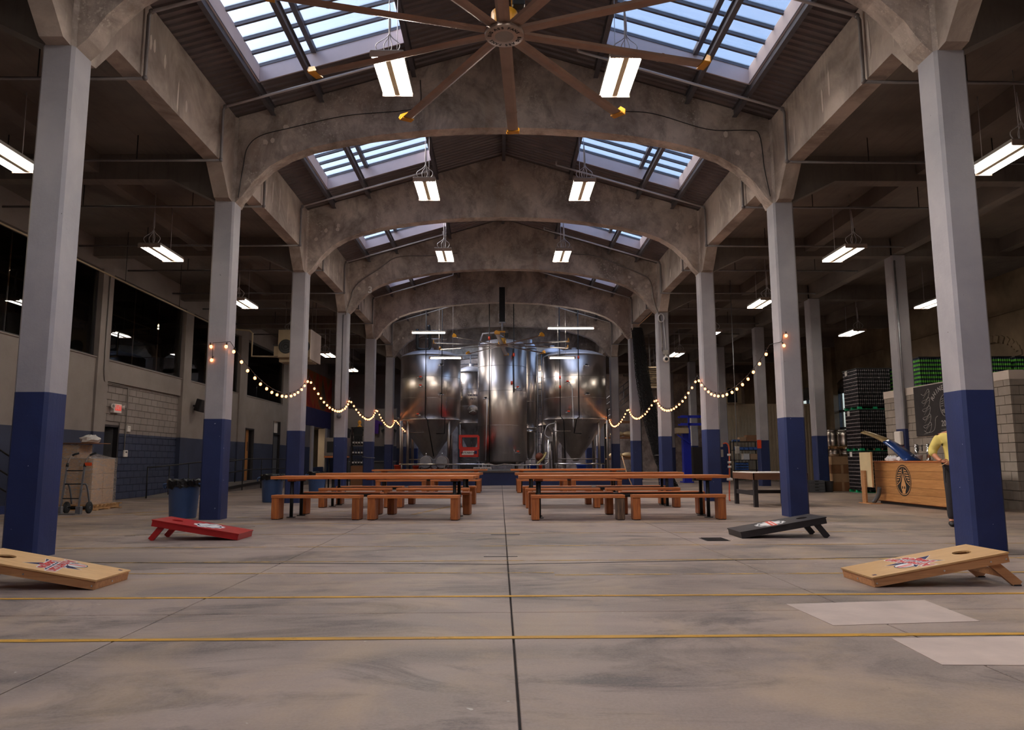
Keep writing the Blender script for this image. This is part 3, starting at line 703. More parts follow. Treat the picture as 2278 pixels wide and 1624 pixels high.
    while x < 16.55: vs += [(x, ys), (x+0.06, ys), (x+0.08, ys-0.025), (x+0.14, ys-0.025)]; x += 0.17
    vs2 = [(a, b, z) for a, b in vs for z in (0.0, 3.9)]
    m.add(vs2, [(2*i, 2*i+2, 2*i+3, 2*i+1) for i in range(len(vs)-1)]); m.box((11.5, ys+0.01, 0), (16.6, ys+0.12, 3.9)); m.box((11.5, ys-0.05, 3.9), (16.6, ys+0.14, 4.0))
    pw = struct('wall_partition', m, 'beige_wall', 'pale ribbed metal partition behind the right aisle')
    # grey back room partition closing the left aisle behind the fourth column
    m = MB(); m.box((-11.1, 48.2, 0), (-5.9, 48.35, SLAB)); struct('wall_rear_left', m, 'wall_paint')

def blockwall():
    """cold room of grey-tan concrete blocks with a pale cap, right of the bar"""
    t = sempty('wall_cold_room', (10.8, 15.55, 0), 'grey-tan concrete block cold room wall with a pale cap behind the bar'); c = t.location
    X, Yn, Yf, top = 10.8, 15.55, 20.75, 2.77; bw, bh = 0.405, 0.203; cache = {}
    MB(c).box((X+0.03, Yn+0.03, 0), (14.2, Yf, top)).build('mortar_core', 'mortar', t)
    MB(c).box((X-0.01, Yn-0.01, top), (14.2, Yf+0.01, 2.97), 0.006).build('cap', 'cap_white', t)
    def blk(sx, sy, sz, loc):
        key = (round(sx, 3), round(sy, 3), round(sz, 3))
        if key not in cache:
            m = MB().box((0, 0, 0), (sx, sy, sz), 0.005).mesh('block'); m.materials.append(mt('block_tan')); cache[key] = m
        o = link('block', cache[key], t); o.location = Vector(loc)-c
    for r in range(14):
        z0 = r*bh; hz = min(bh-0.010, top-z0)
        if hz < 0.03: continue
        y = Yn-(bw/2 if r % 2 else 0)
        while y < Yf-0.02:
            a, b = max(y, Yn), min(y+bw-0.010, Yf)
            if b-a > 0.04: blk(0.05, b-a, hz, (X, a, z0))
            y += bw
        x = X-(0 if r % 2 else bw/2)
        while x < 13.4:
            a, b = max(x, X+0.052), x+bw-0.010
            if b-a > 0.04: blk(b-a, 0.05, hz, (a, Yn, z0))
            x += bw
# ------------------------------------------------------------------ lamps, fans, pipes, strings
def make_highbay(name, label, loc, top, group, tubes=6, mat='tube', cords=True):
    """hanging four-foot fluorescent high bay; local y is its length"""
    t = thing(name, label, 'light fixture', loc, 0, group); L, Wd = 1.22, 0.50
    MB().box((-Wd/2, -L/2, 0.02), (Wd/2, L/2, 0.075), 0.006).build('housing', 'grey_metal', t)
    for s in (-1, 1): MB().box((-Wd/2, s*L/2-0.012, -0.035), (Wd/2, s*L/2+0.012, 0.05)).build('end_plate', 'fan_hub', t)
    MB().prism([(-0.055, 0.02), (0.055, 0.02), (0.04, -0.02), (-0.04, -0.02)], 'Y', -L/2+0.02, L/2-0.02).build('centre_channel', 'beige_metal', t)
    xs = [-0.205, -0.145, -0.085, 0.085, 0.145, 0.205] if tubes == 6 else [-0.19, -0.10, 0.10, 0.19]
    for x in xs: MB().cyl((x, -L/2+0.03, -0.012), (x, L/2-0.03, -0.012), 0.014, n=8).build('tube', mat, t)
    h = top-loc[2]
    if cords:
        for s in (-1, 1):
            m = MB(); m.tube([(0.0, s*0.45, 0.07), (0.0, s*0.43, h)], 0.006, 6); m.build('hanger', 'pipe_white', t)
        for k in range(4):
            a = -0.12+0.08*k; m = MB(); m.tube(bez([(a, -0.5, 0.075), (a*1.5, -0.5, 0.22), (0.02, -0.48, 0.42), (0.01, -0.46, min(h, 0.9))], 5), 0.007, 5); m.build('cord', 'pipe_white', t)
    return t
def build_lamps():
    for k in range(-1, 4):
        for s in (-1, 1):
            side = 'left' if s < 0 else 'right'; y = {1: 10.97, 2: 16.45, 3: 21.95}.get(k, YK(k)+2.6); z = 7.1 if k == 1 else 7.3
            where = f'hanging in the {ORD[k-1]} nave bay from the camera, {side} side' if k > 0 else f'hanging over the nave {"above" if k == 0 else "behind"} the camera, {side} side'
            make_highbay('fluorescent_light', 'bright fluorescent high bay light '+where, (s*1.80-0.0, y, z), RZ(1.8), 'nave high bay lights')
    for k in range(0, 7):
        for x, nm in ((-7.95, 'left aisle'), (7.98, 'right aisle'), (13.35, 'outer right aisle')):
            if nm.startswith('outer') and k not in (1, 3, 4): continue
            y = 11.25+5.5*(k-1)
            if x > 9: y = {1: 16.7, 3: 22.3, 4: 27.6}[k]
            lab = f'fluorescent light hanging in the {nm}, {ORD[k-1]} from the camera' if k else f'fluorescent light hanging in the {nm} beside the camera'
            if x > 9: lab = f'fluorescent light over the outer right aisle, {ORD[(1,3,4).index(k)]} from the camera'
            make_highbay('fluorescent_light', lab, (x, y, 5.87), SLAB, 'aisle fluorescent lights', 6, 'tube_aisle')
    for x0, x1, y, z, lab in ((-4.0, -2.48, 32.0, 6.67, 'upper left strip light over the left tank'), (1.96, 4.05, 32.0, 6.86, 'upper right strip light over the right tank'),
                              (-3.2, -1.79, 32.2, 5.57, 'lower left strip light in front of the left tank'), (2.05, 3.19, 32.2, 5.57, 'lower right strip light in front of the right tank')):
        t = thing('strip_light', 'bare twin tube '+lab, 'light fixture', ((x0+x1)/2, y, z), 0, 'strip lights before the tanks'); c = t.location; dz = 0.05 if x0 < -3.5 else (-0.0)
        MB(c).box((x0, y-0.05, z+0.02), (x1, y+0.05, z+0.08), 0.005).build('housing', 'grey_metal', t)
        for dy in (-0.05, 0.05): MB(c).cyl((x0+0.05, y+dy, z-0.01), (x1-0.05, y+dy, z-0.01), 0.02, n=8).build('tube', 'tube_strip', t)
        for x in (x0, x1): MB(c).box((x-0.03, y-0.08, z-0.04), (x+0.03, y+0.08, z+0.07)).build('end_cap', 'fan_hub', t)
        for x in (x0+0.4, x1-0.4): MB(c).tube([(x, y, z+0.08), (x, y, RZ(x))], 0.006, 5).build('hanger', 'pipe_white', t)
    # room lights behind the upper windows
    for i, y in enumerate((13.0, 17.2, 23.5, 28.5, 34.5)):
        make_highbay('fluorescent_light', f'fluorescent light inside the upper room, {ORD[i]} from the camera', (-13.4, y, 6.3), SLAB, 'upper room lights', 4, 'tube_room', False)
    t = make_highbay('fluorescent_light', 'added lamp for the daylight inside the serving hatch room under the mural', (-13.2, 45.2, 2.9), 3.1, None, 4, 'tube_room', False)  # added lamp in place of the daylight that lights this room

def make_fan(label, loc, R, phase, top, mount):
    t = thing('ceiling_fan', label, 'ceiling fan', loc, 0, 'large ceiling fans')
    # hub: ring with stamped lettering on its underside
    MB().lathe((0, 0, 0), [(0.10, -0.02), (0.245, -0.02), (0.25, -0.005), (0.25, 0.05), (0.20, 0.07), (0.0, 0.07)], 40).build('hub_ring', 'fan_hub', t)
    hb = MB().lathe((0, 0, 0), [(0.0, 0.01), (0.125, 0.01), (0.13, -0.018), (0.115, -0.022)], 32).build('hub_cup', 'grey_metal', t)
    m = MB(); m.cyl((0, 0, -0.004), (0, 0, 0.02), 0.028, n=10)
    for k in range(5): m.cyl((math.cos(k*1.26)*0.09, math.sin(k*1.26)*0.09, 0.0), (math.cos(k*1.26)*0.09, math.sin(k*1.26)*0.09, 0.015), 0.012, n=6)
    m.build('bolt', 'black_iron', hb)
    m = MB(); word = ' BIG ASS FANS  BIG ASS FANS '; n = len(word); rr = 0.188
    adv = {'I': 0.55, ' ': 0.62}; tot = sum(adv.get(ch, 1.0) for ch in word); acc = 0
    for ch in word:
        a = acc+adv.get(ch, 1.0)/2; acc += adv.get(ch, 1.0)
        if ch == ' ': continue
        th = math.radians(168)+2*PI*a/tot; cx, sy = math.cos(th), math.sin(th)      # reads from below, tops outward
        put_text(m, ch, 0.062, frame((cx*rr, sy*rr, -0.0225), (-sy, cx, 0), (cx, sy, 0)), 0.003)
    m.build('lettering', 'print_black', t)
    MB().lathe((0, 0, 0.07), [(0.16, 0), (0.17, 0.05), (0.17, 0.22), (0.12, 0.26)], 24).build('motor', 'fan_yellow', t)
    for s in (-1, 1): MB().box((s*0.10-0.012, -0.05, 0.33), (s*0.10+0.012, 0.05, 0.62)).build('bracket', 'fan_yellow', t)
    MB().box((-0.13, -0.06, 0.58), (0.13, 0.06, 0.63)).build('bracket', 'fan_yellow', t)
    MB().box((0.10, -0.13, 0.34), (0.26, 0.0, 0.54), 0.01).build('drive_box', 'black_plastic', t)
    h = top-loc[2]
    MB().cyl((0, 0, 0.60), (0, 0, min(h, 1.05)), 0.035, n=12).build('down_rod', 'galvanised', t)
    if mount:
        MB().box((-0.12, -0.05, 1.02), (0.12, 0.09, h+0.55), 0.006).build('mounting_post', 'black_iron', t)
        m = MB(); m.tube([(math.cos(a)*0.16, 0.0, 1.28+math.sin(a)*0.16) for a in [2*PI*k/14 for k in range(14)]], 0.009, 5, True); m.build('safety_cable', 'pipe_white', t)
        m = MB(); m.box((-0.15, -0.07, 0.98), (0.15, 0.07, 1.02)); m.build('yoke', 'galvanised', t)
    else:
        MB().box((-0.14, -0.16, h-0.06), (0.14, 0.16, h), 0.006).build('mounting_plate', 'black_iron', t)
        MB().cyl((0, 0, 1.0), (0, 0, h-0.05), 0.035, n=12).build('down_rod', 'galvanised', t)
    # aerofoil blades with a collar and a yellow up-turned tip
    prof = [(-0.085, 0.010), (-0.045, 0.022), (0.02, 0.020), (0.085, -0.006), (0.02, -0.010), (-0.05, -0.006)]
    def blade_m(x0, x1, sc=1.0):
        m = MB(); vs = []
        for x in (x0, x1): vs += [(x, p[0]*sc, p[1]*sc+0.03) for p in prof]
        n = len(prof); return m.add(vs, [tuple(range(n))[::-1], tuple(range(n, 2*n))]+[(i, (i+1) % n, n+(i+1) % n, n+i) for i in range(n)])
    bm1 = blade_m(0.22, R-0.06).mesh('blade'); bm1.materials.append(mt('fan_blade'))
    bm2 = blade_m(R*0.735, R*0.735+0.035, 1.10).mesh('collar'); bm2.materials.append(mt('fan_blade'))
    tp = MB(); tp.prism([(-0.10, 0.015), (0.10, 0.005), (0.12, 0.03), (0.09, 0.10), (-0.03, 0.17), (-0.11, 0.10)], 'X', R-0.065, R-0.05); tp.prism([(-0.10, 0.015), (0.10, 0.005), (0.10, 0.02), (-0.10, 0.03)], 'X', R-0.16, R-0.05)
    bm3 = tp.mesh('tip'); bm3.materials.append(mt('fan_yellow'))
    for k in range(10):
        a = phase+k*PI/5
        b = link('blade', bm1, t); b.rotation_euler = (0, 0, a); c = link('collar', bm2, b); d = link('winglet', bm3, b)
    return t
def build_fans():
    make_fan('huge ten-blade ceiling fan nearest the camera with lettering on its round hub', (-0.05, 8.78, 6.45), 2.95, math.radians(176.8-90), 7.76, False)
    make_fan('huge ten-blade ceiling fan far down the nave in front of the steel tanks', (-0.02, 30.30, 5.80), 2.93, math.radians(90-4), 7.75, True)

def build_pipes():
    n = 0
    for k in range(1, 6):
        for j, dy in enumerate((1.72, 4.70)):
            for s in (-1, 1):
                y = YK(k)+dy; side = 'left' if s < 0 else 'right'; n += 1
                t = thing('sprinkler_pipe', f'{"near" if j == 0 else "far"} sprinkler pipe of the {ORD[k-1]} bay, stepping over the {side} girder into the aisle', 'pipe', (s*5.34, y, 6.66), 0, 'sprinkler pipes'); c = t.location
                xe = LW+0.1 if s < 0 else R2-0.1
                lo = 2.05 if s < 0 else 1.4
                MB(c).tube([(s*lo, y, RZ(lo)-0.24), (s*5.30, y, RZ(5.30)-0.24)], 0.026, 8).build('roof_run', 'pipe_white', t)
                MB(c).tube([(s*5.30, y, RZ(5.30)-0.24), (s*5.335, y, RZ(5.33)-0.30), (s*5.335, y, 6.70), (s*5.36, y, 6.675)], 0.028, 8).build('drop', 'pipe_grey', t)
                MB(c).tube([(s*5.34, y, 6.675), (xe, y, 6.66)], 0.026, 8).build('aisle_run', 'pipe_grey', t)
                for q in ((s*5.30, y, RZ(5.30)-0.24), (s*5.335, y, 6.685)): MB(c).sphere(q, 0.042, 8, 6).build('elbow', 'pipe_grey', t)
                for x in (6.9, 9.3): MB(c).tube([(s*x, y, 6.66), (s*x, y, SLAB)], 0.010, 5).build('hanger', 'black_iron', t)
                for x in (3.7, 4.66): MB(c).tube([(s*x, y, RZ(x)-0.23), (s*x, y+0.02, RZ(x)-0.14), (s*x, y, RZ(x)-0.02)], 0.009, 5).build('hanger', 'pipe_white', t)
                if j: MB(c).cyl((s*lo, y, RZ(lo)-0.24), (s*lo, y, RZ(lo)-0.12), 0.022, n=8).build('sprinkler_head', 'pipe_white', t)
    # thin conduits looping along the second and fourth arches
    def cond(name, lab, pts, r=0.012, m='conduit'):
        t = MB(pts[0]).tube(bez(pts, 6), r, 6).build(name, m); t.location = pts[0]; tag(t, lab, 'cable'); return t
    y = YK(2)+0.035
    cond('conduit', 'thin dark cable sagging across the second arch on the left', [(-5.28, y-0.03, 6.25), (-5.22, y, 6.9), (-5.15, y, 7.3), (-4.9, y, 7.55), (-4.3, y, 7.72), (-3.2, y, 7.98), (-2.0, y, 8.10), (-1.72, y, 8.25), (-1.72, y, 8.75)], 0.008, 'black_plastic')
    cond('conduit', 'thin dark cable sagging across the second arch on the right', [(5.30, y-0.03, 6.3), (5.22, y, 6.9), (5.15, y, 7.6), (4.9, y, 7.7), (4.1, y, 7.72), (3.0, y, 8.05), (2.2, y, 8.10)], 0.008, 'black_plastic')
    y = YK(4)+0.03
    cond('conduit', 'grey conduit bent along the fourth arch on the left', [(-5.45, y-0.04, 6.1), (-5.30, y-0.02, 6.6), (-5.2, y, 7.0), (-4.95, y, 7.3), (-4.3, y, 7.75), (-3.7, y, 8.15), (-2.6, y, 8.2), (-1.6, y, 8.3)], 0.018)
    cond('conduit', 'grey conduit bent along the fourth arch on the right', [(5.50, y-0.05, 4.8), (5.48, y-0.05, 5.7), (5.42, y-0.05, 6.05), (5.25, y-0.02, 6.6), (5.15, y, 7.3), (4.8, y, 7.55), (4.0, y, 7.9), (3.2, y, 8.2), (1.8, y, 8.3)], 0.02)
    cond('conduit', 'grey conduit running down the bare wall to the thermostat by the doorway', [(LW+0.08, 20.45, 6.3), (LW+0.08, 20.45, 4.0), (LW+0.08, 20.5, 3.4), (LW+0.03, 20.75, 3.30), (LW-0.02, 21.9, 3.28), (LW-0.03, 22.06, 3.1), (LW-0.05, 22.08, 1.42)], 0.016)
    t = thing('coiled_cable', 'white coiled cable looped on the fourth right column', 'cable', (5.5, YK(4)-0.05, 6.0)); c = t.location
    m = MB(c)
    for q in range(3): m.tube([(5.48+math.cos(a)*0.10, YK(4)-0.03-q*0.02, 5.97+math.sin(a)*0.14) for a in [2*PI*k/18 for k in range(18)]], 0.016, 6, True)
    m.build('coil', 'pipe_white', t)
    MB(c).tube([(5.56, YK(4)-0.03, 5.9), (5.60, YK(4)-0.03, 5.2), (5.62, YK(4)-0.03, 4.85)], 0.016, 6).build('lead', 'pipe_white', t)
    # long fluorescent cable tray line down the left aisle
    m = thing('lighting_pipe', 'long thin gas pipe sloping down the left aisle ceiling to the heater', 'pipe', (-9.6, 12, 5.6)); c = m.location
    MB(c).tube([(-10.0, 9.0, 5.78), (-10.0, 18.5, 5.78), (-10.0, 26.0, 5.78)], 0.022, 8).build('pipe', 'beige_metal', m)
    MB(c).tube([(-10.0, 26.0, 5.78), (-9.0, 26.0, 5.7), (-8.9, 26.0, 5.6), (-8.9, 26.0, 4.78), (-8.0, 26.0, 4.76)], 0.03, 8).build('branch', 'beige_metal', m)
    for y in (10.5, 13.5, 16.0, 19.2, 22.5, 25.4): MB(c).tube([(-10.0, y, 5.78), (-10.0, y, SLAB)], 0.008, 5).build('hanger', 'black_iron', m)

def build_strings():
    for s in (-1, 1):
        side = 'left' if s < 0 else 'right'
        t = thing('string_lights', f'string of warm round bulbs draped from column to column along the {side} side', 'string lights', (s*5.3, 14.4, 3.4), 0, 'festoon string lights'); c = t.location
        xk = s*5.30
        knots = [(s*5.29, YK(2)+(-0.03 if s < 0 else CD), 3.36), (xk, YK(3)+CD, 3.38), (xk, YK(4)+CD, 3.27), (xk, YK(5)+CD, 3.33), (xk, YK(6)+CD, 3.2)]
        sag = [0.70, 0.62, 0.55, 0.55]; cnt = [16, 17, 16, 16]; wire = []; bulbs = []
        if s < 0:
            pre = [(-5.62, YK(2)-0.03, 3.04), (-5.62, YK(2)-0.03, 3.34), (-5.30, YK(2)-0.03, 3.36)]; wire += pre; bulbs += [Vector(pre[0]), Vector((-5.66, YK(2)-0.035, 3.30)), Vector((-5.36, YK(2)-0.035, 3.30))]
        else:
            wire += [(5.40, YK(2)-0.03, 3.52), (5.36, YK(2)-0.03, 3.35)]; bulbs += [Vector((5.45, YK(2)-0.04, 3.50)), Vector((5.38, YK(2)-0.05, 3.30))]
        for (a, b, sg, nb) in zip(knots[:-1], knots[1:], sag, cnt):
            a, b = Vector(a), Vector(b)
            for i in range(21):
                u = i/20; p = a.lerp(b, u); p.z -= 4*sg*u*(1-u); p.x -= s*0.10*math.sin(PI*u); wire.append(p)
            for i in range(nb):
                u = (i+0.5)/nb; p = a.lerp(b, u); p.z -= 4*sg*u*(1-u)+0.05; p.x -= s*0.10*math.sin(PI*u); bulbs.append(p)
        if s < 0:
            a, b = Vector(knots[-1]), Vector((-4.55, 34.6, 2.55))
            for i in range(1, 9): p = a.lerp(b, i/8); wire.append(p); bulbs.append(p-Vector((0, 0, 0.05)))
        MB(c).tube(wire, 0.006, 5).build('wire', 'black_plastic', t)
        gm = MB().sphere((0, 0, -0.035), 0.030, 10, 7, (1, 1, 1.15)).mesh('bulb'); gm.materials.append(mt('bulb'))
        cm = MB().cyl((0, 0, -0.008), (0, 0, 0.045), 0.015, n=8).mesh('socket'); cm.materials.append(mt('bulb_cap'))
        for p in bulbs:
            o = link('bulb', gm, t); o.location = p-c; q = link('socket', cm, o)
            o.rotation_euler = (random.uniform(-.35, .35), random.uniform(-.35, .35), 0)
# ------------------------------------------------------------------ tables and benches
def build_tables():
    def table(label, cx, cy, rz, xbrace):
        t = thing('picnic_table', label, 'table', (cx, cy, 0), rz, 'long plank tables'); L, D = 3.96, 0.78
        for i in range(4):
            y0 = -D/2+i*D/4; MB().box((-L/2+random.uniform(-.01, .01), y0+0.002, 0.735), (L/2+random.uniform(-.01, .01), y0+D/4-0.002, 0.792), 0.004).build('plank', 'table_wood', t)
        for x in (-1.6, 1.6):
            MB().box((x-0.07, -0.32, 0.695), (x+0.07, 0.32, 0.735), 0.004).build('batten', 'bench_leg_wood', t)
            for y in (-0.25, 0.25):
                lg = MB().cyl((x, y, 0.012), (x, y, 0.69), 0.034, n=12).build('leg', 'black_iron', t)
                MB().cyl((x, y, 0), (x, y, 0.014), 0.085, n=14).build('flange', 'black_iron', lg); MB().cyl((x, y, 0.37), (x, y, 0.46), 0.045, n=12).build('tee', 'black_iron', lg); MB().cyl((x, y, 0.68), (x, y, 0.697), 0.075, n=14).build('flange', 'black_iron', lg)
        if xbrace: bars = [((-1.6, -0.25), (1.6, 0.25)), ((-1.6, 0.25), (1.6, -0.25))]
        else: bars = [((-1.6, -0.25), (1.6, -0.25)), ((-1.6, 0.25), (1.6, 0.25))]
        for a, b in bars: MB().cyl((*a, 0.415), (*b, 0.415), 0.028, n=10).build('cross_bar', 'black_iron', t)
        for x in (-0.02,): MB().box((x-0.09, -0.32, 0.715), (x+0.09, 0.32, 0.735)).build('batten', 'bench_leg_wood', t)
        return t
    def bench(label, cx, cy, rz, worn):
        t = thing('bench', label, 'bench', (cx, cy, 0), rz, 'plank benches'); L, D = 1.70, 0.27
        MB().box((-L/2, -D/2, 0.395), (L/2, D/2, 0.452), 0.005).build('seat', 'bench_wood', t)
        for s in (-1, 1):
            x = s*(L/2-0.075); m = 'bench_leg_worn' if worn and s > 0 else 'bench_leg_wood'
            MB().box((x-0.07 if s > 0 else x-0.07, -D/2+0.01, 0.012), (x+0.07, D/2-0.01, 0.394), 0.006).build('leg', m, t)
            MB().box((x-0.06, -D/2+0.02, 0), (x+0.06, D/2-0.02, 0.013)).build('foot_pad', 'rubber', t)
        return t
    rows = ['front', 'middle', 'rear']
    tb = {}
    for r, (yl, yr, rzl, rzr) in enumerate(((14.66, 14.36, -0.115, 0.0), (18.25, 17.80, -0.08, 0.02), (26.0, 25.9, 0.0, 0.0))):
        for s, cx, cy, rz in ((-1, -2.54, yl, rzl), (1, 2.22, yr, rzr)):
            side = 'left' if s < 0 else 'right'
            table(f'long orange-brown plank table with black pipe legs, {rows[r]} row {side}', cx, cy, rz, s < 0)
            for q in (-1, 1):           # near and far side of the table
                for e in (-1, 1):       # left and right half
                    bx, by = e*0.92, q*0.69
                    X = cx+math.cos(rz)*bx-math.sin(rz)*by; Yb = cy+math.sin(rz)*bx+math.cos(rz)*by
                    bench(f'low plank bench on the {"camera" if q < 0 else "tank"} side of the {rows[r]} {side} table, {"left" if e < 0 else "right"} of the pair', X, Yb, rz+random.uniform(-.012, .012), r == 0 and s > 0 and q < 0 and e < 0)

# ------------------------------------------------------------------ bean bag boards
def make_board(name, label, corner, yaw, top, edge, logo, folding, L=1.20, Wd=0.585, mirror=False):
    """local x runs from the low front edge up to the hole end; origin under the front edge centre"""
    t = thing(name, label, 'game board', corner, yaw, 'bean bag boards'); T = 0.085 if folding else 0.09; H = 0.205 if folding else 0.20
    ang = math.asin(H/L); M = Matrix.Rotation(-ang, 4, 'Y')
    # top sheet with a real hole
    hx, hr, n = L-0.23, 0.076, 24; z0, z1 = T-0.014, T; m = MB(); sq = []
    for k in range(n):
        a = 2*PI*k/n; c, s_ = math.cos(a), math.sin(a); q = 0.13/max(abs(c), abs(s_)); sq.append((hx+c*q, s_*q))
    ring = [(hx+math.cos(2*PI*k/n)*hr, math.sin(2*PI*k/n)*hr) for k in range(n)]
    for z in (z0, z1):
        vs = [(x, y, z) for x, y in sq]+[(x, y, z) for x, y in ring]; m.add(vs, [(k, (k+1) % n, n+(k+1) % n, n+k) for k in range(n)])
        h = Wd/2; a0, a1 = hx-0.13, hx+0.13
        for q in ((0, -h, a0, h), (a1, -h, L, h), (a0, -h, a1, -0.13), (a0, 0.13, a1, h)): m.add([(q[0], q[1], z), (q[2], q[1], z), (q[2], q[3], z), (q[0], q[3], z)], [(0, 1, 2, 3)])
    vs = [(x, y, z) for z in (z0, z1) for x, y in ring]; m.add(vs, [(k, (k+1) % n, n+(k+1) % n, n+k) for k in range(n)])
    m.add([(x, y, z) for z in (z0, z1) for x, y in ((0, -h), (L, -h), (L, h), (0, h))], [(0, 1, 5, 4), (1, 2, 6, 5), (2, 3, 7, 6), (3, 0, 4, 7)])
    m.xf(M).build('top', top, t)
    for q in (((0.008, -h+0.008, 0), (L-0.008, -h+0.028, z0)), ((0.008, h-0.028, 0), (L-0.008, h-0.008, z0)), ((0.008, -h+0.03, 0), (0.028, h-0.03, z0)), ((L-0.028, -h+0.03, 0), (L-0.008, h-0.03, z0))):
        MB().box(*q, ).xf(M).build('side_rail', edge, t)
    for s in (-1, 1):           # splayed legs under the hole end
        hz = H-0.02; px = L*math.cos(ang)-0.12; m = MB(); e = px+(0.20 if folding else (-0.02 if False else -0.16))
        if not folding: e = px+0.13
        m.bar((px-0.02, s*(h-0.055), H*0.96), (e, s*(h-0.055), 0.008), 0.036, 0.075, (1, 0, 0)); m.build('leg', edge, t)
    if folding:
        m = MB(); m.box((px+0.07, -h+0.07, 0.07), (px+0.09, h-0.07, 0.13)); m.build('leg_brace', edge, t)
        for s in (-1, 1): MB().box((px+0.15, s*(h-0.055)-0.02, 0), (px+0.215, s*(h-0.055)+0.02, 0.012)).build('rubber_foot', 'rubber', t)
        m = MB()
        for x in (0.03, 0.62, 1.03, 1.165):
            for s in (-1, 1): m.cyl((x, s*(h-0.009), 0.03), (x, s*(h-0.003), 0.03), 0.008, n=8)
        m.cyl((0.009, 0, 0.03), (0.003, 0, 0.03), 0.009, n=8); m.xf(M).build('bolt', 'chrome', t)
    lay = lambda z: M @ Matrix.Translation((0.53, 0, T+z))
    def flat(polys, z, mat, nm='print'):
        m = MB()
        for P in polys: m.add([(x, y, 0) for x, y in P], [tuple(range(len(P)))])
        return m.xf(lay(z)).build(nm, mat, t)
    fl = -1 if mirror else 1
    if logo == 'star':      # navy star, red two-line script, baseball with red ribbon
        star = [((0.245 if k % 2 == 0 else 0.10)*math.cos(PI/2+k*PI/5+0.2), (0.235 if k % 2 == 0 else 0.095)*math.sin(PI/2+k*PI/5+0.2)) for k in range(10)]
        tri = [(star[k], star[(k+1) % 10], (0, 0)) for k in range(10)]
        flat([[(x*1.06, y*1.06) for x, y in q] for q in tri], 0.0006, 'print_white', 'star_outline'); flat(tri, 0.0010, 'print_navy', 'star')
        R = Matrix.Rotation(PI/2 if not mirror else -PI/2, 4, 'Z')
        for nm, bold, z, mat in (('script_outline', 0.016, 0.0014, 'print_white'), ('script', 0.004, 0.0018, 'print_red')):
            m = MB()
            sh = Matrix.Shear('XY', 4, (0.0, 0.0))
            put_text(m, 'American', 0.135, Matrix.Translation((0, 0.055, 0)) @ Matrix.Rotation(0.25, 4, 'Z'), bold); put_text(m, 'League', 0.125, Matrix.Translation((0.02, -0.045, 0)) @ Matrix.Rotation(0.25, 4, 'Z'), bold)
            m.xf(lay(z) @ R); m.build(nm, mat, t)
        circ = lambda cx, cy, r: [(cx+math.cos(k*PI/9)*r, cy+math.sin(k*PI/9)*r) for k in range(18)]
        bx, by = (-0.14, -0.10) if not mirror else (-0.14, 0.10)
        flat([circ(bx, by, 0.085)], 0.0022, 'print_navy', 'ball_outline'); flat([circ(bx, by, 0.077)], 0.0026, 'print_white', 'ball')
        flat([[(bx-0.07, by-0.02), (bx+0.07, by-0.005), (bx+0.07, by+0.02), (bx-0.07, by+0.008)], [(bx-0.05, by-0.05), (bx+0.05, by-0.045), (bx+0.045, by-0.03), (bx-0.055, by-0.033)]], 0.003, 'print_coral', 'ribbon')
        m = MB(); m.add([(0.04, -0.2*fl, 0), (0.075, -0.2*fl, 0), (0.075, -0.235*fl, 0), (0.04, -0.235*fl, 0)], [(0, 1, 2, 3)]); m.xf(M @ Matrix.Translation((0, 0, T+0.0006))).build('small_badge', 'print_navy', t)
        m = MB(); m.add([(0.046, -0.226*fl, 0), (0.056, -0.226*fl, 0), (0.056, -0.232*fl, 0), (0.046, -0.232*fl, 0)], [(0, 1, 2, 3)]); m.xf(M @ Matrix.Translation((0, 0, T+0.001))).build('small_badge', 'print_red', t)
    else:                   # round gear badge with a crossing banner
        gear = []
        for k in range(48):
            r = 0.215 if (k//2) % 2 == 0 else 0.185; a = 2*PI*k/48; gear.append((math.cos(a)*r, math.sin(a)*r))
        circ = lambda r: [(math.cos(k*PI/16)*r, math.sin(k*PI/16)*r) for k in range(32)]
        fan = lambda P: [(P[k], P[(k+1) % len(P)], (0, 0)) for k in range(len(P))]
        flat(fan(gear), 0.0006, 'print_white', 'badge'); flat(fan(circ(0.165)), 0.001, 'print_navy' if logo == 'gear_white' else 'print_black', 'badge_ring'); flat(fan(circ(0.14)), 0.0014, 'print_white', 'badge_disc')
        flat([[(-0.06, -0.235), (0.02, -0.25), (0.09, 0.235), (0.01, 0.25)]], 0.0018, 'print_white' if logo == 'gear_white' else 'print_coral', 'banner')
        flat([[(-0.02, -0.2), (0.0, -0.2), (0.06, 0.2), (0.04, 0.2)]], 0.0022, 'print_navy' if logo == 'gear_white' else 'print_white', 'banner_stripe')
    return t
def build_boards():
    # low edges face the middle of the hall; local +x climbs outward
    make_board('cornhole_board', 'natural pine bean bag board at the right with a star and baseball print', (3.035, 6.64, 0), math.radians(0), 'pine', 'pine_edge', 'star', True)
    make_board('cornhole_board', 'natural pine bean bag board at the left with a star and baseball print', (-3.545, 6.77, 0), math.radians(180), 'pine', 'pine_edge', 'star', True)
    make_board('cornhole_board', 'bright red bean bag board with a white round badge beside the left column', (-3.72, 10.72, 0), math.radians(180), 'red_paint', 'red_paint', 'gear_white', False, 1.22, 0.60)
    make_board('cornhole_board', 'black bean bag board with a white and red badge beside the right column', (3.20, 10.60, 0), math.radians(0), 'black_paint', 'black_paint', 'gear_red', False, 1.22, 0.60)

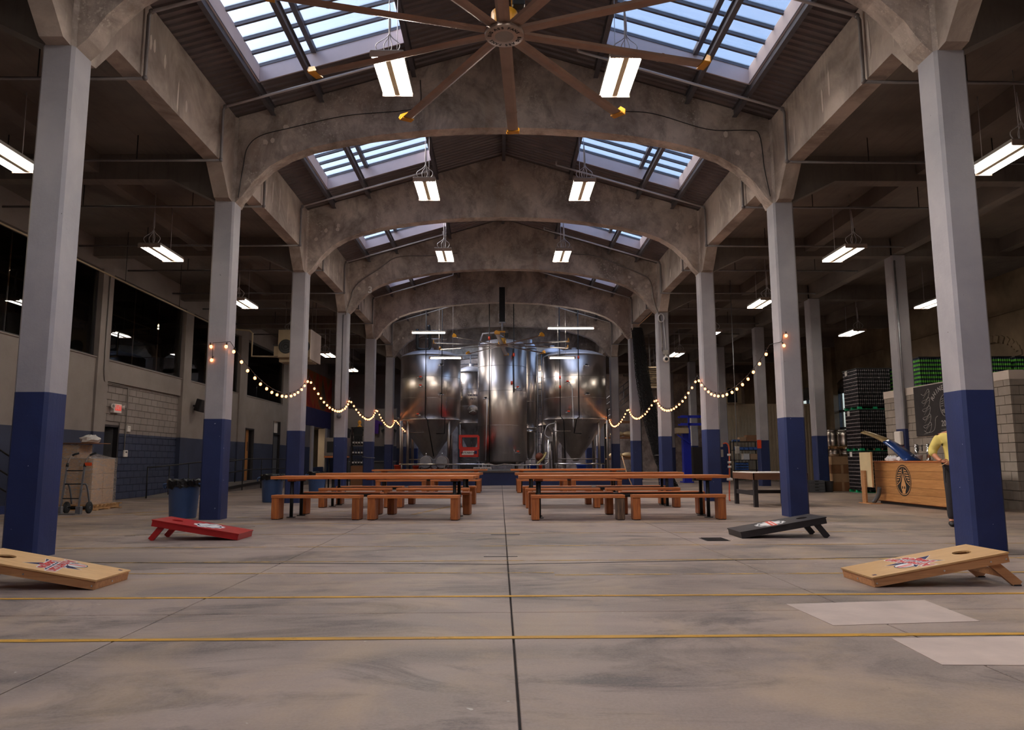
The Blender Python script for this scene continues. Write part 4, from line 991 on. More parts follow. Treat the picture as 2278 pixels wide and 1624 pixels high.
# ------------------------------------------------------------------ left side things
def make_trash(label, loc, rz=0.0):
    t = thing('trash_can', label, 'trash can', loc, rz, 'blue trash cans')
    n = 28; m = MB(); prof = [(0.235, 0.0), (0.245, 0.02), (0.285, 0.64), (0.30, 0.66), (0.30, 0.70)]
    m.lathe((0, 0, 0), prof, n); m.build('body', 'can_blue', t)
    m = MB(); m.lathe((0, 0, 0), [(0.302, 0.655), (0.312, 0.66), (0.312, 0.685), (0.302, 0.69)], n); m.build('rim', 'can_blue', t)
    m = MB(); pts = bez([(0.12, -0.265, 0.60), (0.02, -0.285, 0.585), (-0.10, -0.27, 0.61), (-0.18, -0.22, 0.60), (-0.19, -0.17, 0.3)], 5); m.tube(pts, 0.008, 5); m.build('moulding', 'can_blue', t)
    for s in (-1, 1):
        m = MB(); m.tube(bez([(s*0.29, -0.07, 0.66), (s*0.37, -0.07, 0.64), (s*0.38, 0, 0.56), (s*0.37, 0.07, 0.64), (s*0.29, 0.07, 0.66)], 4), 0.018, 6); m.build('handle', 'can_blue', t)
    rnd = random.Random(int(loc[1]*10)); m = MB(); vs = []; fs = []; k = 36      # crumpled black liner over the rim
    for j, (r, z) in enumerate(((0.27, 0.62), (0.27, 0.70), (0.295, 0.745), (0.322, 0.715), (0.322, 0.64), (0.315, 0.585))):
        for i in range(k):
            a = 2*PI*i/k; w = rnd.uniform(-0.012, 0.012); vs.append((math.cos(a)*(r+w), math.sin(a)*(r+w), z+rnd.uniform(-0.018, 0.018)*(2 if j == 5 else 1)))
    for j in range(5):
        for i in range(k): fs.append((j*k+i, j*k+(i+1) % k, (j+1)*k+(i+1) % k, (j+1)*k+i))
    m.add(vs, fs, False); m.build('bin_liner', 'bag_black', t)
    return t
def build_left_things():
    make_trash('blue trash can with black liner beside the second left column', (-6.25, 14.62, 0))
    make_trash('blue trash can with black liner left of the front left table', (-6.24, 20.2, 0), 0.3)
    make_trash('blue trash can with black liner behind the left tables', (-6.15, 24.7, 0), 0.6)
    # hand truck
    t = thing('hand_truck', 'aluminium hand truck with black wheels and loop handles by the wrapped pallet', 'hand truck', (-9.12, 15.95, 0)); c = t.location
    for s in (-1, 1):
        x = -9.14+s*0.185
        MB(c).bar((x, 15.86, 0.06), (x, 16.0, 1.02), 0.035, 0.03, (1, 0, 0)).build('upright', 'galvanised', t)
        hd = MB(c).tube(bez([(x, 16.0, 1.02), (x+0.02, 16.02, 1.14), (x+0.07, 16.04, 1.22), (x+0.16, 16.06, 1.26)], 5), 0.017, 8).build('handle', 'chrome', t)
        MB(c).tube([(x+0.07, 16.04, 1.222), (x+0.12, 16.05, 1.25), (x+0.19, 16.07, 1.27)], 0.022, 8).build('grip', 'rubber', hd); MB(c).cyl((x, 15.99, 0.98), (x, 16.01, 1.05), 0.028, n=8).build('clamp', 'black_plastic', hd)
        w = MB(c).lathe((x+s*0.05+0.07, 16.05, 0.125), [(0.05, -0.022), (0.105, -0.025), (0.125, -0.012), (0.125, 0.012), (0.105, 0.025), (0.05, 0.022)], 24, 'X').build('wheel', 'rubber', t)
        m = MB(c)
        for k in range(5): m.bar((x+s*0.05+0.07, 16.05, 0.125), (x+s*0.05+0.07, 16.05+math.cos(k*1.257)*0.1, 0.125+math.sin(k*1.257)*0.1), 0.03, 0.022, (1, 0, 0))
        m.cyl((x+s*0.05+0.045, 16.05, 0.125), (x+s*0.05+0.095, 16.05, 0.125), 0.03, n=10); m.build('spokes', 'grey_plastic', w)
        MB(c).tube(bez([(x+0.01, 15.95, 0.62), (x+0.06, 16.0, 0.60), (x+0.10, 16.03, 0.4), (x+0.12, 16.05, 0.2)], 5), 0.018, 6).build('fender', 'grey_plastic', t)
    for z in (0.32, 0.62, 0.90): MB(c).bar((-9.32, 15.86+z*0.145-0.01, z), (-8.96, 15.86+z*0.145-0.01, z), 0.03, 0.022).build('cross_bar', 'black_plastic', t)
    MB(c).box((-9.36, 15.70, 0.005), (-8.92, 15.88, 0.02)).build('toe_plate', 'galvanised', t); MB(c).box((-9.40, 15.82, 0.0), (-9.28, 15.90, 0.16), 0.01).build('base_bracket', 'galvanised', t); MB(c).box((-9.0, 15.82, 0.0), (-8.88, 15.90, 0.16), 0.01).build('base_bracket', 'galvanised', t)
    MB(c).cyl((-9.38, 16.05, 0.125), (-8.80, 16.05, 0.125), 0.012, n=8).build('axle', 'black_iron', t); MB(c).bar((-8.945, 15.87, 0.12), (-8.945, 15.99, 0.98), 0.008, 0.008).build('red_strap', 'red_paint', t); MB(c).box((-8.95, 15.98, 1.0), (-8.80, 15.985, 1.07)).build('hazard_tag', 'orange_label', t)
    # shrink-wrapped pallet of cartons
    p = thing('wooden_pallet', 'wooden pallet under shrink-wrapped cartons by the dark doorway', 'pallet', (-9.9, 17.55, 0)); c = p.location
    for i in range(7): MB(c).box((-10.55, 17.0+i*0.17, 0.10), (-9.18, 17.10+i*0.17, 0.125)).build('deck_board', 'pallet_wood', p)
    for x in (-10.5, -9.9, -9.3): MB(c).box((x-0.05, 17.0, 0.02), (x+0.05, 18.12, 0.10)).build('stringer', 'pallet_wood', p)
    for y in (17.0, 17.5, 18.02): MB(c).box((-10.55, y, 0), (-9.18, y+0.1, 0.02)).build('deck_board', 'pallet_wood', p)
    n = 0
    for k in range(3):
        for j in range(2):
            for i in range(2):
                n += 1; x0, y0, z0 = -10.5+i*0.58, 17.05+j*0.48, 0.127+k*0.345
                b = thing('carton', f'{"front" if j == 0 else "back"} {"left" if i == 0 else "right"} brown carton of the wrapped pallet load, {["bottom", "middle", "top"][k]} layer', 'box', (x0+0.28, y0+0.23, z0), 0, 'cartons in the wrapped pallet load'); MB(b.location).box((x0, y0, z0), (x0+0.57, y0+0.47, z0+0.34), 0.006).build('box_body', 'cardboard', b)
                MB(b.location).box((x0+0.25, y0-0.001, z0), (x0+0.32, y0, z0+0.34)).build('tape', 'pallet_wood', b)
    b = thing('carton', 'single tall carton topping the shrink-wrapped pallet load', 'box', (-10.1, 17.4, 1.17)); MB(b.location).box((-10.45, 17.1, 1.167), (-9.75, 17.7, 1.48), 0.006).build('box_body', 'cardboard', b)
    w = thing('shrink_wrap', 'wrinkled clear plastic film around the pallet of cartons', 'plastic wrap', (-9.9, 17.55, 0.12)); c = w.location
    rnd = random.Random(3); m = MB(c); vs = []; fs = []; N = 40
    outline = lambda u: [(-10.54+1.23*u*4, 17.02) if u < .25 else (-9.31, 17.02+1.02*(u-.25)*4) if u < .5 else (-9.31-1.23*(u-.5)*4, 18.04) if u < .75 else (-10.54, 18.04-1.02*(u-.75)*4)][0]
    zs = [0.10, 0.3, 0.5, 0.7, 0.9, 1.05, 1.18]
    for z in zs:
        for i in range(N): x, y = outline(i/N); vs.append((x+rnd.uniform(-.012, .012), y+rnd.uniform(-.012, .012), z))
    for j in range(len(zs)-1):
        for i in range(N): fs.append((j*N+i, j*N+(i+1) % N, (j+1)*N+(i+1) % N, (j+1)*N+i))
    m.add(vs, fs, True); m.build('film_sheet', 'stretch_wrap', w)
    m = MB(c); vs = []; fs = []
    for z in (1.16, 1.3, 1.5):
        for i in range(N):
            x, y = outline(i/N); u = 0.0 if z < 1.2 else 1.0; x = x*(1-u)+(-10.1+(x+9.92)*0.60)*u; y = y*(1-u)+(17.4+(y-17.53)*0.62)*u; vs.append((x+rnd.uniform(-.012, .012), y+rnd.uniform(-.012, .012), z))
    for j in range(2):
        for i in range(N): fs.append((j*N+i, j*N+(i+1) % N, (j+1)*N+(i+1) % N, (j+1)*N+i))
    m.add(vs, fs, True); m.build('film_sheet', 'stretch_wrap', w)
    t = thing('cardboard_sheet', 'flattened cardboard lying on the pallet load', 'cardboard', (-10.0, 17.4, 1.5)); m = MB(t.location); m.box((-10.5, 17.0, 1.505), (-9.35, 17.75, 1.515)); m.build('sheet', 'cardboard_dark', t); 
    t = thing('plastic_bag', 'crumpled clear plastic bag on top of the pallet load', 'bag', (-9.6, 17.35, 1.52)); m = MB(t.location); rnd = random.Random(9)
    m.sphere((-9.62, 17.35, 1.60), 0.2, 12, 8, (1.15, 0.9, 0.5)); m.v = [Vector((v.x+rnd.uniform(-.03, .03), v.y+rnd.uniform(-.03, .03), max(1.517, v.z+rnd.uniform(-.025, .025)))) for v in m.v]; m.sm = [False]*len(m.sm); m.build('bag_body', 'carton_white', t)
    # exit sign with twin emergency heads
    t = thing('exit_sign', 'white exit sign with red letters and two lamp heads above the doorway', 'sign', (LW-0.05, 21.35, 2.6)); c = t.location; x = LW-0.08
    MB(c).box((x, 21.20, 2.48), (x+0.12, 21.62, 2.74), 0.01).build('case', 'sign_white', t); MB(c).box((x+0.12, 21.25, 2.55), (x+0.124, 21.58, 2.70)).build('face', 'exit_red', t)
    m = MB(c); put_text(m, 'EXIT', 0.15, frame((x+0.126, 21.415, 2.625), (0, 1, 0), (0, 0, 1)), 0.004); m.build('letters', 'print_white', t)
    for y, d in ((21.16, -1), (21.70, 1)):
        h = MB(c).lathe((0, 0, 0), [(0.02, 0.0), (0.05, 0.02), (0.07, 0.09), (0.07, 0.10)], 14, 'X').xf(Matrix.Translation((x+0.05, y, 2.66)) @ Matrix.Rotation(d*0.5, 4, 'Z')).build('lamp_head', 'sign_white', t)
        MB(c).sphere((x+0.145, y+d*0.045, 2.66), 0.05, 10, 6, (0.4, 1, 1)).build('lens', 'chrome', h)
    for nm, lab, y, z, s, in (('alarm_box', 'small white alarm box beside the dark doorway', 22.25, 2.06, 0.09), ('thermostat', 'small white thermostat at the foot of the wall conduit', 22.16, 1.33, 0.10)):
        t = thing(nm, lab, 'wall box', (LW-0.05, y, z)); MB(t.location).box((LW-0.075, y-s, z-s), (LW-0.02, y+s, z+s), 0.01).build('case', 'sign_white', t)
        MB(t.location).box((LW-0.02, y-s*0.5, z+s*0.2), (LW-0.018, y+s*0.5, z+s*0.6)).build('display', 'black_plastic' if nm == 'thermostat' else 'cap_white', t)
    # loudspeaker
    t = thing('wall_speaker', 'black box loudspeaker tilted down on the left wall', 'speaker', (LW+0.12, 26.7, 3.08)); m = MB(); m.box((-0.14, -0.18, -0.22), (0.14, 0.18, 0.22), 0.02); M = Matrix.Rotation(0.25, 4, 'Y') @ Matrix.Rotation(-0.45, 4, 'Z'); m.xf(M).xf(Matrix.Translation((0.17, 0, 0))); m.build('cabinet', 'black_plastic', t)
    m = MB(); m.box((0.141, -0.16, -0.2), (0.15, 0.16, 0.2), 0.004); m.xf(M).xf(Matrix.Translation((0.17, 0, 0))); m.build('grille', 'black_paint', t); MB().box((-0.12, -0.03, -0.03), (0.05, 0.03, 0.03)).build('bracket', 'black_iron', t)
    # ramp with handrails
    t = thing('ramp', 'low navy access ramp with black pipe handrails along the left wall', 'ramp', (-10.6, 28, 0)); c = t.location
    MB(c).prism([(23.0, 0.0), (31.0, 0.0), (31.0, 0.27), (29.2, 0.27)], 'X', LW, -9.95).build('ramp_slab', 'aisle_concrete', t); MB(c).box((LW, 31.0, 0), (-9.2, 38, 0.27)).build('landing', 'aisle_concrete', t)
    MB(c).prism([(26.0, 0.05), (31.0, 0.20), (31.0, 0.30), (26.0, 0.15)], 'X', -9.96, -9.92).build('kerb_rail', 'black_iron', t)
    zf = lambda y: 0.27*max(0, min(1, (y-23)/6.2))
    for x, y0, y1, n in ((-10.72, 22.6, 30.0, 6), (-9.94, 26.4, 37.5, 6)):
        for h in (0.92, 0.50):
            MB(c).tube([(x, y0+(y1-y0)*i/8, zf(y0+(y1-y0)*i/8)+h) for i in range(9)], 0.022, 8).build('handrail', 'black_iron', t)
            if x < -10.5: break
        for i in range(n): y = y0+(y1-y0)*i/(n-1); MB(c).cyl((x, y, 0), (x, y, zf(y)+0.92), 0.02, n=8).build('rail_post', 'black_iron', t)
    # dark stair rail at the far left edge
    t = thing('stair_rail', 'black stair handrails at the far left edge behind the first column', 'handrail', (-10.3, 16.0, 0)); c = t.location
    for h, y in ((1.15, 0), (0.75, 0), (0.4, 0)): MB(c).tube([(-10.5, 13.6, h+1.0), (-10.5, 16.3, h-0.1), (-10.5, 16.5, h-0.1)], 0.02, 8).build('handrail', 'black_iron', t)
    for y, z0 in ((14.0, 0), (16.3, 0)): MB(c).cyl((-10.5, y, z0), (-10.5, y, 1.05+(16.3-y)*0.38), 0.02, n=8).build('rail_post', 'black_iron', t)
    for i in range(5): MB(c).box((LW+0.02, 15.7-i*0.28, 0), (-10.55, 15.98-i*0.28, 0.17*(i+1))).build('step', 'paint_navy', t)
    # unit heater
    t = thing('unit_heater', 'beige suspended unit heater with round fan grilles in the left aisle', 'heater', (-7.2, 26.3, 4.7)); c = t.location
    MB(c).box((-7.9, 25.7, 4.70), (-6.75, 26.7, 5.68), 0.01).build('cabinet', 'beige_metal', t); MB(c).box((-6.74, 25.55, 4.60), (-6.70, 26.95, 5.66), 0.008).build('side_panel', 'cap_white', t); MB(c).box((-8.05, 25.75, 4.75), (-7.9, 26.5, 5.1)).build('gas_box', 'beige_metal', t)
    for x in (-7.62, -7.03):
        g = MB(c); [g.tube([(x+math.cos(a)*r, 25.68, 5.08+math.sin(a)*r) for a in [2*PI*k/20 for k in range(20)]], 0.010, 5, True) for r in (0.24, 0.15, 0.07)]; g.build('fan_guard', 'black_iron', t)
        MB(c).cyl((x, 25.70, 5.08), (x, 25.685, 5.08), 0.25, n=24).build('fan_opening', 'black_plastic', t)
    MB(c).box((-7.9, 25.9, 4.56), (-6.75, 26.6, 4.70)).build('louvre', 'beige_metal', t)
    for x in (-7.8, -7.6, -6.85, -6.72): MB(c).tube([(x, 26.2, 5.68), (x, 26.2, SLAB)], 0.010, 5).build('hanger', 'pipe_grey', t)
    # contents of the upper rooms, seen through the glass
    stuff = [('filing_cabinet', 'dark cabinet with a pale carton on it inside the second upper window', -11.9, 20.95, 3.4, 0.5, 0.6, 0.95, 'black_paint'), ('carton', 'pale square carton on the dark cabinet in the upper room', -11.9, 20.95, 4.35, 0.4, 0.42, 0.38, 'carton_white'),
             ('carton', 'heap-top white carton behind the second upper window', -12.0, 22.9, 4.72, 0.55, 0.9, 0.34, 'carton_white'), ('desk', 'desk of piled papers behind the second upper window', -12.1, 23.0, 3.4, 0.9, 1.7, 0.85, 'grey_metal'), ('carton', 'brown carton on the desk behind the second upper window', -12.1, 23.6, 4.25, 0.5, 0.7, 0.45, 'cardboard'),
             ('carton', 'grey carton on the desk nearest the window mullion', -12.0, 22.6, 4.25, 0.5, 0.7, 0.46, 'grey_metal'), ('monitor', 'pale blue monitor edge behind the second upper window', -12.0, 24.3, 4.25, 0.1, 0.7, 0.3, 'bin_blue'), ('carton', 'stack of brown cartons low behind the second upper window', -12.0, 25.0, 3.4, 0.6, 0.5, 0.9, 'cardboard_dark'),
             ('carton', 'wrapped white cartons on the shelf behind the first upper window', -12.3, 19.3, 5.0, 0.5, 1.2, 0.42, 'carton_white'), ('storage_shelf', 'brown shelf of cartons behind the first upper window', -12.3, 19.2, 3.4, 0.6, 1.4, 1.55, 'cardboard_dark'), ('bucket', 'white bucket on the sill side of the first upper window', -11.75, 19.5, 3.4, 0.34, 0.34, 0.95, 'carton_white'),
             ('carton', 'long shelf of pink and white packs at the left frame edge', -12.2, 16.4, 4.9, 0.5, 2.4, 0.4, 'carton_white'), ('cabinet', 'dark cabinet under the packs at the left frame edge', -12.3, 16.4, 3.4, 0.7, 2.6, 1.45, 'wall_dark'),
             ('desk', 'desk with glass jars behind the third upper window', -12.0, 28.2, 3.4, 0.8, 2.6, 0.9, 'grey_metal'), ('carton', 'pale crates on the desk behind the third upper window', -12.0, 28.0, 4.3, 0.5, 1.4, 0.35, 'carton_white'), ('carton', 'pale crates behind the fourth upper window', -12.0, 34.4, 3.4, 0.6, 2.0, 1.25, 'carton_white')]
    for nm, lab, x, y, z, sx, sy, sz, m in stuff:
        t = thing(nm, lab, nm.replace('_', ' '), (x, y, z)); a = MB(t.location); a.box((x-sx/2, y-sy/2, z+0.004), (x+sx/2, y+sy/2, z+sz-0.03), 0.012); a.build('case', m, t)
        b = MB(t.location); b.box((x-sx/2-0.012, y-sy/2-0.012, z+sz-0.05), (x+sx/2+0.012, y+sy/2+0.012, z+sz), 0.01); b.build('lid', m, t)
        for k in range(2): MB(t.location).box((x+sx/2, y-sy/2+sy*(0.15+0.45*k), z+sz*0.25), (x+sx/2+0.008, y-sy/2+sy*(0.40+0.45*k), z+sz*0.6)).build('panel', 'paper' if k else m, t)
# ------------------------------------------------------------------ tanks on the raised plinth
ST = 0.63       # plinth top
def make_valve(par, c, x, y, z, s=1, red=True):
    m = MB(c); m.cyl((x, y, z), (x, y-0.14, z), 0.035, n=8); m.cyl((x, y-0.10, z), (x+s*0.22, y-0.10, z), 0.028, n=8); v = m.build('valve', 'chrome', par)
    MB(c).box((x+s*0.10-0.05, y-0.15, z+0.03), (x+s*0.10+0.07, y-0.05, z+0.09), 0.01).build('valve_handle', 'bucket_orange' if red else 'black_plastic', v)
def cone_tank(label, cx, cy, r, zc, zt, zb, rb, legs=True):
    t = thing('fermenter_tank', label, 'tank', (cx, cy, ST), 0, 'conical fermenter tanks'); c = t.location
    MB(c).lathe((cx, cy, 0), [(r, zc), (r, zt)], 64).build('shell', 'stainless', t)
    MB(c).lathe((cx, cy, 0), [(rb, zb), (r*0.995, zc-0.015), (r+0.02, zc), (r+0.02, zc+0.03)], 64).build('cone', 'stainless', t)
    MB(c).lathe((cx, cy, 0), [(r+0.012, zt-0.01), (r+0.01, zt+0.015), (r*0.93, zt+0.10), (r*0.7, zt+0.24), (r*0.4, zt+0.33), (0.12, zt+0.36), (0.12, zt+0.50), (0, zt+0.50)], 64).build('dome', 'dome_skylit', t)
    for z in (zc+(zt-zc)*0.33, zc+(zt-zc)*0.66): MB(c).lathe((cx, cy, 0), [(r+0.002, z-0.008), (r+0.006, z), (r+0.002, z+0.008)], 64).build('weld_seam', 'stainless_dull', t)
    if legs:
        for a in (PI*1.25, PI*1.75, PI*0.25, PI*0.75):
            x, y = cx+math.cos(a)*r*0.93, cy+math.sin(a)*r*0.93
            lg = MB(c).cyl((x, y, ST+0.02), (x, y, zc+0.05), 0.07, n=14).build('leg', 'stainless_dull', t); MB(c).cyl((x, y, ST), (x, y, ST+0.03), 0.12, n=14).build('foot', 'stainless_dull', lg)
    for z in (1.15,): 
        x = cx; m = MB(c); m.cyl((cx-r*0.66, cy-r*0.66, z), (cx+r*0.66, cy-r*0.66, z), 0.03, n=8); m.build('tie_bar', 'stainless_dull', t)
    yf = cy-r
    return t, c, yf
def build_tanks():
    st = thing('plinth', 'low raised navy concrete plinth carrying the steel tanks', 'plinth', (0, 33.0, 0)); c = st.location
    MB(c).box((-5.9, 33.0, 0), (5.9, 40.5, ST-0.07)).build('base', 'paint_navy', st); MB(c).box((-5.95, 32.95, ST-0.07), (5.95, 40.5, ST)).build('top_slab', 'aisle_concrete', st)
    MB(c).bar((-1.6, 33.05, ST+0.03), (1.3, 33.05, ST+0.03), 0.06, 0.05).build('edge_rail', 'galvanised', st)
    t, c, yf = cone_tank('large conical steel fermenter tank standing left of the central tank', -3.50, 36.0, 1.46, 3.02, 6.10, 1.05, 0.12)
    for x, z in ((-3.75, 4.95), (-3.75, 4.55), (-3.85, 3.2)): make_valve(t, c, x, yf+0.02, z, -1)
    for x, z in ((-2.98, 5.55), (-2.98, 4.15)): make_valve(t, c, x, yf+0.06, z, 1, False)
    for x, z0, z1 in ((-3.60, 3.1, 8.1), (-2.84, 3.1, 8.2)): MB(c).tube([(x, yf-0.10, z0), (x, yf-0.10, z1)], 0.022, 6).build('glycol_pipe', 'black_iron', t)
    MB(c).tube([(-3.6, yf-0.1, 3.1), (-3.5, yf-0.12, 3.0), (-3.25, yf+0.6, 1.3)], 0.025, 6).build('glycol_pipe', 'black_iron', t)
    MB(c).tube([(-2.84, yf-0.1, 3.1), (-2.68, yf-0.08, 3.08), (-2.72, yf+0.1, 2.35), (-3.1, yf+0.2, 2.35)], 0.025, 6).build('glycol_pipe', 'black_iron', t)
    m = MB(c)       # black insulated pipe loop at its top
    m.tube(bez([(-4.1, 35.2, 7.4), (-4.1, 35.2, 6.7), (-4.05, 35.2, 6.45), (-3.7, 35.2, 6.40), (-3.5, 35.2, 6.5), (-3.5, 35.2, 7.0), (-3.55, 35.2, 7.6)], 6), 0.075, 8); m.build('insulated_hose', 'black_plastic', t)
    for z in (6.95, 7.35): MB(c).cyl((-4.0, 35.4, z), (-2.7, 35.4, z), 0.04, n=8).build('manifold', 'stainless_dull', t)
    m = MB(c); m.lathe((-4.98, yf+1.2, 3.12), [(0.0, -0.1), (0.10, -0.1), (0.10, 0.05), (0, 0.08)], 12); m.build('camera_dome', 'grey_plastic', t)
    MB(c).tube([(-4.75, yf+0.7, ST), (-4.75, yf+0.7, 3.0)], 0.05, 8).build('riser_pipe', 'stainless_dull', t); MB(c).tube([(-4.75, yf+0.7, 2.4), (-3.7, yf+0.4, 2.42)], 0.022, 6).build('riser_pipe', 'stainless_dull', t)
    t, c, yf = cone_tank('large conical steel fermenter tank standing right of the central tank', 3.55, 36.0, 1.54, 3.02, 6.10, 1.05, 0.12)
    for x, z, s in ((2.95, 4.72, 1), (2.98, 3.30, 1)): make_valve(t, c, x, yf+0.06, z, s)
    for x, z in ((3.85, 5.5), (3.88, 4.15)): make_valve(t, c, x, yf+0.03, z, 1, False)
    for x, z0, z1 in ((2.70, 3.1, 8.3), (3.58, 3.1, 8.2)): MB(c).tube([(x, yf-0.06, z0), (x, yf-0.10, z1)], 0.022, 6).build('glycol_pipe', 'black_iron', t)
    for x, z in ((2.70, 4.95), (2.70, 4.5), (3.58, 5.9)): MB(c).cyl((x, yf-0.1, z-0.07), (x, yf-0.1, z+0.07), 0.045, n=8).build('pipe_fitting', 'bucket_orange', t)
    MB(c).tube(bez([(3.1, yf-0.1, 4.7), (3.25, yf-0.1, 4.5), (3.28, yf-0.08, 3.9), (3.3, yf-0.1, 2.6)], 6), 0.022, 6).build('sample_hose', 'pipe_white', t)
    MB(c).tube([(2.72, yf-0.1, 3.1), (2.85, yf-0.1, 2.95), (2.95, yf+0.5, 1.2)], 0.025, 6).build('glycol_pipe', 'black_iron', t); MB(c).tube([(3.6, yf-0.1, 3.1), (3.45, yf-0.1, 3.0), (3.35, yf+0.1, 2.35), (3.7, yf+0.15, 2.33)], 0.03, 6).build('glycol_pipe', 'black_iron', t)
    m = MB(c); m.tube([(2.42, yf+0.35, 2.62), (2.44, yf+0.3, 2.45), (3.2, yf+0.25, 2.45)], 0.03, 6); m.build('sample_pipe', 'stainless_dull', t)
    MB(c).box((2.12, yf+0.1, 1.95), (2.32, yf+0.25, 2.2), 0.01).build('control_box', 'grey_metal', t); MB(c).cyl((2.22, yf+0.17, ST), (2.22, yf+0.17, 1.95), 0.04, n=8).build('control_post', 'stainless_dull', t); MB(c).tube(bez([(2.2, yf+0.1, 2.1), (1.98, yf+0.1, 2.3), (2.1, yf+0.1, 2.7), (2.5, yf+0.3, 2.85)], 6), 0.02, 6).build('cable', 'pipe_white', t)
    # tall central bright tank
    t = thing('bright_tank', 'tall narrow cylindrical steel tank in the centre of the plinth', 'tank', (0, 36.0, ST)); c = t.location; r = 1.20; yf = 36-r
    MB(c).lathe((0, 36, 0), [(0.2, 0.86), (0.8, 0.92), (r, 1.10), (r, 6.66)], 64).build('shell', 'stainless', t)
    MB(c).lathe((0, 36, 0), [(r+0.005, 6.64), (r, 6.70), (r*0.9, 6.80), (r*0.6, 6.93), (0.15, 7.0), (0.15, 7.12), (0, 7.12)], 64).build('dome', 'dome_skylit', t)
    for z in (2.75, 4.4, 5.6): MB(c).lathe((0, 36, 0), [(r+0.002, z-0.008), (r+0.006, z), (r+0.002, z+0.008)], 64).build('weld_seam', 'stainless_dull', t)
    for k in range(4):
        a = PI/4+k*PI/2; MB(c).cyl((math.cos(a)*0.95, 36+math.sin(a)*0.95, ST), (math.cos(a)*0.95, 36+math.sin(a)*0.95, 1.1), 0.07, n=12).build('leg', 'stainless_dull', t)
    for x, z0, z1 in ((-0.62, 1.0, 8.8), (0.55, 4.3, 8.8)): MB(c).tube([(x, yf+0.1, z0), (x, yf+0.1, z1)], 0.022, 6).build('glycol_pipe', 'black_iron', t)
    for x, z in ((0.55, 6.1), (0.45, 4.75), (-0.62, 6.9)): MB(c).cyl((x, yf+0.08, z-0.08), (x, yf+0.08, z+0.08), 0.05, n=8).build('pipe_fitting', 'bucket_orange', t)
    make_valve(t, c, 0.62, yf+0.18, 4.5, 1); make_valve(t, c, -0.70, yf+0.2, 4.0, -1, False); make_valve(t, c, 0.62, yf+0.2, 1.45, 1); MB(c).tube([(-0.72, yf-0.0, 4.0), (-0.74, yf+0.1, 3.0), (-0.80, yf+0.1, 1.1)], 0.025, 6).build('sample_hose', 'pipe_white', t)
    MB(c).tube([(-1.15, 35.9, 6.75), (-0.95, 35.6, 7.25), (-0.3, 35.6, 7.3), (0.1, 36, 7.1)], 0.04, 8).build('vent_pipe', 'pipe_white', t)
    # tanks standing behind
    t, c, yf = cone_tank('slimmer steel tank with a round manway behind the left and central tanks', -1.62, 38.6, 0.80, 3.0, 5.65, 1.6, 0.12)
    MB(c).lathe((-1.5, yf+0.02, 3.65), [(0.0, -0.05), (0.25, -0.05), (0.27, -0.03), (0.27, 0.05)], 28, 'Y').build('manway', 'stainless_dull', t)
    m = MB(c)
    for k in range(3): a = PI/2+k*PI*0.66; m.cyl((-1.5, yf-0.06, 3.65), (-1.5+math.cos(a)*0.22, yf-0.06, 3.65+math.sin(a)*0.22), 0.018, n=6)
    m.build('manway_wheel', 'chrome', t); m = MB(c); put_text(m, '100 BBL', 0.16, frame((-1.5, yf-0.03, 4.42), (1, 0, 0), (0, 0, 1)), 0.005); put_text(m, 'FV 1', 0.14, frame((-1.5, yf-0.03, 4.24), (1, 0, 0), (0, 0, 1)), 0.005); m.build('lettering', 'print_navy', t)
    t, c, yf = cone_tank('slim tall steel tank just right of the central tank', 1.46, 38.4, 0.36, 2.75, 6.9, 2.3, 0.10, False)
    for s in (-1, 1): MB(c).cyl((1.46+s*0.3, 38.4, ST), (1.46+s*0.3, 38.4, 2.9), 0.04, n=8).build('leg', 'stainless_dull', t)
    t, c, yf = cone_tank('steel tank half hidden behind the right tank', 2.7, 39.2, 0.85, 2.9, 6.7, 1.6, 0.1)
    t = thing('filter_housing', 'small upright steel filter vessel below the slim tank', 'vessel', (1.36, 36.9, ST)); c = t.location
    MB(c).lathe((1.36, 36.9, 0), [(0.02, 1.15), (0.10, 1.2), (0.26, 1.6), (0.26, 2.45), (0.29, 2.46), (0.29, 2.53), (0.2, 2.6), (0, 2.62)], 28).build('vessel_body', 'stainless', t); MB(c).cyl((1.36, 36.9, ST), (1.36, 36.9, 1.2), 0.035, n=8).build('stand', 'chrome', t)
    t = thing('caged_ladder', 'steel ladder between the tanks right of centre', 'ladder', (1.95, 38.3, ST)); c = t.location
    for x in (1.86, 2.06): MB(c).cyl((x, 38.3, ST), (x, 38.3, 6.6), 0.02, n=6).build('rail', 'galvanised', t)
    for i in range(18): MB(c).cyl((1.86, 38.3, ST+0.3+i*0.32), (2.06, 38.3, ST+0.3+i*0.32), 0.016, n=6).build('rung', 'galvanised', t)
    t = thing('tank_catwalk', 'steel catwalk with railings high behind the left tanks', 'catwalk', (-1.6, 41.0, 5.9)); c = t.location
    MB(c).box((-2.6, 40.6, 5.9), (-0.9, 41.4, 5.98)).build('deck', 'black_iron', t)
    for z in (6.4, 6.9): MB(c).cyl((-2.6, 40.6, z), (-0.9, 40.6, z), 0.025, n=6).build('railing', 'galvanised', t)
    for x in (-2.6, -1.75, -0.9): MB(c).cyl((x, 40.6, 5.9), (x, 40.6, 6.9), 0.025, n=6).build('post', 'galvanised', t)
    for x in (-2.4, -1.1): MB(c).cyl((x, 41.2, ST-0.63), (x, 41.2, 5.9), 0.06, n=8).build('column', 'galvanised', t)
    # pipework along the plinth edge
    t = thing('process_pipe', 'long low stainless process pipe running along the plinth edge', 'pipe', (0, 33.2, ST)); c = t.location
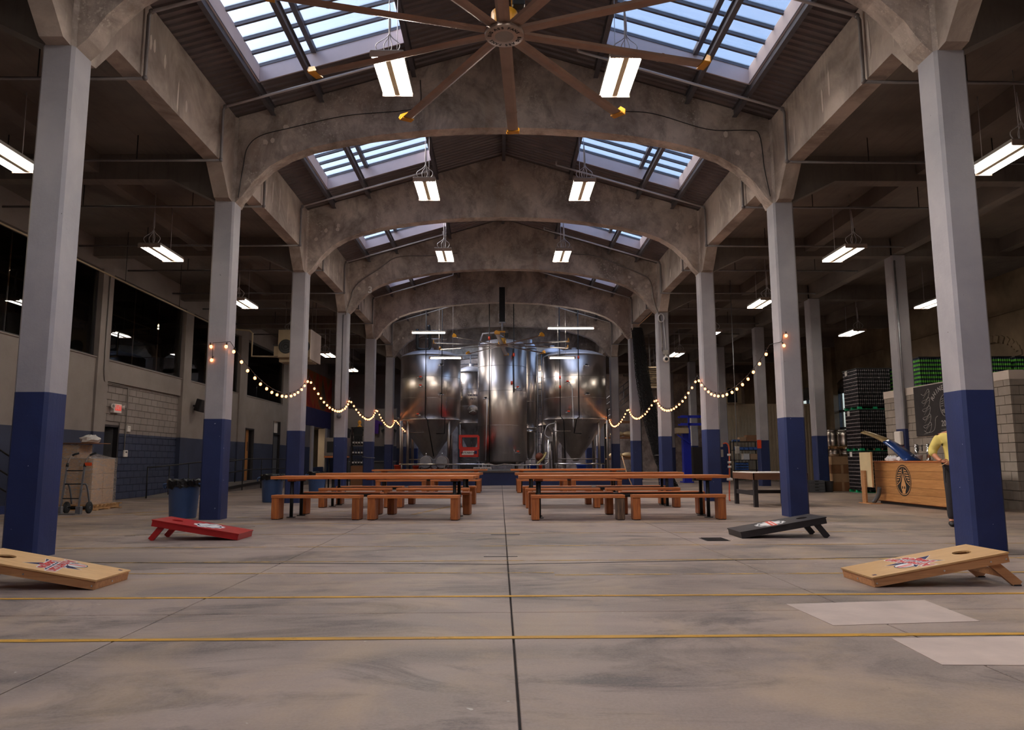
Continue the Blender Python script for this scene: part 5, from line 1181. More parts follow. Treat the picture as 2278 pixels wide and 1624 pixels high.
    MB(c).tube([(-4.6, 33.2, ST+0.30), (-0.6, 33.2, ST+0.30), (-0.3, 33.2, ST+0.24), (0.05, 33.2, ST+0.30), (0.6, 33.2, ST+0.26), (1.9, 33.2, ST+0.28), (2.05, 33.2, ST+0.38), (2.05, 33.2, 2.0)], 0.035, 8).build('pipe', 'chrome', t); MB(c).tube([(2.3, 33.2, ST+0.30), (4.6, 33.2, ST+0.30)], 0.035, 8).build('pipe', 'chrome', t)
    for x in (-4.5, -2.6, -0.9, 1.2, 2.4, 4.4): MB(c).cyl((x, 33.2, ST), (x, 33.2, ST+0.30), 0.03, n=6).build('stand', 'stainless_dull', t)
    for x in (-4.62, 4.75): MB(c).tube([(x, 33.6, ST), (x, 33.6, 2.9)], 0.045, 8).build('riser', 'stainless_dull', t)
    # barrels on their rack
    rk = thing('barrel_rack', 'dark red steel rack under the two barrels', 'rack', (-3.1, 33.75, ST)); c = rk.location
    for y in (33.5, 34.1): MB(c).box((-3.95, y-0.04, ST+0.01), (-2.30, y+0.04, ST+0.08)).build('beam', 'stave_red', rk)
    for x in (-3.8, -3.15, -3.0, -2.4): MB(c).prism([(x-0.06, ST+0.07), (x+0.06, ST+0.07), (x+(0.10 if x < -3.3 or -3.1 < x < -2.9 else -0.10), ST+0.17)], 'Y', 33.45, 34.15).build('cradle', 'stave_red', rk)
    for nm, x in (('left', -3.46), ('right', -2.74)):
        b = thing('wine_barrel', f'oak barrel with a white label, {nm} of two under the left tank', 'barrel', (x, 33.8, ST+0.08), 0, 'oak barrels'); c = b.location; z = ST+0.08+0.31; r = 0.30
        n = 20
        prof = [(0.245, -0.42), (0.285, -0.22), (0.305, 0.0), (0.285, 0.22), (0.245, 0.42)]
        for k in range(n):
            a0, a1 = 2*PI*k/n+0.006, 2*PI*(k+1)/n-0.006; m = MB(c); vs = []
            for rr, y in prof:
                for a in (a0, a1): vs += [(x+math.cos(a)*rr, 33.8+y, z+math.sin(a)*rr), (x+math.cos(a)*(rr-0.022), 33.8+y, z+math.sin(a)*(rr-0.022))]
            fs = []
            for i in range(4): p, q = 4*i, 4*i+4; fs += [(p, p+2, q+2, q), (p+1, q+1, q+3, p+3), (p, q, q+1, p+1), (p+2, p+3, q+3, q+2)]
            fs += [(0, 1, 3, 2), (16, 18, 19, 17)]; m.add(vs, fs); m.build('stave', 'stave_wood', b)
        hd = MB(c).cyl((x, 33.41, z), (x, 33.43, z), 0.222, n=28).build('barrel_head', 'barrel_wood', b)
        for y, rr in ((33.39, 0.251), (33.47, 0.262), (33.68, 0.301), (33.92, 0.301), (34.18, 0.25)): MB(c).lathe((x, y, z), [(rr, -0.02), (rr+0.006, -0.02), (rr+0.008, 0.02), (rr, 0.02)], 28, 'Y').build('hoop', 'galvanised', b)
        MB(c).box((x-0.10, 33.404, z-0.06), (x+0.10, 33.409, z+0.08)).build('label_sheet', 'paper', hd); MB(c).box((x-0.035, 33.402, z+0.06), (x+0.035, 33.407, z+0.10)).build('label_mark', 'print_black', hd); MB(c).box((x-0.03, 33.402, z-0.09), (x+0.05, 33.407, z-0.05)).build('label_mark', 'print_black', hd)
        MB(c).cyl((x, 33.7, z+r), (x, 33.7, z+r+0.12), 0.022, n=8).build('airlock', 'chrome', b)
    # scissor lift
    t = thing('scissor_lift', 'folded red scissor lift parked between the left and central tanks', 'lift', (-1.55, 34.2, ST)); c = t.location; x0, x1, y0, y1 = -1.95, -1.12, 33.7, 35.2
    MB(c).box((x0+0.02, y0, ST+0.10), (x1-0.02, y1, ST+0.40), 0.02).build('chassis', 'black_paint', t); MB(c).box((x0, y0-0.02, ST+0.62), (x1, y1, ST+0.98), 0.01).build('platform', 'lift_red', t)
    for k in range(3): MB(c).box((x0+0.05, y0+0.02, ST+0.42+k*0.065), (x1-0.05, y1, ST+0.46+k*0.065)).build('scissor_arm', 'black_iron', t)
    for x in (x0+0.14, x1-0.14):
        for y in (y0+0.2, y1-0.2): MB(c).lathe((x, y, ST+0.12), [(0.05, -0.05), (0.12, -0.05), (0.12, 0.05), (0.05, 0.05)], 18, 'X').build('wheel', 'rubber', t)
    for z in (1.92-0.25, 2.22): MB(c).bar((x0, y0, z), (x1, y0, z), 0.05, 0.06).build('guard_rail', 'lift_red', t); MB(c).bar((x0, y1, z), (x1, y1, z), 0.05, 0.06).build('guard_rail', 'lift_red', t)
    for x in (x0, x1):
        for y in (y0, y1): MB(c).box((x-0.03, y-0.03, ST+0.98), (x+0.03, y+0.03, 2.25)).build('guard_post', 'lift_red', t)
    MB(c).prism([(x0+0.02, ST+0.98), (x0+0.02, ST+1.28), (x0+0.14, ST+1.10), (x0+0.14, ST+0.98)], 'Y', y0-0.01, y0+0.01).build('gusset', 'lift_red', t)
    MB(c).prism([(x0+0.10, ST+0.72), (x1-0.20, ST+0.72), (x1-0.16, ST+0.90), (x0+0.16, ST+0.90)], 'Y', y0-0.032, y0-0.022).build('name_plate', 'sign_white', t); MB(c).box((x1-0.16, y0-0.03, ST+0.76), (x1-0.04, y0-0.02, ST+0.90)).build('name_plate', 'print_navy', t)
    m = MB(c); put_text(m, "ART'S RENTAL", 0.105, frame(((x0+x1)/2-0.03, y0-0.0345, ST+0.81), (1, 0, 0), (0, 0, 1)), 0.003); m.build('lettering', 'print_black', t)
    MB(c).box((x0+0.15, y0-0.003, ST+0.30), (x1-0.1, y0+0.001, ST+0.34)).build('warning_strip', 'stripe_warn', t)
    p = thing('name_sign', 'white rental name plate low on the plinth edge by the lift', 'sign', (-0.85, 33.15, ST)); m = MB(p.location); m.box((-1.30, 33.14, ST+0.0), (-0.50, 33.17, ST+0.17)); m.build('plate', 'sign_white', p); m = MB(p.location); put_text(m, "ART'S RENTAL", 0.12, frame((-0.90, 33.135, ST+0.085), (1, 0, 0), (0, 0, 1)), 0.003); m.build('lettering', 'print_black', p)
    def bucket(lab, x, y, z, r, h, m):
        t = thing('bucket', lab, 'bucket', (x, y, z)); c = t.location
        MB(c).lathe((x, y, z), [(r*0.82, 0), (r, h), (r*1.06, h), (r*1.06, h-0.03), (r*0.95, h-0.01), (r*0.80, 0.02), (0, 0.02)], 20).build('pail', m, t); MB(c).tube([(x+math.cos(a)*r*1.05, y-0.03-math.sin(a)*0.02, z+h-0.04-math.sin(a)*r*0.8) for a in [PI*k/8 for k in range(9)]], 0.006, 5).build('bail', 'chrome', t)
    bucket('bright orange-red bucket by the left foot of the left tank', -4.72, 33.6, ST, 0.17, 0.28, 'bucket_orange'); bucket('small red bucket between the barrels and the left column', -4.0, 34.4, ST, 0.15, 0.24, 'bucket_orange')
    bucket('blue bucket under the right side of the central tank', 1.35, 33.9, ST, 0.22, 0.26, 'bucket_blue'); bucket('blue bucket under the right tank', 3.6, 33.9, ST, 0.24, 0.26, 'bucket_blue'); bucket('small red bucket beside the blue one near the centre', 1.72, 33.8, ST, 0.08, 0.24, 'bucket_orange')
    t = thing('hose', 'tan hose draped over the plinth right of the central tank', 'hose', (1.7, 33.8, ST)); m = MB(t.location); m.tube(bez([(1.45, 33.9, ST+0.04), (1.6, 33.85, ST+0.32), (1.85, 33.9, ST+0.55), (2.0, 34.2, ST+0.8), (1.8, 34.6, ST+0.6)], 6), 0.045, 8); m.build('hose_tube', 'hose_tan', t)
    t = thing('drum_fitting', 'rusty brown spherical fitting under the right tank', 'fitting', (1.72, 34.5, ST)); MB(t.location).sphere((1.72, 34.5, ST+0.62), 0.20, 14, 10).build('ball', 'rust', t); MB(t.location).cyl((1.72, 34.5, ST), (1.72, 34.5, ST+0.5), 0.06, n=8).build('stand', 'stainless_dull', t)
    # things along the back of the left aisle
    t = thing('oven_cabinet', 'stainless display oven on a dark stand between the left columns', 'oven', (-6.6, 29.6, 0)); c = t.location
    MB(c).box((-7.0, 29.2, 1.30), (-6.15, 29.9, 2.0), 0.01).build('cabinet', 'stainless_dull', t); MB(c).box((-6.9, 29.19, 1.42), (-6.3, 29.2, 1.85)).build('glass_door', 'black_plastic', t); MB(c).box((-6.92, 29.17, 1.38), (-6.28, 29.19, 1.41)).build('handle', 'chrome', t); MB(c).box((-7.0, 29.2, 1.22), (-6.15, 29.9, 1.29)).build('shelf', 'bench_wood', t)
    for x in (-6.95, -6.2):
        for y in (29.25, 29.85): MB(c).cyl((x, y, 0), (x, y, 1.22), 0.03, n=8).build('leg', 'black_iron', t)
    t = thing('display_shelf', 'dark merchandise shelf with rows of bottles between the left columns', 'shelf', (-6.55, 34.0, 0)); c = t.location
    for z in (0.9, 1.35, 1.8, 2.25, 2.6): MB(c).box((-6.9, 33.8, z), (-6.2, 34.15, z+0.03)).build('board', 'wall_dark', t)
    for x in (-6.9, -6.22): MB(c).box((x, 33.8, 0), (x+0.03, 34.15, 2.6)).build('side', 'wall_dark', t)
    MB(c).box((-6.87, 33.82, 0), (-6.23, 34.1, 0.88)).build('base_box', 'cardboard_dark', t)
    n = 0
    for j, z in enumerate((0.93, 1.38, 1.83)):
        for i in range(5):
            b = thing('bottle', f'dark bottle on the merchandise shelf, {["lowest", "middle", "upper"][j]} row, {ORD[i]} from the left', 'bottle', (-6.8+i*0.13, 33.9, z), 0, 'bottles on the merchandise shelf')
            MB(b.location).lathe(b.location, [(0.04, 0), (0.042, 0.16), (0.016, 0.22), (0.016, 0.29), (0, 0.29)], 10).build('glass_body', 'black_plastic', b); MB(b.location).lathe(b.location, [(0.043, 0.05), (0.043, 0.13)], 10).build('label_band', 'paper', b)
    t = thing('trophy', 'small golden ornament on top of the merchandise shelf', 'ornament', (-6.55, 34.0, 2.63)); MB(t.location).lathe(t.location, [(0.10, 0), (0.10, 0.05), (0.04, 0.1), (0.09, 0.22), (0.06, 0.30), (0, 0.32)], 14).build('figure', 'fan_yellow', t)
    for i, (x, y, z, m) in enumerate(((-7.1, 41.3, 3.35, 'shirt_purple'), (-8.0, 41.3, 2.95, 'black_plastic'), (-6.3, 41.3, 2.95, 'black_plastic'), (-8.7, 41.3, 2.9, 'jeans_dark'))):
        t = thing('hanging_shirt', f'{["purple", "black", "second black", "charcoal"][i]} t-shirt hung up for sale behind the left columns', 'shirt', (x, y, z), 0, 'shirts hung for sale')
        MB(t.location).prism([(x-0.22, z-0.75), (x+0.22, z-0.75), (x+0.24, z-0.18), (x+0.38, z-0.30), (x+0.44, z-0.16), (x+0.16, z), (x-0.16, z), (x-0.44, z-0.16), (x-0.38, z-0.30), (x-0.24, z-0.18)], 'Y', y-0.03, y+0.03).build('cloth', m, t); MB(t.location).tube([(x-0.15, y, z), (x, y, z+0.08), (x+0.15, y, z)], 0.01, 5).build('hanger', 'chrome', t)
    t = thing('shirt_wall', 'grey counter and back panel where the shirts hang', 'counter', (-6.5, 41.6, 0)); MB(t.location).box((-9.0, 41.4, 0), (-5.9, 41.6, 4.0)).build('panel', 'wall_paint', t); MB(t.location).box((-9.0, 40.6, 0), (-5.9, 41.4, 1.05)).build('counter_base', 'grey_plastic', t); MB(t.location).box((-9.05, 40.55, 1.05), (-5.85, 41.4, 1.10)).build('counter_top', 'grey_metal', t)
    t = thing('tap_bar', 'wooden bar with a row of tap handles inside the serving hatch', 'bar', (-12.6, 45.4, 0)); c = t.location
    MB(c).box((-12.9, 43.4, 0), (-12.3, 47.5, 1.10)).build('bar_base', 'bar_wood', t); MB(c).box((-13.0, 43.3, 1.10), (-12.2, 47.6, 1.15)).build('bar_top', 'bench_wood', t); MB(c).box((-12.75, 44.0, 1.40), (-12.6, 47.2, 1.50)).build('tap_rail', 'chrome', t)
    for i in range(9):
        y = 44.2+i*0.35; MB(c).cyl((-12.67, y, 1.50), (-12.67, y, 1.78), 0.022, 0.035, 8).build('tap_handle', ('can_green', 'fan_yellow', 'print_white', 'red_paint', 'black_plastic')[i % 5], t)
    for y in (44.3, 45.6, 46.9): MB(c).cyl((-12.67, y, 1.15), (-12.67, y, 1.42), 0.03, n=8).build('tap_post', 'chrome', t)
    b = thing('menu_board', 'chalk menu board on the back wall inside the serving hatch', 'sign', (-15.0, 45.4, 1.9)); MB(b.location).box((-15.04, 43.6, 1.75), (-15.0, 47.3, 2.9)).build('board', 'chalkboard', b)
# ------------------------------------------------------------------ right side things
def can_meshes(nx, ny, layers, body, band, low):
    """outer shell of a palletised block of cans, 8-sided; two colour zones"""
    p = 0.0665; r = 0.0295; H = 0.122; A, B = MB(), MB(); n = 8
    ring = [(math.cos(2*PI*k/n)*r, math.sin(2*PI*k/n)*r) for k in range(n)]
    for L in range(layers):
        for i in range(nx):
            for j in range(ny):
                if not (j == 0 or i == 0 or (L == layers-1 and j < 6)): continue
                x, y, z = p/2+i*p, p/2+j*p, L*H+0.004
                zones = ((A, 0.0, low, 1, 1), (B, low, 0.108, 1, 1)) if low else ((A, 0.0, 0.066, 1, 1), (B, 0.066, 0.088, 1, 1), (A, 0.088, 0.108, 1, 1))
                for (M_, za, zb, ra, rb) in zones:
                    vs = [(x+a*ra, y+b*ra, z+za) for a, b in ring]+[(x+a*rb, y+b*rb, z+zb) for a, b in ring]
                    M_.add(vs, [(k, (k+1) % n, n+(k+1) % n, n+k) for k in range(n)], True)
                vs = [(x+a, y+b, z+0.108) for a, b in ring]+[(x+a*.8, y+b*.8, z+0.117) for a, b in ring]
                (B if low else A).add(vs, [(k, (k+1) % n, n+(k+1) % n, n+k) for k in range(n)]+[tuple(range(n, 2*n))], True)
    a = A.mesh('cans'); a.materials.append(mt(body)); b = B.mesh('can_tops'); b.materials.append(mt(band)); return a, b
def build_cans():
    nx, ny, LY = 17, 15, 10; p = 0.0665; wx, wy = nx*p, ny*p
    kinds = {'dark': can_meshes(nx, ny, LY, 'can_dark', 'can_band', 0), 'green': can_meshes(nx, ny, LY, 'can_green', 'can_navy', 0.065), 'orange': can_meshes(nx, ny, 2, 'can_orange', 'can_navy', 0.055)}
    def pallet(label, x, y, z, kind, rz=0.0, layers=LY, tagp=True):
        t = thing('can_pallet', label, 'can pallet', (x, y, z), rz, 'pallets of empty cans')
        for s in (0.0, wy/2-0.05, wy-0.10):
            for q in (0.0, wx/2-0.06, wx-0.12): MB().box((q, s, 0.012), (q+0.12, s+0.10, 0.085)).build('pallet_block', 'pallet_green', t)
        MB().box((0, 0, 0), (wx, wy, 0.012)).build('pallet_base', 'pallet_green', t); MB().box((-0.01, -0.01, 0.085), (wx+0.01, wy+0.01, 0.105)).build('pallet_deck', 'black_plastic', t)
        H = 0.122*layers; a, b = kinds[kind]
        for nm, me in (('cans', a), ('can_tops', b)): o = link(nm, me, t); o.location = (0, 0, 0.105); o['kind'] = 'stuff'
        MB().box((0.07, 0.07, 0.106), (wx-0.005, wy-0.005, 0.105+H-0.04)).build('dark_filler', 'can_dark', t)  # solid dark filler box; its colour gives the shaded gaps between cans
        for L in range(1, layers): MB().box((0, 0, 0.105+L*0.122-0.001), (wx, wy, 0.105+L*0.122+0.002)).build('tier_sheet', 'black_plastic', t)
        MB().box((-0.01, -0.01, 0.105+H), (wx+0.01, wy+0.01, 0.105+H+0.03)).build('top_frame', 'black_plastic', t)
        if tagp: MB().box((-0.014, wy*0.62, 0.105+H-0.16), (-0.008, wy*0.78, 0.105+H)).build('paper_tag', 'paper', t)
        return 0.105+H+0.03
    hgt = 1.355
    for i, nm in enumerate(('lowest', 'middle', 'topmost')): pallet(f'{nm} pallet of dark grey cans in the tall stack left of the bar', 11.62, 23.95, i*hgt, 'dark')
    for i, nm in enumerate(('lowest', 'middle', 'topmost')): pallet(f'{nm} pallet of green cans in the stack right of the grey can stack', 12.86, 23.75, i*hgt, 'green')
    for i, nm in enumerate(('lowest', 'middle', 'topmost')): pallet(f'{nm} pallet of green cans rising behind the chalkboard wall', 12.2, 21.3, i*hgt-0.0, 'green')
    for i, nm in enumerate(('lowest', 'middle', 'topmost')): pallet(f'{nm} pallet of green cans behind the cold room, at the right frame edge', 13.75, 21.2, i*hgt, 'green')
    for i, nm in enumerate(('lowest', 'middle', 'topmost')): pallet(f'{nm} pallet of green cans in the outermost stack at the right frame edge', 15.0, 21.2, i*hgt, 'green')
def build_bar():
    t = thing('bar_counter', 'wooden plank bar counter with a round black emblem at the right', 'bar', (9.6, 16.4, 0)); c = t.location; X = 9.25; Y0, Y1 = 15.25, 18.50
    zs = [0.075, 0.265, 0.43, 0.63, 0.80, 1.0]
    MB(c).box((X+0.03, Y0+0.02, 0.06), (10.12, Y1-0.02, 0.99)).build('carcass', 'bench_leg_wood', t); MB(c).box((X+0.08, Y0+0.05, 0), (10.08, Y1-0.05, 0.06)).build('plinth_base', 'black_paint', t)
    for a, b in zip(zs[:-1], zs[1:]): MB(c).box((X, Y0, a+0.002), (X+0.03, Y1, b-0.002), 0.003).build('plank', 'bar_wood', t)
    MB(c).box((X-0.02, Y0-0.02, 1.0), (10.18, Y1+0.02, 1.035), 0.004).build('bar_top', 'bench_wood', t)
    F = frame((X-0.002, 17.19, 0.585), (0, -1, 0), (0, 0, 1)); A, B = 0.335, 0.36
    def lay(polys, d, mat, nm):
        m = MB(c)
        for P in polys: m.add([F @ Vector((x*A, y*B, d)) for x, y in P], [tuple(range(len(P)))])
        m.build(nm, mat, t)
    el = lambda r: [(math.cos(2*PI*k/48)*r, math.sin(2*PI*k/48)*r) for k in range(48)]
    lay([el(1.0)], 0.0, 'print_black', 'emblem_ring'); lay([el(0.93)], 0.001, 'emblem_tan', 'emblem_ring'); lay([el(0.88)], 0.002, 'print_black', 'emblem_disc')
    st = []
    for i in range(6):
        z0 = 0.70-i*0.155; z1 = z0-0.075
        for s in (-1, 1):
            xi = 0.13+0.05*i+0.02*i*i*0.6; xo0, xo1 = math.sqrt(0.80**2-z0*z0), math.sqrt(max(0.01, 0.80**2-z1*z1)); st.append([(s*xi, z0), (s*xo0, z0-0.03), (s*xo1, z1-0.03), (s*(xi+0.03), z1)])
    lay(st, 0.003, 'emblem_tan', 'emblem_ray')
    for s in (-1, 1): lay([[(s*0.09, 0.80), (s*0.13, 0.78), (s*0.22, 0.3), (s*0.42, -0.05), (s*0.80, -0.28), (s*0.79, -0.34), (s*0.40, -0.11), (s*0.17, 0.26)]], 0.0032, 'emblem_tan', 'emblem_ray')
    drop = [(0.02, 0.44), (0.09, 0.20), (0.20, -0.08), (0.30, -0.30), (0.31, -0.46), (0.25, -0.60), (0.20, -0.68), (0.18, -0.82), (0.10, -0.86), (0.04, -0.83)]
    lay([drop+[(-x, y) for x, y in drop[::-1]]], 0.0035, 'emblem_tan', 'emblem_skull')
    lay([[(s*0.13+math.cos(a*PI/6)*0.075, -0.45+math.sin(a*PI/6)*0.10) for a in range(12)] for s in (-1, 1)], 0.0042, 'print_black', 'emblem_eye'); lay([[(-0.03, -0.66), (0.03, -0.66), (0, -0.60)]], 0.0042, 'print_black', 'emblem_nose')
    # things on and by the bar
    t = thing('sandwich_board', 'cream folding board leaning on the far end of the bar', 'sign board', (8.95, 18.35, 0)); c = t.location
    MB(c).box((8.96, 18.05, 0.40), (9.0, 18.64, 1.25), 0.004).build('panel', 'cream_board', t); MB(c).box((8.955, 18.04, 0.39), (8.965, 18.07, 1.26)).build('edge', 'pine_edge', t); MB(c).box((8.90, 18.32, 0), (8.95, 18.50, 0.80), 0.004).build('post', 'pine_edge', t); MB(c).box((8.85, 18.0, 0), (9.15, 18.6, 0.015)).build('foot', 'pine_edge', t)
    MB(c).tube(bez([(9.02, 18.2, 0.02), (9.10, 18.1, 0.2), (9.12, 18.05, 0.4)], 5), 0.05, 8).build('brace', 'grey_plastic', t)
    for i, y in enumerate((18.02, 17.52)):
        t = thing('tap_tower', f'chrome beer tap tower on the bar, {"left" if i == 0 else "right"} of the two', 'tap tower', (10.08, y, 1.035), 0, 'chrome tap towers'); c = t.location
        MB(c).cyl((10.08, y, 1.035), (10.08, y, 1.40), 0.045, n=16).build('column', 'chrome', t); MB(c).cyl((10.08, y, 1.035), (10.08, y, 1.06), 0.08, n=16).build('base', 'chrome', t); MB(c).sphere((10.08, y, 1.40), 0.046, 12, 8).build('cap', 'chrome', t)
        for k in (-1, 1): tp = MB(c).cyl((10.08, y-0.05, 1.33), (10.08+k*0.05, y-0.16, 1.33), 0.012, n=8).build('faucet', 'chrome', t); MB(c).cyl((10.08+k*0.05, y-0.16, 1.27), (10.08+k*0.05, y-0.16, 1.42), 0.013, n=8).build('tap_lever', 'black_plastic', tp)
    t = thing('curved_lid', 'long curved blue and gold lid propped open on the bar', 'lid', (9.65, 18.2, 1.04)); c = t.location
    pts = bez([(9.65, 17.45, 1.05), (9.65, 17.95, 1.30), (9.66, 18.5, 1.52), (9.68, 19.1, 1.68), (9.70, 19.8, 1.80)], 6); n = len(pts)
    for nm, lo, hi, mat in (('lid_panel', 0, n*5//9, 'lid_blue'), ('lid_strip', n*5//9-1, n, 'lid_gold')):
        m = MB(c); vs = []; seg = pts[lo:hi]
        for i, q in enumerate(seg):
            w = 0.20-0.10*(lo+i)/n
            vs += [(q.x-w, q.y, q.z), (q.x, q.y, q.z+0.05), (q.x+w, q.y, q.z), (q.x+w, q.y, q.z-0.03), (q.x-w, q.y, q.z-0.03)]
        fs = [(0, 1, 2, 3, 4), tuple(len(vs)-5+k for k in range(5))]
        for i in range(len(seg)-1): fs += [(5*i+k, 5*i+(k+1) % 5, 5*i+5+(k+1) % 5, 5*i+5+k) for k in range(5)]
        m.add(vs, fs, True); m.build(nm, mat, t)
    t = thing('ice_bag', 'heap of crumpled white plastic on the bar under the curved lid', 'bag', (9.6, 18.1, 1.035)); rnd = random.Random(5); m = MB(t.location)
    for k in range(4): m.sphere((9.6, 17.8+k*0.18, 1.07), 0.13, 10, 7, (1.1, 1.1, 0.6))
    m.v = [Vector((v.x+rnd.uniform(-.02, .02), v.y+rnd.uniform(-.02, .02), max(1.037, v.z+rnd.uniform(-.03, .03)))) for v in m.v]; m.sm = [False]*len(m.sm); m.build('crumple', 'ice_white', t)
    t = thing('plastic_tub', 'small white tub on the bar between the lid and the tap towers', 'tub', (9.95, 17.35, 1.035)); MB(t.location).lathe((9.95, 17.75, 1.035), [(0.09, 0), (0.11, 0.13), (0.12, 0.14), (0.10, 0.14), (0.085, 0.01), (0, 0.01)], 18).build('tub', 'ice_white', t)
    # chalkboard
    t = thing('chalkboard', 'black chalkboard with chalk lettering and an oval emblem on the block wall', 'chalkboard', (10.78, 18.3, 1.67)); c = t.location
    MB(c).box((10.765, 16.55, 1.67), (10.795, 19.18, 2.94), 0.004).build('board', 'chalkboard', t)
    F = frame((10.763, 17.85, 2.30), (0, -1, 0), (0, 0, 1))
    def arc_text(m, s, r, z0, size, a0, a1):
        for i, ch in enumerate(s):
            a = a0+(a1-a0)*(i+0.5)/len(s); put_text(m, ch, size, F @ Matrix.Translation((math.sin(a)*r, z0+math.cos(a)*r, 0)) @ Matrix.Rotation(-a, 4, 'Z'), 0.003)
    m = MB(c); arc_text(m, 'RHINEGEIST', 0.62, -0.10, 0.17, -1.0, 1.0); m.build('chalk_name', 'chalk', t)
    m = MB(c); put_text(m, 'YEAR', 0.12, F @ Matrix.Translation((0, -0.06, 0)), 0.003); m.build('chalk_word', 'chalk', t); m = MB(c); put_text(m, '2014', 0.20, F @ Matrix.Translation((0, -0.36, 0)), 0.002); m.build('chalk_date', 'chalk', t)
    m = MB(c); m.tube([F @ Vector((math.cos(k*PI/16)*0.19, 0.08+math.sin(k*PI/16)*0.26, 0)) for k in range(32)], 0.006, 4, True); m.tube([F @ Vector((0, 0.28, 0)), F @ Vector((0, 0.04, 0))], 0.008, 4)
    for k in range(4):
        for s in (-1, 1): m.tube([F @ Vector((s*0.05, 0.25-k*0.055, 0)), F @ Vector((s*(0.12+0.012*k), 0.235-k*0.055, 0))], 0.009, 4)
    for z in (-0.50, -0.56): m.tube([F @ Vector((-0.22, z, 0)), F @ Vector((0.22, z, 0))], 0.006, 4)
    m.build('chalk_emblem', 'chalk', t)
    m = MB(c); base = []
    for k in range(5):          # ribbon flourish
        z = 0.42-0.21*k; m.tube(bez([F @ Vector((-0.98, z+0.02, 0)), F @ Vector((-0.86, z-0.02, 0)), F @ Vector((-0.66, z+0.12, 0)), F @ Vector((-0.62, z+0.02, 0)), F @ Vector((-0.72, z-0.12, 0)), F @ Vector((-0.96, z-0.17, 0))], 5), 0.006, 4)
        m.tube(bez([F @ Vector((-0.90, z-0.10, 0)), F @ Vector((-0.74, z+0.02, 0)), F @ Vector((-0.60, z+0.06, 0))], 4), 0.004, 4)
    m.tube(bez([F @ Vector((-0.96, -0.50, 0)), F @ Vector((-0.8, -0.56, 0)), F @ Vector((-0.55, -0.52, 0)), F @ Vector((-0.46, -0.40, 0)), F @ Vector((-0.42, -0.22, 0)), F @ Vector((-0.32, -0.16, 0))], 6), 0.006, 4); m.build('chalk_ribbon', 'chalk', t)
    t = thing('paper_dispenser', 'white paper towel dispenser on the second row column by the bar', 'dispenser', (R2-0.05, 19.7, 1.5)); MB(t.location).box((R2-0.11, 19.63, 1.45), (R2-0.005, 19.93, 1.82), 0.02).build('case', 'sign_white', t); MB(t.location).box((R2-0.10, 19.62, 1.2), (R2-0.02, 19.66, 1.42)).build('soap_pump', 'red_paint', t)
    t = thing('column_conduit', 'grey conduit running up the second row column by the bar', 'pipe', (R2, 19.59, 1.9)); MB(t.location).tube([(R2+0.06, 19.59, 1.9), (R2+0.06, 19.59, 6.5)], 0.022, 6).build('pipe', 'galvanised', t)
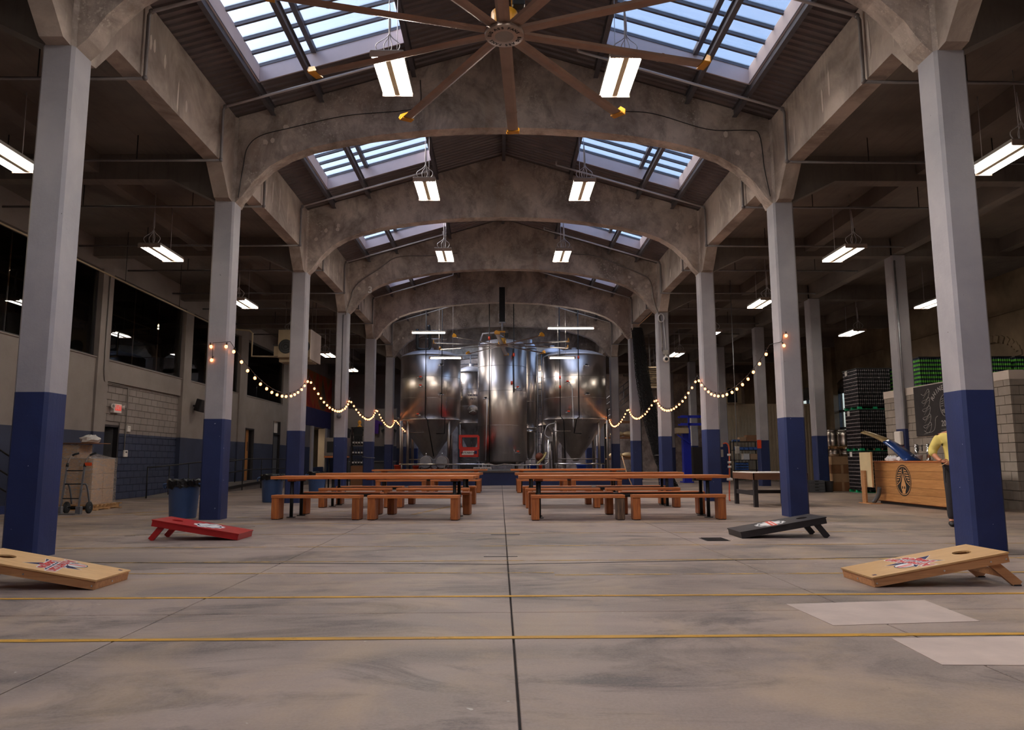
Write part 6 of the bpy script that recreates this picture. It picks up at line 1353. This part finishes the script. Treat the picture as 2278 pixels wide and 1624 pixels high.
def build_right_things():
    build_cans(); build_bar()
    # kegs, cartons, crates, bin left of the can stack
    hs = [(0.0, 0.30), (0.302, 0.60), (0.602, 0.90), (0.902, 1.18)]
    for i, (a, b) in enumerate(hs):
        t = thing('carton', f'{["lowest", "second", "third", "topmost"][i]} brown carton in the column of cartons beside the can stack', 'box', (11.55, 25.7, a), 0, 'cartons beside the cans'); MB(t.location).box((11.28+0.02*(i % 2), 25.42, a), (12.1, 26.1, b), 0.006).build('box_body', 'cardboard_dark' if i % 2 == 0 else 'cardboard', t); MB(t.location).box((11.6, 25.418, a), (11.68, 25.421, b)).build('tape', 'cardboard', t)
    t = thing('keg_pallet', 'small wooden pallet resting on the cartons under the kegs', 'pallet', (11.7, 25.8, 1.46)); c = t.location
    for i in range(4): MB(c).box((11.25, 25.4+i*0.2, 1.50), (12.25, 25.52+i*0.2, 1.52)).build('deck_board', 'pallet_wood', t)
    for x in (11.3, 11.75, 12.2): MB(c).box((x-0.04, 25.4, 1.44), (x+0.04, 26.12, 1.50)).build('stringer', 'pallet_wood', t)
    def keg(lab, x, y, z, h=0.58, r=0.19):
        t = thing('beer_keg', lab, 'keg', (x, y, z), 0, 'steel kegs'); c = t.location
        MB(c).lathe((x, y, z), [(r*0.85, 0.0), (r*0.93, 0.02), (r, 0.08), (r*1.02, h*.33), (r, h*.36), (r, h*.62), (r*1.02, h*.65), (r, h*.85), (r*0.7, h*0.92), (0.04, h*0.94)], 24).build('shell', 'stainless', t); MB(c).lathe((x, y, z), [(r*0.90, h*.86), (r*0.93, h), (r*0.86, h), (r*0.84, h*.88)], 24).build('collar', 'stainless_dull', t); MB(c).cyl((x, y, z+h*.93), (x, y, z+h*.99), 0.04, n=10).build('spear_fitting', 'chrome', t)
    keg('steel keg at the left of the pallet on the cartons', 11.45, 25.62, 1.521); keg('steel keg at the right of the pallet on the cartons', 11.87, 25.64, 1.521); keg('short steel keg under the keg pallet', 11.55, 25.72, 1.181, 0.26); keg('second short steel keg under the keg pallet', 11.95, 25.75, 1.181, 0.26)
    for i in range(4):
        t = thing('milk_crate', f'grey plastic crate by the second row column, {["lowest", "second", "third", "topmost"][i]} of its stack', 'crate', (10.35, 24.75, i*0.098), 0, 'stacked grey crates'); c = t.location; z = i*0.098
        x0, x1, y0, y1 = 10.08, 10.64, 24.55, 24.98
        MB(c).box((x0, y0, z), (x1, y1, z+0.01)).build('floor_grid', 'grey_plastic', t)
        for q in (((x0, y0, z), (x1, y0+0.012, z+0.096)), ((x0, y1-0.012, z), (x1, y1, z+0.096)), ((x0, y0, z), (x0+0.012, y1, z+0.096)), ((x1-0.012, y0, z), (x1, y1, z+0.096))): MB(c).box(*q).build('wall_panel', 'grey_plastic', t)
        MB(c).box((10.30, y0-0.004, z+0.055), (10.42, y0, z+0.08)).build('hand_slot', 'black_plastic', t)
    t = thing('waste_bin', 'small grey waste bin between the crates and the cartons', 'bin', (10.9, 24.85, 0)); MB(t.location).lathe((10.86, 24.75, 0), [(0.115, 0), (0.15, 0.34), (0.16, 0.35), (0.155, 0.36), (0.145, 0.35), (0.11, 0.02), (0, 0.02)], 4).xf(Matrix.Identity(4)).build('bin_body', 'grey_plastic', t); MB(t.location).lathe((10.86, 24.75, 0.345), [(0.155, 0), (0.168, 0.0), (0.168, 0.02), (0.155, 0.02)], 4).build('rim', 'black_plastic', t)
    # storage rack before the pale partition
    t = thing('storage_rack', 'black open storage rack with blue bins before the pale partition', 'rack', (12.2, 37.5, 0)); c = t.location; X0, X1, Ya, Yb = 11.65, 12.95, 37.2, 37.75; zs = (0.12, 0.58, 1.08, 1.58, 2.0)
    for x in (X0, X1):
        for y in (Ya, Yb): MB(c).box((x-0.02, y-0.02, 0), (x+0.02, y+0.02, 2.05)).build('upright', 'black_iron', t)
    for z in zs: MB(c).box((X0, Ya, z-0.03), (X1, Yb, z)).build('shelf_board', 'black_iron', t)
    MB(c).bar((X1, Ya, 0.6), (X1, Yb, 1.5), 0.02, 0.02).build('brace', 'black_iron', t)
    n = 0
    for j, z in enumerate((0.58, 0.71, 0.84)):
        for i in range(5):
            b = thing('parts_bin', f'small blue parts bin on the storage rack, {["lower", "middle", "upper"][j]} tier, {ORD[i]} from the left', 'bin', (11.78+i*0.13, 37.3, z), 0, 'blue parts bins'); x = 11.78+i*0.13
            MB(b.location).prism([(37.18, z), (37.45, z), (37.45, z+0.12), (37.30, z+0.12), (37.18, z+0.06)], 'X', x-0.058, x+0.058).build('bin_body', 'bin_blue', b); MB(b.location).box((x-0.05, 37.2, z+0.085), (x+0.05, 37.3, z+0.115)).build('bin_opening', 'black_plastic', b)
    for i in range(5):
        b = thing('parts_bin', f'blue parts bin on the fourth shelf of the storage rack, {ORD[i]} from the left', 'bin', (11.8+i*0.24, 37.3, 1.58), 0, 'blue parts bins'); x = 11.8+i*0.24
        MB(b.location).prism([(37.18, 1.58), (37.45, 1.58), (37.45, 1.72), (37.30, 1.72), (37.18, 1.66)], 'X', x-0.1, x+0.1).build('bin_body', 'bin_blue', b)
    for lab, x, z, sx, sz, m in (('brown carton on top of the storage rack, right', 12.6, 2.0, 0.5, 0.32, 'cardboard_dark'), ('brown carton on top of the storage rack, middle', 12.15, 2.0, 0.35, 0.22, 'cardboard'), ('blue tray on top of the storage rack, left', 11.85, 2.0, 0.3, 0.1, 'bin_blue'), ('white box fan case on the third shelf of the rack', 12.3, 1.08, 0.3, 0.32, 'sign_white'), ('brown carton on the third shelf of the rack', 12.7, 1.08, 0.42, 0.3, 'cardboard')):
        b = thing('carton', lab, 'box', (x, 37.45, z)); MB(b.location).box((x-sx/2, 37.25, z+0.001), (x+sx/2, 37.65, z+sz-0.02), 0.008).build('box_body', m, b); MB(b.location).box((x-sx/2-0.006, 37.245, z+sz-0.03), (x+sx/2+0.006, 37.655, z+sz), 0.006).build('lid', m, b)
    # blue hoist frame
    t = thing('hoist_machine', 'bright blue steel bin hoist standing beside the third right column', 'machine', (9.2, 35.8, 0)); c = t.location
    MB(c).box((8.72, 35.6, 0), (9.08, 36.0, 2.55), 0.01).build('mast', 'bright_blue', t); MB(c).box((8.66, 35.55, 0.0), (9.15, 36.3, 0.06)).build('base', 'bright_blue', t)
    for z in (0.55, 1.30): MB(c).box((8.71, 35.585, z), (9.09, 35.6, z+0.03)).build('stiffener', 'bright_blue', t)
    for x in (8.95, 9.95): MB(c).box((x, 35.5, 2.0 if x < 9.5 else 0), (x+0.08, 35.58, 3.2)).build('frame_post', 'bright_blue', t)
    for z in (2.75, 3.12): MB(c).box((8.6, 35.5, z), (10.0, 35.58, z+0.10)).build('frame_beam', 'bright_blue', t); MB(c).box((8.6, 36.0, z), (10.0, 36.08, z+0.08)).build('frame_beam', 'bright_blue', t)
    MB(c).bar((8.4, 35.5, 2.3), (9.05, 35.5, 1.85), 0.06, 0.06).build('arm', 'bright_blue', t); MB(c).box((8.35, 35.4, 2.35), (8.95, 35.8, 2.62), 0.01).build('control_tray', 'beige_metal', t); MB(c).box((9.2, 35.7, 0.1), (9.9, 36.2, 1.7)).build('bin_cabinet', 'black_paint', t)
    # games table
    t = thing('games_table', 'dark wood games table with tapered legs between the right columns', 'table', (6.2, 17.75, 0)); c = t.location; X0, X1, Ya, Yb = 5.68, 6.95, 17.0, 18.5
    for q in (((X0, Ya, 0.62), (X1, Ya+0.03, 0.77)), ((X0, Yb-0.03, 0.62), (X1, Yb, 0.77)), ((X0, Ya, 0.62), (X0+0.03, Yb, 0.77)), ((X1-0.03, Ya, 0.62), (X1, Yb, 0.77))): MB(c).box(*q, 0.004).build('apron', 'walnut', t)
    MB(c).box((X0, Ya, 0.77), (X1, Yb, 0.785), 0.003).build('playfield', 'sign_white', t)
    for x in (X0+0.06, X1-0.06):
        for y in (Ya+0.06, Yb-0.06): MB(c).prism([(x-0.045, y-0.045), (x+0.045, y-0.045), (x+0.045, y+0.045), (x-0.045, y+0.045)], 'Z', 0.0, 0.62).build('leg', 'black_paint', t)
    for x in (X0+0.06, X1-0.06): MB(c).box((x-0.015, Ya+0.1, 0.26), (x+0.015, Yb-0.1, 0.36)).build('stretcher', 'black_paint', t)
    MB(c).box((X0+0.1, (Ya+Yb)/2-0.015, 0.28), (X1-0.1, (Ya+Yb)/2+0.015, 0.36)).build('stretcher', 'black_paint', t)
    for i, (x, y) in enumerate(((6.1, 17.5), (6.5, 17.9), (5.95, 18.1))): b = thing('paper_sheet', f'pale sheet lying on the games table, {ORD[i]} from the front', 'paper', (x, y, 0.786)); MB(b.location).box((x-0.15, y-0.2, 0.786), (x+0.15, y+0.2, 0.792)).build('sheet', 'paper', b)
    # gathered black net
    t = thing('safety_net', 'gathered black net hanging from the girder to the floor at the right', 'net', (6.3, 30.25, 0)); c = t.location
    path = bez([(5.60, 30.25, 6.55), (5.64, 30.25, 6.1), (5.74, 30.25, 5.0), (5.90, 30.25, 3.8), (6.18, 30.25, 2.4), (6.42, 30.25, 1.4), (6.54, 30.25, 0.8), (6.76, 30.25, 0.02)], 9); rad = [0.20, 0.21, 0.24, 0.26, 0.30, 0.30, 0.20, 0.34]; N = len(path)
    for q, sc in (('net_mesh', 1.0), ('inner_net', 0.7)):
        m = MB(c); vs = []; fs = []; n = 22
        for i, P in enumerate(path):
            u = i/(N-1)*7; k = min(6, int(u)); r = (rad[k]*(1-(u-k))+rad[k+1]*(u-k))*sc
            for j in range(n): a = 2*PI*j/n+(0.14 if i % 2 else 0); rr = r*(1+0.22*math.sin(5*a+i*0.2)); vs.append((P.x+math.cos(a)*rr, P.y+math.sin(a)*rr*0.6, P.z))
        for i in range(N-1):
            for j in range(n): fs.append((i*n+j, i*n+(j+1) % n, (i+1)*n+(j+1) % n)); fs.append((i*n+j, (i+1)*n+(j+1) % n, (i+1)*n+j))
        m.add(vs, fs, False); o = m.build(q, 'net_black', t); w = o.modifiers.new('wire', 'WIREFRAME'); w.thickness = 0.022 if sc == 1 else 0.03; w.use_replace = True
    MB(c).tube([(5.78, YK(4)+CD+0.01, 6.9), (5.70, 28, 6.66), (5.62, 30.25, 6.62)], 0.014, 5).build('tie_rope', 'rope', t); m = MB(c); m.tube([(6.44+math.cos(a)*0.27, 30.25+math.sin(a)*0.2, 1.28) for a in [2*PI*k/14 for k in range(14)]], 0.016, 5, True); m.build('strap', 'grey_metal', t)
    for k in range(5): MB(c).lathe((5.45+k*0.07, 30.25, 6.60), [(0.04, -0.01), (0.055, 0), (0.04, 0.01)], 12, 'X').build('ring', 'chrome', t)
    # louvred vent
    t = thing('louvre_vent', 'beige louvred ventilation unit high behind the right columns', 'vent', (6.95, 34.2, 4.5)); c = t.location
    for q in (((6.55, 34.1, 4.42), (6.62, 34.3, 5.42)), ((7.3, 34.1, 4.42), (7.37, 34.3, 5.42)), ((6.55, 34.1, 5.35), (7.37, 34.3, 5.42)), ((6.55, 34.1, 4.42), (7.37, 34.3, 4.50)), ((6.70, 34.1, 4.42), (6.75, 34.3, 5.42))): MB(c).box(*q).build('frame', 'beige_metal', t)
    for i in range(9): MB(c).bar((6.58, 34.2, 4.55+i*0.09), (7.34, 34.2, 4.55+i*0.09), 0.10, 0.012, (0, 0.5, 1)).build('slat', 'beige_metal', t)
    MB(c).box((6.58, 34.3, 4.45), (7.34, 34.7, 5.4)).build('duct', 'black_plastic', t); MB(c).tube([(6.95, 34.4, 5.42), (6.95, 34.4, SLAB)], 0.03, 6).build('hanger', 'pipe_grey', t)
    # cameras, boxes and cords on columns
    t = thing('dome_camera', 'round security camera on the fourth left column', 'camera', (-5.56, YK(4)-0.06, 2.62)); MB(t.location).sphere((-5.56, YK(4)-0.08, 2.60), 0.085, 12, 8).build('dome', 'grey_plastic', t); MB(t.location).box((-5.64, YK(4)-0.06, 2.60), (-5.48, YK(4), 2.76), 0.01).build('bracket', 'grey_metal', t)
    MB(t.location).tube([(-5.52, YK(4)-0.012, 2.76), (-5.52, YK(4)-0.012, 6.1)], 0.010, 5).build('cable', 'black_plastic', t)
    t = thing('dome_camera', 'white ringed security camera on the fourth right column', 'camera', (5.6, YK(4)-0.06, 4.5)); MB(t.location).box((5.51, YK(4)-0.10, 4.68), (5.69, YK(4), 4.84), 0.01).build('junction_box', 'grey_metal', t); MB(t.location).lathe((5.6, YK(4)-0.08, 4.52), [(0.0, -0.06), (0.10, -0.05), (0.11, 0.0), (0.10, 0.06)], 18, 'Y').build('ring', 'sign_white', t); MB(t.location).sphere((5.6, YK(4)-0.13, 4.52), 0.06, 12, 8).build('dome', 'black_plastic', t); MB(t.location).cyl((5.6, YK(4)-0.05, 4.6), (5.6, YK(4)-0.05, 4.7), 0.03, n=8).build('neck', 'sign_white', t)
    t = thing('outlet_box', 'grey electrical boxes on the side of the third right column', 'wall box', (5.78, YK(3)+0.2, 1.2)); c = t.location
    for z in (1.15, 1.42): MB(c).box((5.752, YK(3)+0.1, z), (5.84, YK(3)+0.3, z+0.2), 0.01).build('box', 'grey_metal', t)
    t = thing('extension_cord', 'orange extension cord hanging beside the third right column', 'cord', (5.95, YK(3)+0.2, 0)); c = t.location; y = YK(3)+0.2
    MB(c).tube(bez([(5.84, y, 1.50), (5.96, y, 1.52), (6.02, y, 1.40), (6.02, y, 1.0), (6.0, y, 0.5), (5.95, y-0.1, 0.08), (5.9, y-0.3, 0.02)], 6), 0.018, 6).build('cord_line', 'cord_orange', t)
    for z in (1.18, 0.98, 0.86): MB(c).cyl((6.02, y, z), (6.02, y, z+0.06), 0.05, n=8).build('plug', 'sign_white', t)
    MB(c).lathe((6.01, y, 0.52), [(0.02, 0), (0.08, 0.01), (0.08, 0.07), (0.02, 0.09)], 12).build('reel', 'sign_white', t)
    t = thing('drop_cord', 'grey power drop with an outlet box hanging in the right aisle', 'cord', (7.75, 24.5, 1.4)); MB(t.location).tube([(7.75, 24.5, 1.5), (7.75, 24.5, SLAB)], 0.014, 5).build('cord_line', 'galvanised', t); MB(t.location).box((7.69, 24.44, 1.28), (7.81, 24.56, 1.52), 0.01).build('outlet', 'grey_metal', t)
    t = thing('notice_card', 'orange notice card fixed to a second row column', 'sign', (R2-0.02, YK(5)+0.1, 1.6)); MB(t.location).box((R2-0.12, YK(5)-0.02, 1.55), (R2+0.05, YK(5)-0.005, 1.9)).build('card', 'bucket_orange', t)
    t = thing('window_cooler', 'dark boxed cooling unit on top of the pale partition', 'cooler', (12.3, 38.4, 4.0)); c = t.location
    MB(c).box((11.7, 38.2, 4.001), (12.5, 38.9, 4.85), 0.01).build('cabinet', 'beige_metal', t); MB(c).box((11.75, 38.19, 4.05), (12.25, 38.2, 4.8)).build('grille', 'black_plastic', t)
    # back of the hall, right: racks with sacks and pipe railings
    t = thing('pallet_rack', 'tall dark pallet rack with sacks behind the far right columns', 'rack', (6.9, 42.5, 0)); c = t.location
    for x in (6.0, 7.9):
        for y in (42.0, 43.0): MB(c).box((x-0.04, y-0.04, 0), (x+0.04, y+0.04, 4.0)).build('upright', 'black_iron', t)
    for z in (1.2, 2.4, 3.3): MB(c).box((6.0, 42.0, z-0.08), (7.9, 43.0, z)).build('beam', 'cardboard_dark', t)
    for i, (x, z) in enumerate(((6.5, 1.2), (7.3, 2.4), (6.6, 2.4), (7.2, 1.2))): b = thing('grain_sack', f'pale grain sack on the far right pallet rack, {ORD[i]} of four', 'sack', (x, 42.3, z), 0, 'grain sacks'); MB(b.location).sphere((x, 42.4, z+0.17), 0.4, 12, 8, (1.0, 0.7, 0.42)).build('sack_body', 'cream_board', b)
    t = thing('stair_railing', 'sloping steel stair railings at the back of the right aisle', 'railing', (6.5, 45, 0)); c = t.location
    for dz in (0, 0.35, 0.8, 1.15): MB(c).tube([(5.8, 45, 3.2+dz), (8.6, 45, 5.4+dz)], 0.03, 6).build('rail', 'galvanised', t)
    for k in range(6): u = k/5; MB(c).cyl((5.8+2.8*u, 45, 3.2+2.2*u), (5.8+2.8*u, 45, 4.35+2.2*u), 0.025, n=6).build('post', 'galvanised', t)
    for x in (6.0, 8.4): MB(c).cyl((x, 45, 0), (x, 45, 3.4+(x-5.8)*0.78), 0.05, n=8).build('support', 'galvanised', t)
    t = thing('tie_strap', 'grey strap tied around the fifth left column', 'strap', (-5.55, YK(5), 1.25)); m = MB(t.location); m.tube([(-5.77, YK(5)-0.015, 1.26), (-5.55, YK(5)-0.02, 1.23), (-5.335, YK(5)-0.015, 1.22), (-5.335, YK(5)+CD+0.015, 1.22), (-5.77, YK(5)+CD+0.015, 1.26)], 0.014, 6, True); m.build('strap_loop', 'grey_metal', t)
    t = thing('rope_stick', 'thin tan stick leaning behind the middle right table', 'stick', (4.4, 27.6, 0)); MB(t.location).tube([(4.95, 28.4, 0.02), (4.75, 28.6, 0.6), (4.62, 28.8, 1.25)], 0.02, 6).build('shaft', 'rope', t)
# ------------------------------------------------------------------ the person at the bar
def build_person():
    """standing, half behind the first right column, facing left and looking down at a pencil held at the waist"""
    px, py = 7.27, 11.95
    t = thing('person', 'person in a loose yellow shirt and dark trousers standing half behind the right column', 'person', (px, py, 0), math.radians(62)); c = Vector((px, py, 0))
    def skin(name, pts, edges, mat, parent, sub=2, root=0):
        me = bpy.data.meshes.new(name); me.from_pydata([Vector(p[:3]) for p in pts], edges, []); o = link(name, me, parent); me.materials.append(mt(mat))
        m = o.modifiers.new('skin', 'SKIN'); lay = me.skin_vertices[0].data
        for i, p in enumerate(pts): lay[i].radius = (p[3], p[4] if len(p) > 4 else p[3]); lay[i].use_root = (i == root)
        m.use_smooth_shade = True; s = o.modifiers.new('sub', 'SUBSURF'); s.levels = sub; s.render_levels = sub; return o
    # local frame: body faces -x (left in the picture); y: the person's right arm is on the camera side (-y)
    P = [(0.02, 0, 0.98, .155, .13), (0.02, 0, 1.12, .145, .125), (0.0, 0, 1.28, .15, .14), (0.01, 0, 1.43, .15, .13), (0.0, 0, 1.53, .06), (-0.03, 0, 1.60, .055),
         (0.02, 0.09, 0.93, .105), (0.0, 0.10, 0.50, .07), (0.04, 0.11, 0.10, .045), (-0.03, 0.115, 0.04, .042), (-0.14, 0.12, 0.03, .035),
         (0.02, -0.09, 0.93, .105), (-0.05, -0.10, 0.50, .07), (-0.02, -0.11, 0.10, .045), (-0.09, -0.115, 0.04, .042), (-0.20, -0.12, 0.03, .035),
         (0.01, -0.19, 1.44, .062), (0.02, -0.25, 1.16, .047), (-0.16, -0.18, 1.05, .036), (-0.22, -0.16, 1.03, .026),
         (0.01, 0.19, 1.44, .062), (0.03, 0.32, 1.18, .047), (-0.16, 0.24, 1.06, .036), (-0.21, 0.20, 1.05, .026)]
    E_ = [(0, 1), (1, 2), (2, 3), (3, 4), (4, 5), (0, 6), (6, 7), (7, 8), (8, 9), (9, 10), (0, 11), (11, 12), (12, 13), (13, 14), (14, 15), (3, 16), (16, 17), (17, 18), (18, 19), (3, 20), (20, 21), (21, 22), (22, 23)]
    body = skin('body', P, E_, 'skin', t)
    # shirt: loose, sleeves rolled to the elbow; trousers
    S = [(0.02, 0, 0.90, .185, .165), (0.02, 0, 1.05, .175, .155), (0.0, 0, 1.28, .175, .165), (0.01, 0, 1.43, .165, .15), (0.0, 0, 1.50, .085), (0.01, -0.20, 1.44, .085), (0.02, -0.262, 1.18, .072), (-0.05, -0.235, 1.11, .062), (0.01, 0.20, 1.44, .085), (0.03, 0.325, 1.20, .075), (-0.05, 0.30, 1.12, .065)]
    skin('shirt', S, [(0, 1), (1, 2), (2, 3), (3, 4), (3, 5), (5, 6), (6, 7), (3, 8), (8, 9), (9, 10)], 'shirt_yellow', t)
    J = [(0.02, 0, 0.97, .168, .14), (0.02, 0.09, 0.92, .118), (0.0, 0.10, 0.50, .083), (0.04, 0.11, 0.09, .068), (0.02, -0.09, 0.92, .118), (-0.05, -0.10, 0.50, .083), (-0.02, -0.11, 0.09, .068)]
    skin('trousers', J, [(0, 1), (1, 2), (2, 3), (0, 4), (4, 5), (5, 6)], 'jeans_dark', t)
    for s, dx in ((1, 0.0), (-1, -0.06)):
        y = s*0.118; m = MB(); m.sphere((dx-0.02, y, 0.045), 0.06, 12, 8, (1.0, 0.85, 0.75)); m.sphere((dx-0.13, y, 0.038), 0.055, 12, 8, (1.4, 0.9, 0.68)); m.v = [Vector((v.x, v.y, max(0.0, v.z))) for v in m.v]; m.build('shoe', 'black_plastic', t)
    # head, tilted down, with face and hair
    hd = MB(); hd.sphere((0, 0, 0), 0.105, 20, 14, (0.95, 0.76, 1.18))
    for i, v in enumerate(hd.v):      # jaw and flatter face towards -x
        if v.z < -0.02: hd.v[i] = Vector((v.x*0.88-0.012, v.y*0.84, v.z))
        if v.x < -0.07: hd.v[i] = Vector((-0.07+(v.x+0.07)*0.6, v.y, v.z))
    M = Matrix.Translation((-0.055, 0, 1.70)) @ Matrix.Rotation(-0.35, 4, 'Y')
    H = hd.xf(M).build('head', 'skin', t)
    m = MB(); m.prism([(-0.088, 0.02), (-0.118, -0.025), (-0.088, -0.035)], 'Y', -0.014, 0.014); m.xf(M); m.build('nose', 'skin', H)
    for s in (-1, 1):
        MB().sphere((-0.084, s*0.034, 0.018), 0.012, 10, 6).xf(M).build('eye', 'print_black', H); MB().sphere((0.005, s*0.082, -0.005), 0.026, 10, 6, (0.8, 0.35, 1.2)).xf(M).build('ear', 'skin', H); MB().box((-0.092, s*0.034-0.016, 0.040), (-0.084, s*0.034+0.016, 0.046)).xf(M).build('eyebrow', 'hair_brown', H)
    MB().sphere((-0.083, 0, -0.062), 0.022, 10, 6, (0.35, 1, 0.3)).xf(M).build('mouth', 'lip', H)
    hr = MB(); hr.sphere((0.012, 0, 0.025), 0.112, 20, 12, (0.98, 0.80, 1.10)); k = [v for v in hr.v]; hr.v = [Vector((max(v.x, -0.065+max(0, 0.06-v.z)*1.6), v.y, max(v.z, -0.05 if v.x > 0 else 0.035))) for v in k]; hr.xf(M); hr.build('hair', 'hair_brown', t)
    # hands: palm with four fingers and a thumb closing on the pencil
    for s, w, tip in ((-1, Vector((-0.22, -0.16, 1.03)), Vector((-0.30, -0.12, 1.0))), (1, Vector((-0.21, 0.20, 1.05)), Vector((-0.28, 0.155, 1.02)))):
        d = (tip-w).normalized(); side = Vector((0, 0, 1)).cross(d).normalized(); up = d.cross(side); L = [0.062, 0.070, 0.066, 0.052]
        pts = [(*w, .024, .02), (*(w+d*0.045), .034, .02), (*(w+d*0.085), .036, .018)]; ed = [(0, 1), (1, 2)]; hnd = skin('hand', pts, ed, 'skin', t, 2)
        for i in range(4):
            b = w+d*0.085+up*(0.027-0.018*i); q1 = b+d*L[i]*0.55+side*(0.012*s); q2 = q1+d*L[i]*0.15+side*(0.034*s*1.0); q3 = q2-d*L[i]*0.30+side*(0.020*s)
            skin('finger', [(*b, .0095), (*q1, .009), (*q2, .0085), (*q3, .0075)], [(0, 1), (1, 2), (2, 3)], 'skin', hnd, 1)
        b = w+d*0.035+up*0.026; skin('thumb', [(*b, .012), (*(b+d*0.03+up*0.018+side*0.012*s), .0105), (*(b+d*0.062+up*0.012+side*0.030*s), .009)], [(0, 1), (1, 2)], 'skin', hnd, 1)
    R_ = Matrix.Translation((px, py, 0)) @ Matrix.Rotation(math.radians(62), 4, 'Z'); a, b = R_ @ Vector((-0.36, 0.24, 0.96)), R_ @ Vector((-0.25, 0.06, 1.06))
    p = thing('pencil', 'pale pencil held in the hand of the person at the bar', 'pencil', a); m = MB(a); m.cyl(a, b, 0.006, n=6); m.build('shaft', 'rope', p); m = MB(a); m.cyl(a-(b-a).normalized()*0.014, a, 0.001, 0.006, 6); m.build('tip', 'pine', p)
    m = MB(); m.tube(bez([(-0.16, 0.16, 0.94), (-0.17, 0.17, 0.86), (-0.165, 0.17, 0.76), (-0.18, 0.17, 0.70)], 5), 0.007, 5); m.build('belt_cord', 'black_plastic', t)
# ------------------------------------------------------------------ assemble
build_floor()
for k in range(KMIN, KMAX+1):
    for s in (-1, 1):
        side = 'left' if s < 0 else 'right'
        lab = f'{ORD[k-1]} concrete nave column from the camera on the {side}, grey with a navy base' if k else f'concrete nave column beside the camera on the {side}'
        build_column(s*WI-(CS if s < 0 else 0), YK(k), lab, 'nave columns')
    build_arch(k)
for k in range(3, KMAX+1):
    build_column(R2, YK(k), f'{ORD[k-3]} column from the camera in the second row, far right aisle', 'second row columns on the right', BB+0.02)
for k in range(-1, KMAX):
    for s in (-1, 1): build_girder(k, s) if k >= 0 else None
for s in (-1, 1): pass
build_roof(); build_aisles(); build_walls(); blockwall()
for nm in ('build_tables', 'build_boards', 'build_left_things', 'build_tanks', 'build_right_things', 'build_person', 'build_lamps', 'build_fans', 'build_pipes', 'build_strings'):
    if nm in globals(): globals()[nm]()
